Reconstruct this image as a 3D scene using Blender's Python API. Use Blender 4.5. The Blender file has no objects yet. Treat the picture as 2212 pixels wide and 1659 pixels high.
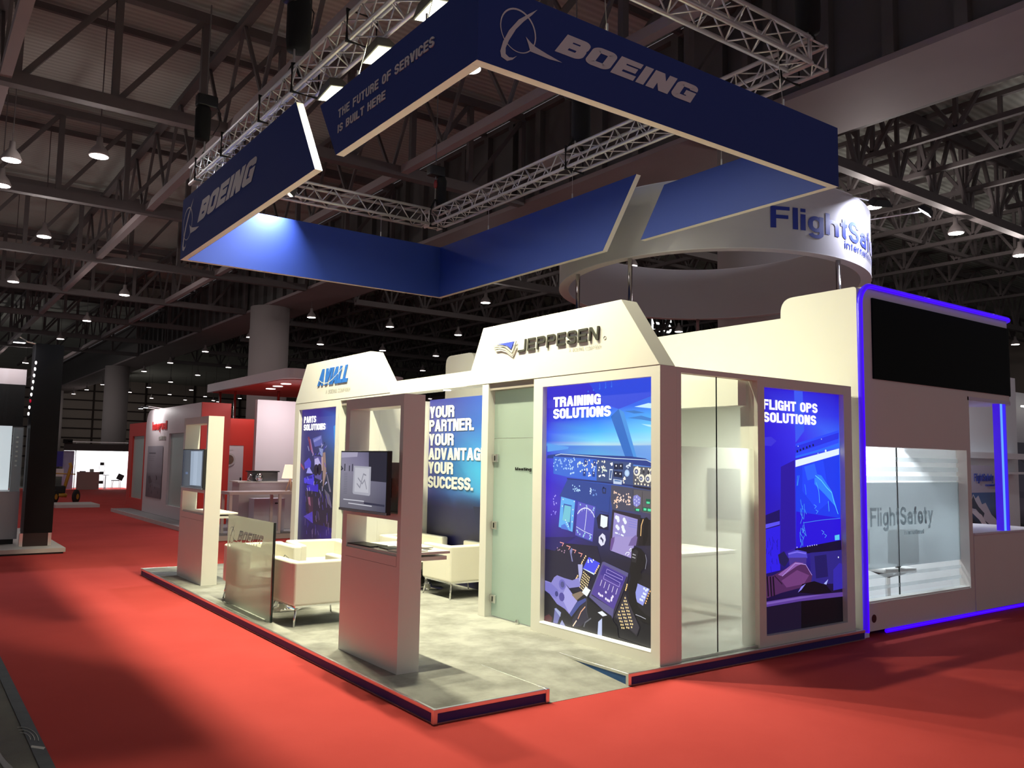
import bpy, bmesh, math, random
from mathutils import Vector, Matrix

C = bpy.context.scene.collection
SC = bpy.context.scene

# ---------------------------------------------------------------- camera
def make_camera():
    yaw, pitch, roll = math.radians(53.98), math.radians(5.226), math.radians(0.949)
    f = Vector((math.cos(pitch)*math.cos(yaw), math.cos(pitch)*math.sin(yaw), math.sin(pitch)))
    r = Vector((math.sin(yaw), -math.cos(yaw), 0))
    u = r.cross(f)
    r2 = r*math.cos(roll)+u*math.sin(roll)
    u2 = -r*math.sin(roll)+u*math.cos(roll)
    cd = bpy.data.cameras.new('camera')
    cd.sensor_fit = 'HORIZONTAL'; cd.sensor_width = 36.0
    cd.lens = 1813.5/2212*36.0
    cd.clip_start = 0.05; cd.clip_end = 400
    o = bpy.data.objects.new('camera', cd)
    m = Matrix((r2, u2, -f)).transposed().to_4x4()
    m.translation = Vector((-2.9955, -4.9334, 1.75))
    o.matrix_world = m
    C.objects.link(o); SC.camera = o
make_camera()

# ---------------------------------------------------------------- world, exposure
W = bpy.data.worlds.new('world'); SC.world = W; W.use_nodes = True
W.node_tree.nodes['Background'].inputs[0].default_value = (0.86, 0.80, 0.86, 1)
W.node_tree.nodes['Background'].inputs[1].default_value = 0.25
SC.view_settings.view_transform = 'Standard'
SC.view_settings.look = 'None'
SC.view_settings.gamma = 1.0
SC.view_settings.use_curve_mapping = False
SC.view_settings.exposure = 0.0
SC.cycles.max_bounces = 7
SC.cycles.diffuse_bounces = 4
SC.cycles.glossy_bounces = 3
SC.cycles.transmission_bounces = 6
SC.cycles.transparent_max_bounces = 12
SC.cycles.caustics_reflective = False
SC.cycles.caustics_refractive = False
SC.cycles.sample_clamp_indirect = 4.0
SC.cycles.use_adaptive_sampling = True
SC.cycles.adaptive_threshold = 0.02

# light strengths (watts); every one sits inside a lamp that is built below
FLOOD_W = 130.0
FLOOD_COL = (1.0, 0.95, 0.66)
SIGN_SPOT_W = 80.0
HALL_W = 80.0

def add_area(name, loc, direction, sx, sy, watts, col, parent=None, spread=180):
    l = bpy.data.lights.new(name, 'AREA'); l.shape = 'RECTANGLE'; l.size = sx; l.size_y = sy
    l.energy = watts; l.color = col; l.spread = math.radians(spread)
    o = bpy.data.objects.new(name, l)
    o.rotation_euler = Vector(direction).to_track_quat('-Z', 'Y').to_euler()
    C.objects.link(o)
    if parent is not None:
        o.parent = parent; o.location = Vector(loc)-OFF.get(parent.name, Vector((0, 0, 0)))
    else:
        o.location = loc
    return o
OFF = {}

# ---------------------------------------------------------------- materials
def lin(h):
    def c(v):
        v /= 255.0
        return v/12.92 if v <= 0.04045 else ((v+0.055)/1.055)**2.4
    return tuple(c(int(h[i:i+2], 16)) for i in (0, 2, 4))
MATS = {}
def mat(name, col, rough=0.5, metal=0.0, noise=0.0, nscale=8.0, bump=0.0, bscale=60.0, emit=None, es=1.0, coat=0.0, trans=0.0, ior=1.45, spec=None, alpha=None):
    if name in MATS: return MATS[name]
    m = bpy.data.materials.new(name); m.use_nodes = True
    nt = m.node_tree; b = nt.nodes['Principled BSDF']
    b.inputs['Base Color'].default_value = (*col, 1)
    b.inputs['Roughness'].default_value = rough
    b.inputs['Metallic'].default_value = metal
    if coat: b.inputs['Coat Weight'].default_value = coat
    if trans: b.inputs['Transmission Weight'].default_value = trans; b.inputs['IOR'].default_value = ior
    if spec is not None: b.inputs['Specular IOR Level'].default_value = spec
    if alpha is not None: b.inputs['Alpha'].default_value = alpha
    if emit is not None:
        b.inputs['Emission Color'].default_value = (*emit, 1); b.inputs['Emission Strength'].default_value = es
    tc = nt.nodes.new('ShaderNodeTexCoord')
    if noise:
        n = nt.nodes.new('ShaderNodeTexNoise'); n.inputs['Scale'].default_value = nscale; n.inputs['Detail'].default_value = 5
        nt.links.new(tc.outputs['Object'], n.inputs['Vector'])
        mx = nt.nodes.new('ShaderNodeMix'); mx.data_type = 'RGBA'
        mx.inputs['A'].default_value = (*[max(0, c*(1-noise)) for c in col], 1)
        mx.inputs['B'].default_value = (*[min(1, c*(1+noise)) for c in col], 1)
        nt.links.new(n.outputs['Fac'], mx.inputs['Factor']); nt.links.new(mx.outputs['Result'], b.inputs['Base Color'])
    if bump:
        n2 = nt.nodes.new('ShaderNodeTexNoise'); n2.inputs['Scale'].default_value = bscale; n2.inputs['Detail'].default_value = 3
        nt.links.new(tc.outputs['Object'], n2.inputs['Vector'])
        bp = nt.nodes.new('ShaderNodeBump'); bp.inputs['Strength'].default_value = bump; bp.inputs['Distance'].default_value = 0.01
        nt.links.new(n2.outputs['Fac'], bp.inputs['Height']); nt.links.new(bp.outputs['Normal'], b.inputs['Normal'])
    MATS[name] = m
    return m
def clear_glass(name, tint, mixfac, rough=0.0, film=None, film_fac=0.0):
    """thin pane: mostly see-through, a little mirror; film = frosting colour"""
    m = bpy.data.materials.new(name); m.use_nodes = True
    nt = m.node_tree; nt.nodes.remove(nt.nodes['Principled BSDF']); out = nt.nodes['Material Output']
    tr = nt.nodes.new('ShaderNodeBsdfTransparent'); tr.inputs[0].default_value = (*tint, 1)
    gl = nt.nodes.new('ShaderNodeBsdfGlossy'); gl.inputs['Roughness'].default_value = rough; gl.inputs[0].default_value = (1, 1, 1, 1)
    mx = nt.nodes.new('ShaderNodeMixShader'); mx.inputs[0].default_value = mixfac
    nt.links.new(tr.outputs[0], mx.inputs[1]); nt.links.new(gl.outputs[0], mx.inputs[2])
    last = mx
    if film is not None:
        df = nt.nodes.new('ShaderNodeBsdfDiffuse'); df.inputs[0].default_value = (*film, 1)
        tl = nt.nodes.new('ShaderNodeBsdfTranslucent'); tl.inputs[0].default_value = (*film, 1)
        a = nt.nodes.new('ShaderNodeMixShader'); a.inputs[0].default_value = 0.5
        nt.links.new(df.outputs[0], a.inputs[1]); nt.links.new(tl.outputs[0], a.inputs[2])
        b = nt.nodes.new('ShaderNodeMixShader'); b.inputs[0].default_value = film_fac
        nt.links.new(mx.outputs[0], b.inputs[1]); nt.links.new(a.outputs[0], b.inputs[2]); last = b
    nt.links.new(last.outputs[0], out.inputs[0])
    MATS[name] = m
    return m
def vcol_mat(name, strength, gloss=0.4):
    """backlit print: its colours sit in the mesh and glow"""
    m = bpy.data.materials.new(name); m.use_nodes = True
    nt = m.node_tree; b = nt.nodes['Principled BSDF']
    at = nt.nodes.new('ShaderNodeVertexColor'); at.layer_name = 'Col'
    b.inputs['Base Color'].default_value = (0.02, 0.02, 0.03, 1); b.inputs['Roughness'].default_value = gloss; b.inputs['Specular IOR Level'].default_value = 0.3
    nt.links.new(at.outputs['Color'], b.inputs['Emission Color']); b.inputs['Emission Strength'].default_value = strength
    MATS[name] = m
    return m
def print_mat(name, rough=0.35):
    m = bpy.data.materials.new(name); m.use_nodes = True
    nt = m.node_tree; b = nt.nodes['Principled BSDF']
    at = nt.nodes.new('ShaderNodeVertexColor'); at.layer_name = 'Col'
    nt.links.new(at.outputs['Color'], b.inputs['Base Color']); b.inputs['Roughness'].default_value = rough
    MATS[name] = m
    return m

M_white = mat('white_laminate', (0.80, 0.78, 0.72), rough=0.34, noise=0.015, nscale=2.5)
M_wall = mat('white_paint', (0.80, 0.79, 0.73), rough=0.55, noise=0.02, nscale=2)
M_fswall = mat('off_white_paint', (0.74, 0.70, 0.66), rough=0.5, noise=0.02, nscale=2)
M_leather = mat('white_leather', (0.84, 0.81, 0.70), rough=0.42, bump=0.04, bscale=60)
M_chrome = mat('chrome', (0.75, 0.75, 0.76), rough=0.12, metal=1.0, noise=0.02)
M_alu = mat('brushed_aluminium', (0.78, 0.78, 0.76), rough=0.28, metal=1.0, noise=0.04, nscale=30)
M_trussalu = mat('truss_aluminium', (0.66, 0.64, 0.63), rough=0.42, metal=0.55, noise=0.05, nscale=20)
M_black = mat('black_plastic', (0.012, 0.012, 0.013), rough=0.45, noise=0.05)
M_cloth = mat('black_cloth', (0.006, 0.006, 0.006), rough=0.95, bump=0.2, bscale=40)
M_navy = mat('navy_fascia', (0.022, 0.014, 0.16), rough=0.5, noise=0.08, nscale=6)
M_signblue = mat('sign_blue_fabric', (0.0135, 0.040, 0.235), rough=0.7, noise=0.03, nscale=4, bump=0.04, bscale=200)
M_signin = mat('sign_blue_lining', (0.010, 0.034, 0.23), rough=0.65, noise=0.03, nscale=4)
M_signedge = mat('sign_white_edge', (0.80, 0.74, 0.66), rough=0.5, noise=0.02)
M_silver = mat('silver_lettering', (0.72, 0.70, 0.72), rough=0.45, metal=0.1, noise=0.02)
M_white_letter = mat('white_lettering', (0.82, 0.83, 0.80), rough=0.5, noise=0.01)
M_dark_letter = mat('dark_lettering', (0.055, 0.055, 0.045), rough=0.4, noise=0.05)
M_grey_letter = mat('grey_lettering', (0.42, 0.42, 0.38), rough=0.5, noise=0.02)
M_avblue = mat('blue_lettering', (0.035, 0.19, 0.66), rough=0.4, noise=0.02)
M_jepblue = mat('logo_blue', (0.07, 0.11, 0.62), rough=0.4, noise=0.02)
M_jepgrey = mat('logo_grey', (0.62, 0.61, 0.55), rough=0.45, noise=0.02)
M_fsblue = mat('ring_blue_lettering', (0.012, 0.035, 0.36), rough=0.45, noise=0.02)
M_ring = mat('ring_fabric', (0.66, 0.65, 0.68), rough=0.7, noise=0.03, nscale=1.5)
M_roofsteel = mat('roof_steel_paint', (0.13, 0.112, 0.11), rough=0.7, noise=0.15, nscale=3)
M_column = mat('column_paint', (0.50, 0.45, 0.44), rough=0.7, noise=0.04, nscale=1.5)
M_girder = mat('girder_paint', (0.115, 0.11, 0.105), rough=0.7, noise=0.1, nscale=1)
M_flange = mat('flange_paint', (0.34, 0.28, 0.28), rough=0.7, noise=0.12, nscale=0.8)
M_red = mat('red_panel', (0.60, 0.035, 0.022), rough=0.45, noise=0.03, nscale=2)
M_pinkwhite = mat('stand_white_paint', (0.62, 0.55, 0.57), rough=0.5, noise=0.02, nscale=2)
M_darkpillar = mat('dark_pillar_gloss', (0.006, 0.006, 0.007), rough=0.35, noise=0.1, spec=0.15)
M_wood = mat('table_lamp_wood', (0.6, 0.36, 0.27), rough=0.5, noise=0.1, nscale=12)
M_paper = mat('paper', (0.82, 0.80, 0.70), rough=0.7, noise=0.03)
M_yellow = mat('yellow_paint', (0.50, 0.27, 0.03), rough=0.5, noise=0.15, nscale=10)
M_rubber = mat('black_rubber', (0.012, 0.012, 0.012), rough=0.8, noise=0.1)
M_concrete_step = mat('platform_edge_paint', (0.55, 0.52, 0.50), rough=0.6, noise=0.08, nscale=4)
M_counter = mat('brown_counter', (0.23, 0.13, 0.11), rough=0.6, noise=0.05)
M_emit_flood = mat('lit_flood_lens', (1, 1, 0.8), emit=(1.0, 0.98, 0.62), es=9.0)
M_emit_hall = mat('lit_hall_lens', (1, 1, 1), emit=(1.0, 0.88, 0.84), es=14.0)
M_emit_white = mat('lit_white_lens', (1, 1, 1), emit=(0.95, 0.97, 1.0), es=8.0)
M_emit_disc = mat('lit_disc_lens', (1, 1, 1), emit=(1.0, 0.99, 0.90), es=2.6)
M_neon = mat('blue_neon', (0.02, 0.0, 0.5), emit=(0.045, 0.0, 1.0), es=1.25, rough=0.3)
M_neon2 = mat('light_blue_neon', (0.1, 0.2, 0.8), emit=(0.10, 0.30, 1.0), es=1.3, rough=0.3)
M_neonhousing = mat('violet_neon_housing', (0.05, 0.03, 0.6), emit=(0.06, 0.005, 0.9), es=0.6, rough=0.3)
M_letter_lit = mat('lit_white_lettering', (1, 1, 1), emit=(1.0, 1.0, 1.0), es=1.05)
M_sign_lit = mat('lit_sign_tube', (1, 1, 1), emit=(1.0, 1.0, 1.0), es=2.0)
M_lampshade = mat('lit_lampshade', (0.9, 0.8, 0.6), emit=(1.0, 0.84, 0.62), es=0.95, rough=0.8)
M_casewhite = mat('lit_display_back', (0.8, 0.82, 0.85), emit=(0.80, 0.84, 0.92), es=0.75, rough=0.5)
M_screen_off = mat('black_led_screen', (0.003, 0.005, 0.004), rough=0.6, noise=0.1, nscale=100, spec=0.08)
M_glass_clear = clear_glass('clear_glass', (0.93, 0.97, 0.95), 0.07)
M_glass_edge = mat('glass_edge_dark', (0.02, 0.03, 0.03), rough=0.15)
M_frost_door = clear_glass('frosted_green_glass', (0.80, 0.90, 0.86), 0.06, 0.05, (0.62, 0.72, 0.66), 0.80)
M_frost_film = clear_glass('frosted_film_glass', (0.90, 0.95, 0.93), 0.06, 0.02, (0.82, 0.87, 0.81), 0.55)
M_frost_panel = clear_glass('frosted_panel_glass', (0.85, 0.88, 0.84), 0.10, 0.25, (0.64, 0.66, 0.58), 0.84)
M_frost_blue = clear_glass('frosted_pale_glass', (0.86, 0.93, 0.95), 0.05, 0.05, (0.60, 0.67, 0.68), 0.60)
M_frost_strip = clear_glass('frosted_strip_glass', (0.9, 0.95, 0.96), 0.05, 0.05, (0.72, 0.78, 0.80), 0.45)
M_lightbox = vcol_mat('backlit_print', 1.0)
M_print = print_mat('printed_graphic')

def carpet_mat(name, a, b, c, s1, s2):
    m = bpy.data.materials.new(name); m.use_nodes = True
    nt = m.node_tree; p = nt.nodes['Principled BSDF']; p.inputs['Roughness'].default_value = 0.95
    p.inputs['Specular IOR Level'].default_value = 0.1
    tc = nt.nodes.new('ShaderNodeTexCoord')
    n = nt.nodes.new('ShaderNodeTexNoise'); n.inputs['Scale'].default_value = s1; n.inputs['Detail'].default_value = 6; n.inputs['Roughness'].default_value = 0.6
    nt.links.new(tc.outputs['Object'], n.inputs['Vector'])
    r = nt.nodes.new('ShaderNodeValToRGB'); r.color_ramp.elements[0].position = 0.36; r.color_ramp.elements[0].color = (*a, 1)
    r.color_ramp.elements[1].position = 0.62; r.color_ramp.elements[1].color = (*b, 1)
    nt.links.new(n.outputs['Fac'], r.inputs[0])
    f = nt.nodes.new('ShaderNodeTexNoise'); f.inputs['Scale'].default_value = s2; f.inputs['Detail'].default_value = 2
    nt.links.new(tc.outputs['Object'], f.inputs['Vector'])
    mx = nt.nodes.new('ShaderNodeMix'); mx.data_type = 'RGBA'; mx.blend_type = 'MULTIPLY'; mx.inputs['Factor'].default_value = c
    nt.links.new(r.outputs[0], mx.inputs['A']); nt.links.new(f.outputs['Color'], mx.inputs['B'])
    nt.links.new(mx.outputs['Result'], p.inputs['Base Color'])
    bp = nt.nodes.new('ShaderNodeBump'); bp.inputs['Strength'].default_value = 0.25; bp.inputs['Distance'].default_value = 0.004
    nt.links.new(f.outputs['Fac'], bp.inputs['Height']); nt.links.new(bp.outputs['Normal'], p.inputs['Normal'])
    return m
M_carpet = carpet_mat('red_carpet', (0.50, 0.060, 0.054), (0.55, 0.070, 0.063), 0.15, 0.7, 260)
M_greycarpet = carpet_mat('grey_carpet', (0.27, 0.27, 0.245), (0.44, 0.44, 0.405), 0.2, 2.6, 220)
M_greyfloor = carpet_mat('worn_grey_floor', (0.17, 0.165, 0.15), (0.22, 0.215, 0.19), 0.2, 1.6, 90)

def deck_mat():
    m = bpy.data.materials.new('corrugated_roof_deck'); m.use_nodes = True
    nt = m.node_tree; p = nt.nodes['Principled BSDF']; p.inputs['Roughness'].default_value = 0.75
    tc = nt.nodes.new('ShaderNodeTexCoord')
    n = nt.nodes.new('ShaderNodeTexNoise'); n.inputs['Scale'].default_value = 0.35; n.inputs['Detail'].default_value = 6
    nt.links.new(tc.outputs['Object'], n.inputs['Vector'])
    r = nt.nodes.new('ShaderNodeValToRGB'); r.color_ramp.elements[0].color = (0.50, 0.52, 0.47, 1); r.color_ramp.elements[1].color = (0.72, 0.76, 0.68, 1)
    nt.links.new(n.outputs['Fac'], r.inputs[0])
    w = nt.nodes.new('ShaderNodeTexWave'); w.wave_type = 'BANDS'; w.bands_direction = 'Y'; w.inputs['Scale'].default_value = 1.6; w.inputs['Distortion'].default_value = 0.2
    nt.links.new(tc.outputs['Object'], w.inputs['Vector'])
    mx = nt.nodes.new('ShaderNodeMix'); mx.data_type = 'RGBA'; mx.blend_type = 'MULTIPLY'; mx.inputs['Factor'].default_value = 0.22
    nt.links.new(r.outputs[0], mx.inputs['A']); nt.links.new(w.outputs['Color'], mx.inputs['B']); nt.links.new(mx.outputs['Result'], p.inputs['Base Color'])
    bp = nt.nodes.new('ShaderNodeBump'); bp.inputs['Strength'].default_value = 0.35; bp.inputs['Distance'].default_value = 0.05
    nt.links.new(w.outputs['Fac'], bp.inputs['Height']); nt.links.new(bp.outputs['Normal'], p.inputs['Normal'])
    return m
M_deck = deck_mat()

# ---------------------------------------------------------------- mesh helpers
class MB:
    def __init__(s): s.V = []; s.F = []; s.K = None
    def add(s, vs, fs):
        b = len(s.V); s.V += [tuple(v) for v in vs]; s.F += [tuple(b+i for i in f) for f in fs]; return s
    def box(s, x0, x1, y0, y1, z0, z1):
        return s.add([(x, y, z) for z in (z0, z1) for y in (y0, y1) for x in (x0, x1)],
                     [(0, 2, 3, 1), (4, 5, 7, 6), (0, 1, 5, 4), (2, 6, 7, 3), (0, 4, 6, 2), (1, 3, 7, 5)])
    def prism(s, poly, axis, lo, hi):
        """poly 2-D: axis x -> (y,z), y -> (x,z), z -> (x,y)"""
        def p(a, b, t): return {'x': (t, a, b), 'y': (a, t, b), 'z': (a, b, t)}[axis]
        n = len(poly); vs = [p(a, b, lo) for a, b in poly]+[p(a, b, hi) for a, b in poly]
        return s.add(vs, [tuple(range(n)), tuple(range(2*n-1, n-1, -1))]+[(i, (i+1) % n, n+(i+1) % n, n+i) for i in range(n)])
    def bar(s, a, b, w, h=None, up=(0, 0, 1)):
        h = w if h is None else h
        a, b = Vector(a), Vector(b); d = (b-a).normalized(); u = Vector(up)
        if abs(d.dot(u)) > 0.97: u = Vector((0, 1, 0))
        r = d.cross(u).normalized()*(w/2); q = r.cross(d).normalized()*(h/2)
        vs = [t+sx*r+sq*q for t in (a, b) for sx, sq in ((-1, -1), (1, -1), (1, 1), (-1, 1))]
        return s.add(vs, [(0, 3, 2, 1), (4, 5, 6, 7), (0, 1, 5, 4), (1, 2, 6, 5), (2, 3, 7, 6), (3, 0, 4, 7)])
    def tube(s, pts, r, n=8, closed=False):
        P = [Vector(p) for p in pts]; rings = []; prev = None; m = len(P)
        for i, p in enumerate(P):
            if closed: d = (P[(i+1) % m]-P[i-1]).normalized()
            else: d = (P[min(i+1, m-1)]-P[max(i-1, 0)]).normalized()
            u = prev if prev is not None else (Vector((0, 0, 1)) if abs(d.z) < 0.9 else Vector((1, 0, 0)))
            a = (u-d*u.dot(d)).normalized(); prev = a; c = d.cross(a)
            rr = r[i] if isinstance(r, (list, tuple)) else r
            rings.append([p+rr*(math.cos(2*math.pi*k/n)*a+math.sin(2*math.pi*k/n)*c) for k in range(n)])
        vs = [v for g in rings for v in g]; fs = []
        for i in range(m if closed else m-1):
            j = (i+1) % m
            for k in range(n): fs.append((i*n+k, i*n+(k+1) % n, j*n+(k+1) % n, j*n+k))
        if not closed: fs += [tuple(range(n-1, -1, -1)), tuple((m-1)*n+k for k in range(n))]
        return s.add(vs, fs)
    def lathe(s, prof, cx, cy, n=24, z0=0.0):
        vs = []; fs = []
        for r, z in prof:
            for k in range(n):
                a = 2*math.pi*k/n; vs.append((cx+r*math.cos(a), cy+r*math.sin(a), z0+z))
        for i in range(len(prof)-1):
            for k in range(n): fs.append((i*n+k, i*n+(k+1) % n, (i+1)*n+(k+1) % n, (i+1)*n+k))
        fs += [tuple(range(n-1, -1, -1)), tuple((len(prof)-1)*n+k for k in range(n))]
        return s.add(vs, fs)
    def build(s, name, m, parent=None, smooth=False, bevel=0.0, seg=2, subsurf=0):
        off = OFF.get(parent.name, Vector((0, 0, 0))) if parent is not None else Vector((0, 0, 0))
        me = bpy.data.meshes.new(name)
        me.from_pydata([(v[0]-off.x, v[1]-off.y, v[2]-off.z) for v in s.V], [], s.F)
        if isinstance(m, str): m = MATS[m]
        me.materials.append(m)
        if s.K is not None:
            at = me.color_attributes.new('Col', 'FLOAT_COLOR', 'POINT')
            for i, c in enumerate(s.K): at.data[i].color = (*c, 1)
        me.validate()
        bm = bmesh.new(); bm.from_mesh(me)
        if s.K is None: bmesh.ops.recalc_face_normals(bm, faces=bm.faces)
        bm.to_mesh(me); bm.free()
        if smooth:
            for p in me.polygons: p.use_smooth = True
        o = bpy.data.objects.new(name, me); C.objects.link(o)
        if parent is not None:
            o.parent = parent; OFF[o.name] = off
        if bevel:
            b = o.modifiers.new('bevel', 'BEVEL'); b.width = bevel; b.segments = seg; b.limit_method = 'ANGLE'; b.angle_limit = math.radians(40)
            if seg > 1:
                for p in me.polygons: p.use_smooth = True
                wn = o.modifiers.new('wn', 'WEIGHTED_NORMAL'); wn.keep_sharp = True
        if subsurf:
            q = o.modifiers.new('ss', 'SUBSURF'); q.levels = subsurf; q.render_levels = subsurf
        return o
def tag(o, label=None, cat=None, group=None, kind=None):
    if label: o['label'] = label
    if cat: o['category'] = cat
    if group: o['group'] = group
    if kind: o['kind'] = kind
    return o
def thing(name, label, cat, loc=(0, 0, 0), group=None):
    o = bpy.data.objects.new(name, None); C.objects.link(o); o.location = loc; o.empty_display_size = 0.1
    OFF[o.name] = Vector(loc)
    return tag(o, label, cat, group)
def struct(o): o['kind'] = 'structure'; return o
def copy_tree(o, loc=None, rz=None, label=None, parent=None):
    c = o.copy(); C.objects.link(c)
    if parent is not None: c.parent = parent
    if loc is not None: c.location = loc
    if rz is not None: c.rotation_euler = (0, 0, rz)
    if label: c['label'] = label
    for ch in list(o.children):
        copy_tree(ch, parent=c)
    return c
def frame_uv(o, u, v):
    """maps flat (a, b, depth) to world through origin o, unit vectors u, v; depth goes along u x v"""
    o, u, v = Vector(o), Vector(u), Vector(v); n = u.cross(v)
    return lambda a, b, d=0.0: tuple(o+u*a+v*b+n*d)

# ---------------------------------------------------------------- stroke lettering
def arc(cx, cy, rx, ry, a0, a1, n=7):
    return [(cx+rx*math.cos(math.radians(a0+(a1-a0)*i/n)), cy+ry*math.sin(math.radians(a0+(a1-a0)*i/n))) for i in range(n+1)]
def glyph(ch, w, t, rnd=1.0):
    """returns (width, strokes, polygons) in a cell of cap height 1; strokes are centre lines of thickness t"""
    h = t/2; x0, x1, y0, y1 = h, w-h, h, 1-h; m = 0.52; rx = max(0.02, (x1-x0)/2*rnd); ry = min(rx*1.05, (y1-y0)/2)
    S = []; G = []
    def rr(xa, ya, xb, yb, r=None):
        r = min(rx if r is None else r, (xb-xa)/2, (yb-ya)/2)
        return arc(xb-r, yb-r, r, r, 0, 90)+arc(xa+r, yb-r, r, r, 90, 180)+arc(xa+r, ya+r, r, r, 180, 270)+arc(xb-r, ya+r, r, r, 270, 360)
    if ch == ' ': return w*0.55, S, G
    if ch == '.': return t*1.25, S, [[(0, 0), (t*1.05, 0), (t*1.05, t*1.05), (0, t*1.05)]]
    if ch in 'IL1':
        S.append([(h, 0), (h, 1)])
        if ch == 'L': S.append([(h, h), (w*0.93, h)]); return w*0.93, S, G
        return t, S, G
    if ch in 'EF':
        S += [[(h, 0), (h, 1)], [(h, y1), (w*0.95, y1)], [(h, m), (w*0.88, m)]]
        if ch == 'E': S.append([(h, h), (w*0.97, h)])
        return w*0.97, S, G
    if ch == 'H': S += [[(h, 0), (h, 1)], [(x1, 0), (x1, 1)], [(h, m), (x1, m)]]; return w, S, G
    if ch == 'T': S += [[(w/2, 0), (w/2, 1)], [(0, y1), (w, y1)]]; return w, S, G
    if ch in 'OQ0': S.append(rr(x0, y0, x1, y1)+['c']); return w, S, G
    if ch == 'D': S += [[(h, 0), (h, 1)], [(h, y1)]+[(x1-rx*0.9, y1)]+arc(x1-rx*0.9, y1-rx*0.9, rx*0.9, rx*0.9, 90, 0)+arc(x1-rx*0.9, y0+rx*0.9, rx*0.9, rx*0.9, 0, -90)+[(h, y0)]]; return w, S, G
    if ch == 'C': S.append([(x1, 0.66)]+arc(x1-rx, y1-ry, rx, ry, 0, 90)+arc(x0+rx, y1-ry, rx, ry, 90, 180)+arc(x0+rx, y0+ry, rx, ry, 180, 270)+arc(x1-rx, y0+ry, rx, ry, 270, 360)+[(x1, 0.34)]); return w, S, G
    if ch == 'G': S += [[(x1, 0.68)]+arc(x1-rx, y1-ry, rx, ry, 0, 90)+arc(x0+rx, y1-ry, rx, ry, 90, 180)+arc(x0+rx, y0+ry, rx, ry, 180, 270)+arc(x1-rx, y0+ry, rx, ry, 270, 350), [(x1, 0), (x1, 0.46)], [(w*0.52, 0.46), (w, 0.46)]]; return w, S, G
    if ch == 'U': S.append([(x0, 1), (x0, y0+ry)]+arc(x0+rx, y0+ry, rx, ry, 180, 270)+arc(x1-rx, y0+ry, rx, ry, 270, 360)+[(x1, 1)]); return w, S, G
    if ch == 'J': S.append([(x1, 1), (x1, y0+ry)]+arc(x1-rx, y0+ry, rx, ry, 0, -90)+[(0, y0)]); return w, S, G
    if ch == 'S':
        m = 0.5; r = min(rx, (y1-y0)/4*0.999); xm = x1-r
        S.append([(x1, 0.70)]+arc(x1-r, y1-r, r, r, 0, 90)+arc(x0+r, y1-r, r, r, 90, 180)+arc(x0+r, (m+r), r, r, 180, 270)+arc(x1-r, m-r, r, r, 90, 0)+arc(x1-r, y0+r, r, r, 0, -90)+arc(x0+r, y0+r, r, r, 270, 180)+[(x0, 0.30)])
        return w, S, G
    if ch in 'PRB':
        r = (y1-m)/2; r = min(r, rx)
        S.append([(h, 0), (h, 1)])
        S.append([(h, y1), (x1-r, y1)]+arc(x1-r, y1-r, r, r, 90, 0)+arc(x1-r, m-0.0+r, r, r, 0, -90)+[(h, m)])
        if ch == 'R': S.append([(x1-r*0.9, m), (x1-r*0.5, m-0.02)]+arc(x1-r*0.7, m-r*0.8, r*0.7, r*0.7, 60, 0, 4)+[(x1, 0)])
        if ch == 'B':
            q = min((m-y0)/2, rx); S.append([(h, m), (x1-q, m)]+arc(x1-q, m-q, q, q, 90, 0)+arc(x1-q, y0+q, q, q, 0, -90)+[(h, y0)])
        return w, S, G
    tt = t*1.08
    if ch in 'AV':
        W_ = w*1.12; a = [[(0, 0), (tt, 0), (W_/2+tt*0.52, 1), (W_/2-tt*0.52, 1)], [(W_-tt, 0), (W_, 0), (W_/2+tt*0.52, 1), (W_/2-tt*0.52, 1)]]
        if ch == 'A': a.append([(W_*0.2, 0.2), (W_*0.8, 0.2), (W_*0.74, 0.2+t*0.75), (W_*0.26, 0.2+t*0.75)])
        else: a = [[(x, 1-y) for x, y in p] for p in a]
        return W_, S, a
    if ch == 'Y':
        G += [[(0, 1), (tt*1.05, 1), (w/2+tt*0.5, 0.42), (w/2-tt*0.5, 0.36)], [(w, 1), (w-tt*1.05, 1), (w/2-tt*0.5, 0.42), (w/2+tt*0.5, 0.36)]]
        S.append([(w/2, 0), (w/2, 0.46)]); return w, S, G
    if ch == 'N':
        S += [[(h, 0), (h, 1)], [(x1, 0), (x1, 1)]]; G.append([(0, 1), (tt*1.1, 1), (w, 0), (w-tt*1.1, 0)]); return w, S, G
    if ch == 'M':
        W_ = w*1.3; S += [[(h, 0), (h, 1)], [(W_-h, 0), (W_-h, 1)]]; G += [[(0, 1), (t*1.1, 1), (W_/2+t*0.45, 0), (W_/2-t*0.45, 0)], [(W_, 1), (W_-t*1.1, 1), (W_/2-t*0.45, 0), (W_/2+t*0.45, 0)]]; return W_, S, G
    if ch == 'Z': S += [[(0, y1), (w, y1)], [(0, y0), (w, y0)]]; G.append([(0, 0), (tt*1.2, 0), (w, 1), (w-tt*1.2, 1)]); return w, S, G
    if ch == '2': S.append(arc(x0+rx, y1-rx, rx, rx, 170, 0)+[(x1, 0.6), (x0+0.03, y0)]+[(w, y0)]); return w, S, G
    # lower case (x height 0.74)
    X = 0.74; wl = w*0.92; a0, a1 = h, wl-h; rl = (a1-a0)/2; yx = X-h; rv = min(rl*1.15, (yx-h)/2)
    bowl = arc(a1-rl, yx-rv, rl, rv, 0, 90)+arc(a0+rl, yx-rv, rl, rv, 90, 180)+arc(a0+rl, h+rv, rl, rv, 180, 270)+arc(a1-rl, h+rv, rl, rv, 270, 360)
    if ch == 'l': S.append([(h, 0), (h, 1)]); return t, S, G
    if ch == 'i': S += [[(h, 0), (h, X)], [(h, 0.84), (h, 1)]]; return t, S, G
    if ch == 'o': S.append(bowl+['c']); return wl, S, G
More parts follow.
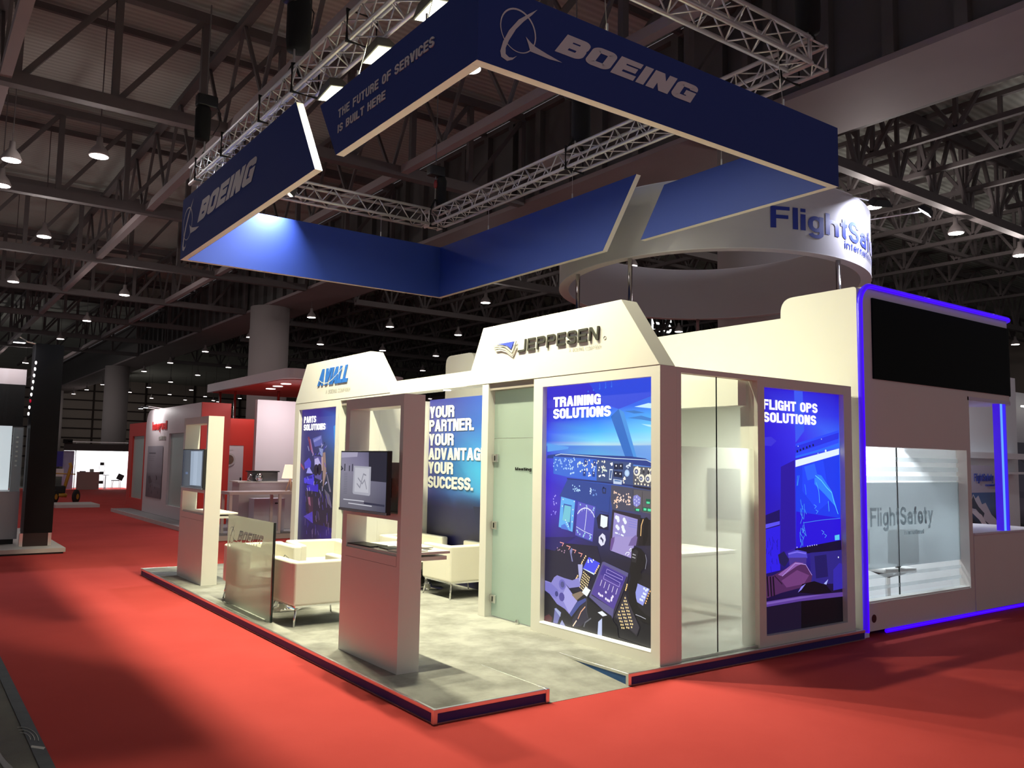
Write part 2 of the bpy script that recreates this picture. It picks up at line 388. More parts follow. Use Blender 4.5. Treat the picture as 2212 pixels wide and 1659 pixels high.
    if ch == 'g': S += [bowl+['c'], [(a1, X), (a1, -0.06)]+arc(a1-rl, -0.06, rl, 0.15, 0, -170)]; return wl, S, G
    if ch == 'y': G += [[(0, X), (tt, X), (wl*0.62, 0.05), (wl*0.42, 0.05)], [(wl, X), (wl-tt, X), (wl*0.30, -0.26), (wl*0.30-t*0.2, -0.12)]]; S.append([(wl*0.08, -0.26+h), (wl*0.40, -0.26+h)]); return wl, S, G
    if ch == 'h': S += [[(h, 0), (h, 1)], [(a0, yx-rv*0.6)]+arc(a0+rl, yx-rv, rl, rv, 140, 0)+[(a1, 0)]]; return wl, S, G
    if ch in 'nm': S += [[(h, 0), (h, X)], arc(a0+rl, yx-rv, rl, rv, 150, 0)+[(a1, 0)]]; return wl, S, G
    if ch == 'r': S += [[(h, 0), (h, X)], arc(a0+rl, yx-rv, rl, rv, 150, 80)]; return wl*0.68, S, G
    if ch == 't': S += [[(wl*0.30, 0.94), (wl*0.30, h+0.06)]+arc(wl*0.30+0.10, h+0.08, 0.10, 0.08, 180, 275), [(0, yx), (wl*0.62, yx)]]; return wl*0.62, S, G
    if ch == 'f': S += [[(wl*0.30, 0), (wl*0.30, 0.86)]+arc(wl*0.30+0.12, 0.84, 0.12, 1-h-0.84, 180, 80), [(0, yx), (wl*0.62, yx)]]; return wl*0.62, S, G
    if ch == 'e': S += [[(a1, 0.2)]+arc(a1-rl, h+rv, rl, rv, -20, -90)+arc(a0+rl, h+rv, rl, rv, 270, 180)+arc(a0+rl, yx-rv, rl, rv, 180, 90)+arc(a1-rl, yx-rv, rl, rv, 90, 0)+[(a1, 0.37)], [(a0, 0.37), (wl, 0.37)]]; return wl, S, G
    if ch == 'a': S += [arc(a0+rl, yx-rv, rl, rv, 165, 0)+[(a1, 0)], [(a1, 0.42), (a0+rl, 0.42)]+arc(a0+rl, (0.42+h)/2, rl, (0.42-h)/2, 90, 270)+[(a1, 0.14)]]; return wl, S, G
    if ch == 's': return glyph('S', w*0.85, t*1.1)
    if ch == 'w': G += [[(0, X), (t, X), (wl*0.35+t*0.5, 0), (wl*0.35-t*0.4, 0)], [(wl*0.6-t*0.4, X), (wl*0.6+t*0.4, X), (wl*0.35+t*0.5, 0), (wl*0.35-t*0.4, 0)], [(wl*0.6-t*0.4, X), (wl*0.6+t*0.4, X), (wl*0.85+t*0.5, 0), (wl*0.85-t*0.4, 0)], [(wl*1.2, X), (wl*1.2-t, X), (wl*0.85-t*0.5, 0), (wl*0.85+t*0.4, 0)]]; return wl*1.2, S, G
    S.append(rr(x0, y0, x1, y1)+['c']); return w, S, G
def stroke_polys(line, t):
    closed = line[-1] == 'c'; P = [Vector((p[0], p[1])) for p in (line[:-1] if closed else line)]
    Q = [P[0]]
    for p in P[1:]:
        if (p-Q[-1]).length > 1e-4: Q.append(p)
    if closed and (Q[0]-Q[-1]).length < 1e-4: Q.pop()
    P = Q; n = len(P); L = []; R = []
    for i in range(n):
        d1 = (P[i]-P[i-1]) if (i > 0 or closed) else (P[1]-P[0])
        d2 = (P[(i+1) % n]-P[i]) if (i < n-1 or closed) else (P[i]-P[i-1])
        d1 = d1.normalized(); d2 = d2.normalized(); n1 = Vector((-d1.y, d1.x)); n2 = Vector((-d2.y, d2.x))
        m = (n1+n2)
        if m.length < 1e-4: m = n1
        m = m.normalized(); k = max(0.55, m.dot(n1)); off = m*(t/2/k)
        L.append(P[i]+off); R.append(P[i]-off)
    out = []
    for i in range(n if closed else n-1):
        j = (i+1) % n; out.append([tuple(L[i]), tuple(R[i]), tuple(R[j]), tuple(L[j])])
    return out
def text_polys(s, height, weight, aspect=0.62, gap=0.09, slant=0.0, contrast=1.0, rnd=1.0, width=None):
    """flat polygons of one line of lettering, baseline at 0; weight and aspect are fractions of the cap height;
    width: squeeze the line to this length"""
    x = 0; out = []
    for ch in s:
        w, S, G = glyph(ch, aspect, weight, rnd)
        polys = list(G)
        for st in S: polys += stroke_polys(st, weight)
        out += [[(px+x, py) for px, py in p] for p in polys]
        x += w+gap
    total = x-gap; kx = height if width is None else width/total
    return [[(px*kx+slant*py*height, py*height) for px, py in p] for p in out], total*kx
def extrude_polys(mb, polys, fr, depth, lift=0.0):
    for i, p in enumerate(polys):
        ar = sum(p[k-1][0]*p[k][1]-p[k][0]*p[k-1][1] for k in range(len(p)))
        if ar < 0: p = p[::-1]
        n = len(p); e = 0.00003*i
        if depth:
            mb.add([fr(a, b, lift+depth+e) for a, b in p]+[fr(a, b, lift) for a, b in p],
                   [tuple(range(n)), tuple(range(2*n-1, n-1, -1))]+[(i, i+n, (i+1) % n+n, (i+1) % n) for i in range(n)])
        else: mb.add([fr(a, b, lift+e) for a, b in p], [tuple(range(n))])
    return mb
def lettering(name, s, fr, height, weight, m, parent, depth=0.006, lift=0.0, x=0, y=0, label=None, **kw):
    polys, w = text_polys(s, height, weight, **kw)
    mb = MB(); extrude_polys(mb, [[(a+x, b+y) for a, b in p] for p in polys], fr, depth, lift)
    o = mb.build(name, m, parent)
    if label: o['label'] = label
    return o

# ---------------------------------------------------------------- flat artwork with colours kept in the mesh
def paint(art, fr, w, h, name, m, parent, gain=1.0):
    mb = MB(); K = []; d = 0.0
    def col(c):
        r = lin(c); return tuple(v*gain for v in r)
    for it in art:
        if it[0] == 'g':
            rows = it[1]; n = len(rows); k = len(rows[0])-1
            vs = []; fs = []
            for r in rows:
                for j in range(k): vs.append(fr(w*j/(k-1), h*r[0], 0)); K.append(col(r[1+j]))
            for i in range(n-1):
                for j in range(k-1): fs.append((i*k+j, (i+1)*k+j, (i+1)*k+j+1, i*k+j+1))
            mb.add(vs, fs); continue
        d += 0.000015
        if it[0] == 'p': polys = [[(a*w, b*h) for a, b in it[2]]]
        elif it[0] == 'l': polys = stroke_polys([(a*w, b*h) for a, b in it[3]], it[2])
        else: polys = [[(a*w+it[2]*math.cos(q*math.pi/5), b*h+it[2]*math.sin(q*math.pi/5)) for q in range(10)] for a, b in it[3]]
        for p in polys:
            ar = sum(p[i-1][0]*p[i][1]-p[i][0]*p[i-1][1] for i in range(len(p)))
            if ar < 0: p = p[::-1]
            mb.add([fr(min(max(a, 0), w), min(max(b, 0), h), d) for a, b in p], [tuple(range(len(p)))]); K += [col(it[1] if it[0] != 'd' else it[1])]*len(p)
    mb.K = K
    return mb.build(name, m, parent)
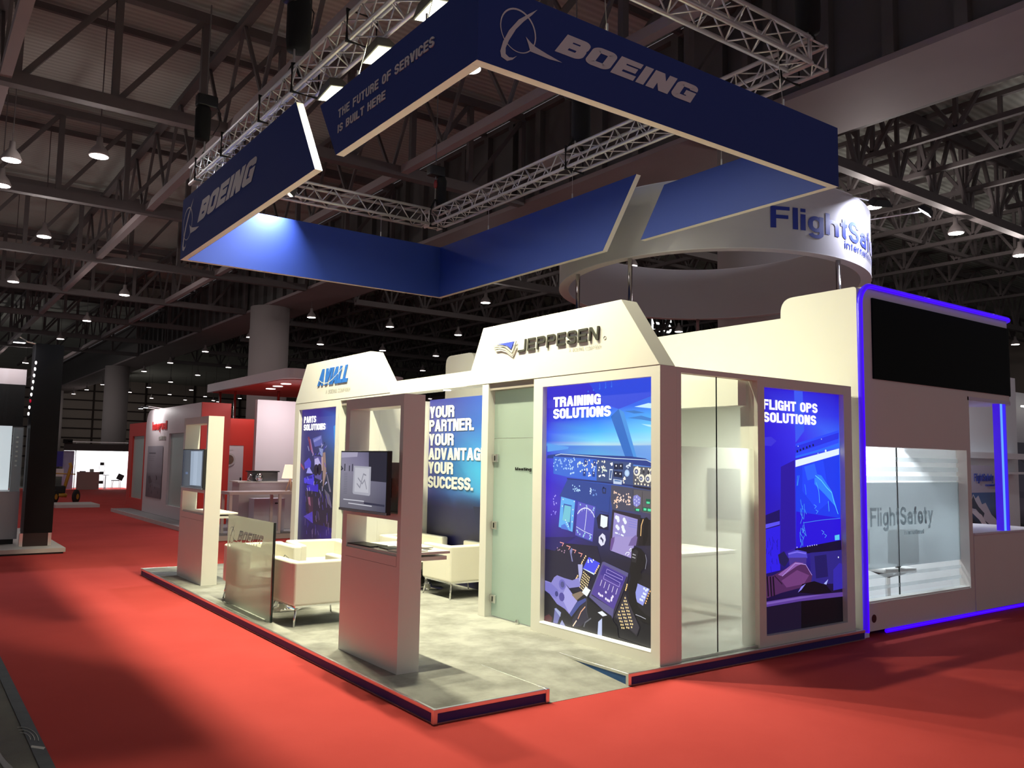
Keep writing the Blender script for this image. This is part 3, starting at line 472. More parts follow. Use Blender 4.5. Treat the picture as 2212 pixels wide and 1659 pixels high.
ART_TRAIN=[['g',[[1,'3c28be','3232d2','3a3cc8'],[.9,'3220c8','2846f0','2870f0'],[.85,'3024d8','2878fa','50b4ff'],[.8,'3c50f0','46b4ff','78dcff'],[.765,'3250e6','78dcff','a0e6fa'],[.748,'5a96f0','bee6f0','b4d7ee'],[.742,'3c5ae0','5a9be6','78aaeb'],[.7,'3c3cdc','5aafe6','6ea0eb'],[.66,'3c32d2','3c82e6','5a82dc'],[.6,'3c1ed2','3060d0','46506e'],[.5,'4a28c8','34489a','4b465a'],[.4,'3a24a0','2c2c66','38323c'],[.3,'281e6e','1e1c3c','1e1a24'],[.15,'141428','16141f','120f16'],[0,'0c0c14','0e0c14','0a090e']]],['p','3a32d0',[[-.007,.999],[1.003,1.0],[1.002,.935],[.694,.887],[.586,.912],[.008,.908]]],['p','2e4ae0',[[.424,.998],[1.003,1.0],[1.002,.937],[.694,.887],[.554,.913]]],['p','2c6ec8',[[.625,.859],[.694,.887],[.826,.699],[.75,.702]]],['p','4a96e6',[[.694,.887],[.739,.874],[.848,.698],[.82,.701]]],['p','3478c8',[[.739,.878],[.827,.878],[.913,.867],[.827,.866]]],['p','3c82d2',[[.769,.85],[.885,.857],[.999,.84],[.999,.83],[.885,.842]]],['p','c8f0ff',[[.828,.892],[.942,.903],[1.002,.898],[1.001,.88],[.899,.887]]],['p','b4ebff',[[.885,.825],[1.0,.819],[1.0,.808],[.941,.815]]],['d','3c78f0',.009,[[.416,.966],[.466,.97],[.522,.973],[.576,.976],[.63,.978]]],['l','3c78f0',.007,[[.522,.996],[.525,.973]]],['l','3c78f0',.007,[[.576,.998],[.58,.976]]],['l','3c78f0',.007,[[.63,1.0],[.633,.978]]],['p','5aa0f0',[[.011,.755],[.232,.74],[.223,.731],[.011,.719]]],['p','243c8c',[[.012,.704],[.135,.712],[.804,.702],[.919,.695],[1.003,.673],[1.003,.663],[.826,.671],[.135,.692],[.008,.691]]],['p','3c6edc',[[.077,.699],[.385,.693],[.656,.683],[.82,.678],[.819,.594],[.557,.603],[.217,.615],[.078,.626]]],['p','3c5082',[[.501,.689],[.82,.678],[.819,.593],[.501,.604]]],['p','5a5a64',[[.82,.666],[.999,.661],[.998,.59],[.819,.594]]],['p','1e1e32',[[.819,.593],[.998,.585],[.998,.576],[.819,.585]]],['p','23306e',[[.217,.61],[.651,.6],[.819,.593],[.819,.587],[.651,.593],[.217,.605]]],['l','dceeff',.006,[[.096,.704],[.154,.71],[.385,.703],[.667,.694],[.926,.689],[.994,.674]]],['d','a0c8ff',.0085,[[.107,.686],[.132,.683],[.082,.67],[.211,.651],[.188,.68],[.153,.677],[.098,.686],[.105,.643],[.198,.651],[.193,.682],[.119,.659],[.183,.648],[.205,.687],[.164,.657],[.149,.682],[.144,.687],[.213,.648],[.155,.676],[.209,.663],[.206,.649],[.149,.67],[.163,.669],[.096,.675],[.195,.69],[.079,.658],[.115,.663]]],['d','bee1ff',.0085,[[.258,.676],[.29,.686],[.254,.685],[.268,.68],[.251,.647],[.249,.66],[.284,.693],[.233,.683],[.276,.656],[.243,.676],[.24,.667],[.232,.65],[.284,.633],[.274,.632]]],['d','e6f5e6',.0085,[[.321,.666],[.389,.647],[.35,.64],[.365,.645],[.341,.67],[.352,.673],[.348,.639],[.344,.678],[.323,.671],[.376,.664],[.341,.674],[.39,.661],[.335,.675],[.324,.671],[.368,.672],[.323,.658]]],['d','fff5e1',.0085,[[.412,.644],[.401,.665],[.454,.671],[.472,.668],[.411,.67],[.394,.669],[.412,.649],[.459,.667],[.394,.677],[.411,.679],[.41,.65],[.403,.686],[.467,.664],[.472,.671],[.465,.66],[.456,.656],[.432,.685],[.409,.649]]],['d','fffae6',.0085,[[.569,.647],[.525,.657],[.561,.658],[.562,.662],[.55,.656],[.52,.646],[.573,.68],[.575,.645],[.551,.681],[.569,.678],[.574,.657],[.503,.675],[.548,.66],[.557,.646],[.515,.682],[.571,.682]]],['d','ffffff',.0085,[[.639,.675],[.635,.668],[.639,.671],[.639,.674],[.627,.673],[.639,.669]]],['d','e1f0e1',.0085,[[.573,.646],[.553,.655],[.578,.647],[.59,.644],[.558,.649],[.586,.646],[.552,.639]]],['d','e6f0ff',.0085,[[.79,.674],[.78,.668],[.789,.669],[.768,.666],[.795,.674],[.764,.663],[.792,.666],[.776,.659]]],['d','c8e6ff',.0085,[[.267,.652],[.269,.648],[.255,.629],[.258,.63],[.252,.628],[.252,.65]]],['d','dcf0ff',.0085,[[.478,.65],[.479,.633],[.483,.659],[.474,.643],[.478,.639]]],['d','ffffff',.0085,[[.432,.633],[.427,.622],[.429,.623],[.444,.625],[.437,.625]]],['d','ffffff',.0085,[[.525,.622],[.529,.622],[.525,.623],[.536,.625]]],['d','ffffff',.0085,[[.564,.627],[.572,.624],[.569,.627],[.556,.627]]],['d','fff5e6',.0085,[[.75,.619],[.752,.615],[.746,.615],[.747,.621],[.742,.601],[.737,.608],[.74,.616]]],['p','101a3c',[[.656,.674],[.694,.673],[.694,.651],[.656,.651]]],['d','ffffff',.008,[[.675,.665]]],['p','101a3c',[[.697,.674],[.734,.674],[.734,.651],[.696,.652]]],['d','ffffff',.008,[[.715,.665]]],['p','101a3c',[[.653,.645],[.691,.645],[.691,.622],[.653,.623]]],['d','ffffff',.008,[[.672,.636]]],['p','101a3c',[[.691,.643],[.728,.643],[.728,.62],[.691,.621]]],['d','ffffff',.008,[[.71,.634]]],['p','1e3c8c',[[.384,.69],[.41,.688],[.41,.667],[.384,.668]]],['d','ffffff',.006,[[.397,.681]]],['p','1e3c8c',[[.468,.685],[.494,.684],[.494,.663],[.469,.664]]],['d','ffffff',.006,[[.481,.677]]],['p','1e3c8c',[[.46,.641],[.485,.64],[.485,.619],[.46,.62]]],['d','ffffff',.006,[[.473,.633]]],['p','1e3c8c',[[.373,.642],[.399,.641],[.399,.62],[.373,.621]]],['d','ffffff',.006,[[.386,.634]]],['p','e1ebf5',[[.618,.652],[.645,.652],[.634,.609],[.613,.61]]],['p','3c5a96',[[.622,.647],[.64,.647],[.63,.614],[.617,.615]]],['p','c8d7f0',[[.651,.614],[.725,.61],[.723,.593],[.651,.595]]],['p','5078b4',[[.661,.611],[.715,.608],[.714,.604],[.661,.605]]],['d','aac8f0',.032,[[.768,.638]]],['d','c8e1ff',.02,[[.768,.638]]],['d','f5f0dc',.042,[[.85,.646]]],['d','50557a',.023100000000000002,[[.846,.645]]],['d','c8cde1',.0105,[[.846,.645]]],['d','f5f0dc',.04,[[.974,.643]]],['d','50557a',.022000000000000002,[[.97,.642]]],['d','c8cde1',.01,[[.97,.642]]],['d','f5f0dc',.036,[[.888,.62]]],['d','50557a',.0198,[[.884,.619]]],['d','c8cde1',.009,[[.884,.619]]],['d','f5f0dc',.038,[[.942,.62]]],['d','50557a',.020900000000000002,[[.938,.619]]],['d','c8cde1',.0095,[[.938,.619]]],['d','fff5dc',.009,[[.837,.599],[.862,.599],[.887,.598],[.915,.597],[.941,.595],[.969,.594],[.993,.592],[.855,.622],[.988,.616],[.996,.605],[.84,.613],[.875,.656],[.905,.656],[.945,.655],[.855,.662]]],['d','32323c',.014,[[.905,.644],[.945,.643]]],['p','2d4696',[[.224,.605],[.634,.59],[.629,.48],[.304,.522],[.144,.532]]],['p','4b4b5f',[[.634,.59],[.993,.574],[.997,.496],[.894,.494],[.645,.495],[.629,.533]]],['p','5f5a5f',[[.824,.576],[.993,.572],[.992,.489],[.894,.494],[.874,.504],[.823,.507]]],['d','b4dcff',.0075,[[.274,.581],[.341,.562],[.331,.562],[.341,.579],[.315,.57],[.314,.559],[.328,.558],[.281,.565],[.322,.564],[.318,.562],[.295,.558],[.302,.567],[.338,.565],[.295,.576],[.297,.566],[.345,.561]]],['d','c8e1ff',.0075,[[.445,.563],[.453,.566],[.446,.572],[.442,.56],[.451,.558],[.445,.551],[.449,.569]]],['d','6e96dc',.0075,[[.47,.545],[.501,.548],[.488,.565],[.47,.566],[.475,.547],[.498,.552],[.472,.567],[.478,.546]]],['d','ffd7be',.0075,[[.663,.53],[.685,.542],[.697,.556],[.679,.56],[.66,.565],[.67,.561],[.659,.52],[.668,.525],[.686,.533],[.684,.523],[.694,.534],[.68,.535],[.687,.542],[.678,.56],[.692,.545],[.659,.559]]],['d','ffe1d2',.0075,[[.738,.551],[.718,.537],[.738,.549],[.718,.545],[.703,.53],[.702,.527],[.708,.554],[.737,.533],[.711,.541],[.722,.536],[.709,.532],[.743,.537],[.74,.529],[.717,.531]]],['d','ffdcc8',.0075,[[.791,.534],[.761,.531],[.795,.547],[.783,.519],[.782,.559],[.783,.549],[.792,.531],[.769,.519],[.783,.545],[.791,.52],[.794,.52],[.784,.529],[.782,.536],[.798,.545],[.76,.527],[.777,.535],[.782,.549],[.765,.557]]],['d','ffd2b4',.0075,[[.681,.504],[.678,.526],[.687,.507],[.672,.529],[.683,.512],[.676,.529],[.68,.529]]],['d','b4aaff',.0075,[[.095,.53],[.088,.499],[.112,.503],[.083,.519],[.103,.534],[.091,.495],[.113,.501],[.084,.507]]],['d','a096ff',.0075,[[.102,.457],[.084,.467],[.063,.452],[.11,.466],[.101,.463]]],['l','1e2850',.012,[[.557,.578],[.585,.574],[.582,.557],[.56,.557],[.555,.571],[.569,.581]]],['l','283250',.004,[[.623,.544],[.615,.478],[.535,.484]]],['l','1e2338',.004,[[.819,.576],[.821,.507]]],['l','2a2832',.004,[[.895,.571],[.894,.494]]],['p','8c8cd7',[[.824,.553],[.854,.558],[.882,.548],[.879,.523],[.849,.511],[.824,.518],[.819,.539]]],['d','e1e6ff',.006,[[.834,.539],[.849,.549],[.867,.541],[.869,.529],[.849,.519],[.831,.526],[.849,.534]]],['p','1e5a46',[[.924,.545],[.963,.544],[.958,.524],[.924,.525]]],['p','1e5a46',[[.899,.514],[.973,.511],[.968,.496],[.899,.498]]],['p','1e5a46',[[.834,.507],[.877,.506],[.874,.494],[.834,.496]]],['p','5ae6aa',[[.929,.535],[.956,.534],[.954,.527],[.929,.527]]],['p','5ae6aa',[[.906,.51],[.929,.509],[.928,.501],[.906,.501]]],['p','5ae6aa',[[.939,.509],[.965,.508],[.963,.499],[.938,.5]]],['p','5ae6aa',[[.844,.505],[.872,.505],[.869,.497],[.844,.498]]],['p','64b4f5',[[.162,.531],[.301,.519],[.278,.39],[.139,.404]]],['p','3a5ab4',[[.188,.503],[.268,.498],[.262,.48],[.257,.395],[.232,.431],[.179,.434]]],['p','78c8dc',[[.197,.497],[.262,.493],[.25,.427],[.176,.434]]],['p','5078dc',[[.164,.411],[.201,.42],[.244,.394],[.164,.398]]],['d','e6f5ff',.007,[[.181,.52],[.292,.515],[.207,.435],[.217,.426],[.226,.419],[.235,.411],[.175,.492],[.28,.481],[.277,.456],[.274,.431]]],['p','5f5ac8',[[.33,.515],[.493,.501],[.468,.36],[.305,.378]]],['p','3c50aa',[[.305,.38],[.468,.363],[.465,.36],[.329,.374]]],['l','e6ebff',.01,[[.325,.465],[.34,.477],[.363,.486],[.393,.492],[.422,.491],[.45,.484],[.47,.473],[.485,.458]]],['l','e6ebff',.007,[[.415,.499],[.407,.457],[.394,.402]]],['l','dce6ff',.006,[[.314,.413],[.382,.399],[.465,.387]]],['l','dce1ff',.004,[[.343,.469],[.346,.477]]],['l','dce1ff',.004,[[.366,.476],[.369,.485]]],['l','dce1ff',.004,[[.39,.482],[.393,.49]]],['l','dce1ff',.004,[[.433,.48],[.436,.488]]],['l','dce1ff',.004,[[.453,.472],[.456,.481]]],['d','aadcf0',.009,[[.323,.398],[.329,.391],[.349,.384],[.387,.382],[.396,.39],[.382,.377],[.445,.383],[.451,.376],[.442,.371],[.351,.504],[.41,.501],[.479,.494],[.473,.486]]],['p','1a1a3c',[[.533,.474],[.613,.473],[.61,.413],[.519,.416],[.502,.456]]],['p','f0faff',[[.544,.471],[.604,.464],[.599,.427],[.569,.42],[.538,.426]]],['p','e6e6fa',[[.558,.399],[.582,.391],[.588,.374],[.574,.355],[.547,.348],[.524,.361],[.527,.383]]],['p','32325a',[[.544,.386],[.569,.373],[.563,.359],[.552,.372],[.538,.376]]],['p','2d2432',[[.645,.495],[.884,.482],[.873,.368],[.618,.353]]],['p','9b91d2',[[.661,.484],[.859,.466],[.845,.367],[.64,.354]]],['p','a596d2',[[.647,.39],[.847,.401],[.805,.318],[.631,.336]]],['p','6e5096',[[.635,.383],[.666,.391],[.663,.374],[.641,.337],[.625,.338]]],['p','7864a0',[[.843,.407],[.858,.399],[.845,.367],[.782,.363],[.807,.391]]],['d','f0f5ff',.019,[[.693,.464],[.68,.466],[.746,.46],[.756,.451],[.696,.455],[.685,.431],[.696,.425],[.74,.422],[.735,.431],[.746,.416]]],['l','f0f5ff',.014,[[.669,.407],[.693,.405]]],['l','f0f5ff',.014,[[.719,.402],[.743,.398]]],['d','f0f5ff',.006,[[.704,.403]]],['l','7d82d7',.005,[[.782,.465],[.854,.46]]],['l','7d82d7',.005,[[.782,.456],[.853,.451]]],['l','7d82d7',.005,[[.782,.446],[.853,.442]]],['l','7d82d7',.005,[[.782,.437],[.853,.433]]],['l','f0f0ff',.007,[[.756,.328],[.768,.337],[.79,.339],[.79,.333],[.774,.326]]],['l','f0f0ff',.007,[[.79,.346],[.802,.355],[.811,.352],[.802,.342]]],['p','1c1618',[[.879,.473],[.992,.466],[.995,.376],[.863,.368]]],['p','0a0708',[[.914,.474],[.933,.477],[.948,.469],[.942,.408],[.917,.371],[.898,.372]]],['l','ffd28c',.009,[[.904,.468],[.888,.444],[.883,.405]]],['p','e6d7ff',[[.997,.451],[1.001,.451],[1.0,.376],[.988,.375]]],['p','1c1834',[[.004,.336],[.514,.346],[.547,.291],[.462,.22],[.353,.154],[.004,.166]]],['p','241a64',[[.004,.354],[.309,.371],[.224,.346],[.1,.302],[.005,.305]]],['l','ffaaa0',.008,[[.155,.341],[.191,.339],[.177,.326]]],['l','ffaaa0',.008,[[.221,.331],[.257,.328],[.242,.316]]],['l','ffaaa0',.008,[[.278,.319],[.313,.317],[.299,.305]]],['l','ffaaa0',.008,[[.338,.309],[.373,.307],[.359,.294]]],['d','c8a0be',.007,[[.137,.307],[.152,.31],[.174,.305],[.199,.301],[.203,.309],[.129,.316]]],['p','8282b4',[[.253,.312],[.271,.325],[.282,.32],[.271,.298],[.286,.27],[.275,.269]]],['p','4b50f0',[[.434,.298],[.538,.281],[.488,.234],[.38,.248]]],['p','e1f0ff',[[.38,.248],[.394,.249],[.492,.237],[.485,.231]]],['d','f0faff',.009,[[.431,.285],[.431,.278],[.465,.281],[.478,.289],[.455,.286]]],['p','231a1e',[[.394,.241],[.462,.22],[.421,.189],[.367,.167],[.304,.196],[.339,.228]]],['d','ffe6aa',.0078,[[.39,.235]]],['d','ffe6aa',.0078,[[.403,.23]]],['d','ffe6aa',.0078,[[.416,.226]]],['d','ffe6aa',.0078,[[.429,.221]]],['d','ffe6aa',.0078,[[.442,.217]]],['d','ffe6aa',.0078,[[.385,.224]]],['d','ffe6aa',.0078,[[.398,.22]]],['d','ffe6aa',.0078,[[.411,.216]]],['d','ffe6aa',.0078,[[.424,.211]]],['d','ffe6aa',.0078,[[.437,.207]]],['d','ffe6aa',.0078,[[.379,.214]]],['d','ffe6aa',.0078,[[.392,.21]]],['d','ffe6aa',.0078,[[.405,.206]]],['d','ffe6aa',.0078,[[.418,.201]]],['d','ffe6aa',.0078,[[.431,.197]]],['d','ffe6aa',.0078,[[.373,.204]]],['d','ffe6aa',.0078,[[.386,.2]]],['d','ffe6aa',.0078,[[.399,.195]]],['d','ffe6aa',.0078,[[.412,.191]]],['d','ffe6aa',.0078,[[.425,.187]]],['d','ffe6aa',.0078,[[.368,.194]]],['d','ffe6aa',.0078,[[.381,.19]]],['d','ffe6aa',.0078,[[.394,.185]]],['d','ffe6aa',.0078,[[.407,.181]]],['d','ffe6aa',.0078,[[.42,.177]]],['d','ffe6aa',.0078,[[.362,.184]]],['d','ffe6aa',.0078,[[.375,.179]]],['d','ffe6aa',.0078,[[.388,.175]]],['d','ffe6aa',.0078,[[.401,.171]]],['d','ffe6aa',.0078,[[.414,.167]]],['d','ffe6aa',.0078,[[.356,.173]]],['d','ffe6aa',.0078,[[.369,.169]]],['d','ffe6aa',.0078,[[.382,.165]]],['d','ffe6aa',.0078,[[.395,.161]]],['d','ffe6aa',.0078,[[.408,.156]]],['d','ffdca0',.009,[[.407,.3],[.397,.292],[.387,.283],[.376,.275],[.37,.268],[.528,.27],[.521,.263],[.511,.255],[.503,.248],[.496,.24],[.332,.216],[.325,.209],[.318,.203]]],['p','2d2840',[[.56,.287],[.786,.26],[.78,.235],[.65,.074],[.442,.142]]],['p','5f5a8c',[[.56,.287],[.577,.289],[.783,.261],[.777,.246],[.56,.273],[.462,.15],[.663,.114],[.65,.077],[.442,.142]]],['p','55419b',[[.567,.279],[.768,.248],[.663,.114],[.462,.155]]],['p','413291',[[.573,.274],[.762,.244],[.731,.209],[.541,.238]]],['l','beaaf5',.004,[[.602,.263],[.737,.242],[.734,.231],[.593,.249],[.602,.263]]],['l','beaaf5',.004,[[.58,.241],[.716,.219],[.706,.203],[.57,.223],[.58,.241]]],['l','f0e6ff',.006,[[.557,.218],[.541,.193]]],['l','f0e6ff',.006,[[.59,.213],[.574,.188]]],['l','f0e6ff',.006,[[.625,.207],[.609,.182]]],['l','f0e6ff',.006,[[.66,.202],[.644,.177]]],['l','f0e6ff',.006,[[.694,.197],[.678,.172]]],['d','f0e6ff',.012,[[.531,.162],[.544,.157],[.561,.156],[.593,.148],[.609,.144],[.622,.142],[.644,.155],[.653,.162],[.593,.173],[.641,.147]]],['p','1f1a26',[[.749,.184],[.88,.07],[.856,.034],[.662,.084]]],['p','37323c',[[.762,.18],[.874,.069],[.85,.04],[.675,.088]]],['d','ffe1a0',.0085,[[.758,.166]]],['d','ffe1a0',.0085,[[.751,.154]]],['d','ffe1a0',.0085,[[.734,.138]]],['d','ffe1a0',.0085,[[.726,.126]]],['d','ffe1a0',.0085,[[.709,.11]]],['d','ffe1a0',.0085,[[.702,.098]]],['d','ffe1a0',.0085,[[.766,.155]]],['d','ffe1a0',.0085,[[.759,.143]]],['d','ffe1a0',.0085,[[.742,.126]]],['d','ffe1a0',.0085,[[.734,.114]]],['d','ffe1a0',.0085,[[.717,.098]]],['d','ffe1a0',.0085,[[.71,.086]]],['d','ffe1a0',.0085,[[.774,.143]]],['d','ffe1a0',.0085,[[.767,.131]]],['d','ffe1a0',.0085,[[.75,.115]]],['d','ffe1a0',.0085,[[.742,.103]]],['d','ffe1a0',.0085,[[.725,.087]]],['d','ffe1a0',.0085,[[.718,.075]]],['d','ffe1a0',.0085,[[.782,.132]]],['d','ffe1a0',.0085,[[.775,.12]]],['d','ffe1a0',.0085,[[.757,.104]]],['d','ffe1a0',.0085,[[.75,.092]]],['d','ffe1a0',.0085,[[.733,.075]]],['d','ffe1a0',.0085,[[.726,.063]]],['d','ffe1a0',.0085,[[.79,.12]]],['d','ffe1a0',.0085,[[.782,.108]]],['d','ffe1a0',.0085,[[.765,.092]]],['d','ffe1a0',.0085,[[.758,.08]]],['d','ffe1a0',.0085,[[.741,.064]]],['d','ffe1a0',.0085,[[.733,.052]]],['d','ffe1a0',.0085,[[.797,.109]]],['d','ffe1a0',.0085,[[.79,.097]]],['d','ffe1a0',.0085,[[.773,.081]]],['d','ffe1a0',.0085,[[.766,.069]]],['d','ffe1a0',.0085,[[.749,.053]]],['d','ffe1a0',.0085,[[.805,.098]]],['d','ffe1a0',.0085,[[.798,.086]]],['d','ffe1a0',.0085,[[.781,.07]]],['d','ffe1a0',.0085,[[.774,.058]]],['d','ffe1a0',.0085,[[.813,.086]]],['d','ffe1a0',.0085,[[.805,.074]]],['d','ffe1a0',.0085,[[.789,.058]]],['d','ffe1a0',.0085,[[.82,.075]]],['d','ffe1a0',.0085,[[.813,.063]]],['d','ffd78c',.0085,[[.774,.217],[.771,.21],[.767,.203],[.762,.196],[.877,.135],[.854,.15]]],['p','1e1b20',[[.899,.271],[1.002,.264],[1.0,.098],[.909,.107],[.857,.136],[.834,.213]]],['p','9aa0eb',[[.858,.229],[.956,.216],[.904,.151],[.851,.161],[.84,.213]]],['d','ebf5ff',.011,[[.927,.208],[.939,.213],[.91,.196],[.922,.194],[.898,.184],[.913,.182],[.884,.172],[.898,.17],[.913,.214]]],['d','ffc882',.0075,[[.959,.208],[.95,.199],[.944,.19],[.937,.18],[.93,.17],[.924,.162]]],['p','0a090b',[[.811,.353],[.847,.363],[.888,.358],[.929,.337],[.928,.294],[.887,.276],[.899,.25],[.864,.237],[.858,.22],[.84,.187],[.869,.142],[.921,.121],[1.0,.111],[1.0,.088],[.909,.094],[.833,.112],[.792,.156],[.786,.209],[.804,.248],[.792,.276],[.805,.296]]],['p','28262a',[[.811,.34],[.841,.355],[.865,.348],[.846,.304],[.811,.305]]],['d','d7d7dc',.005,[[.823,.334],[.832,.333],[.841,.332],[.82,.323],[.829,.322],[.838,.321]]],['l','a5a5b4',.005,[[.923,.339],[.932,.318],[.922,.286]]],['l','c8c8d7',.005,[[.845,.113],[.886,.11],[.926,.105]]],['p','16141c',[[.005,.111],[.367,.156],[.462,.125],[.644,.087],[.706,.013],[.999,.001],[.007,.001]]],['p','8c87d2',[[.007,.172],[.072,.168],[.101,.192],[.131,.203],[.204,.197],[.283,.194],[.353,.212],[.36,.175],[.255,.16],[.212,.177],[.333,.115],[.256,.056],[.213,.072],[.133,.085],[.058,.119],[.008,.13]]],['p','aaa5e6',[[.176,.118],[.226,.166],[.333,.115],[.256,.056]]],['p','7a76c8',[[.007,.166],[.072,.165],[.147,.142],[.125,.105],[.058,.119],[.008,.13]]],['d','50469b',.042,[[.18,.118]]],['d','6e69be',.05,[[.183,.169]]],['d','50508c',.03,[[.186,.169]]],['d','3c3c82',.026,[[.128,.126]]],['p','b4b4e6',[[.335,.262],[.38,.265],[.377,.231],[.353,.189],[.346,.211]]],['p','f5fafa',[[.374,.153],[.408,.179],[.455,.169],[.422,.141]]],['p','465096',[[.256,.056],[.333,.112],[.408,.134],[.422,.126],[.354,.097],[.277,.047]]],['p','8c7864',[[.277,.136],[.367,.158],[.394,.147],[.326,.117]]],['p','2e2a3c',[[.367,.099],[.422,.126],[.429,.051],[.368,.019],[.292,.008],[.285,.036]]],['l','ffbe96',.009,[[.408,.1],[.368,.076],[.34,.045]]],['l','ffe6c8',.012,[[.327,.037],[.292,.011]]],['l','3c3c46',.012,[[.422,.141],[.415,.092],[.436,.055]]],['p','c8d2f5',[[.528,.053],[.561,.07],[.561,.002],[.522,.003]]],['p','f0f5ff',[[.522,.089],[.561,.098],[.606,.086],[.567,.078]]],['p','08070a',[[.567,.077],[.631,.083],[.694,.052],[.706,-.0],[.567,.001]]],['p','787ab4',[[.111,.062],[.126,.068],[.177,.054],[.141,.006],[.097,.004]]],['p','aab4dc',[[.107,.063],[.122,.067],[.174,.053],[.167,.035]]],['p','a0a5d2',[[.163,.003],[.185,.025],[.221,.003]]],['p','5a2d32',[[.006,.021],[.052,.035],[.089,.024],[.075,.002],[.007,.001]]],['l','6e6e78',.012,[[.395,.019],[.409,.038],[.462,.06]]]]
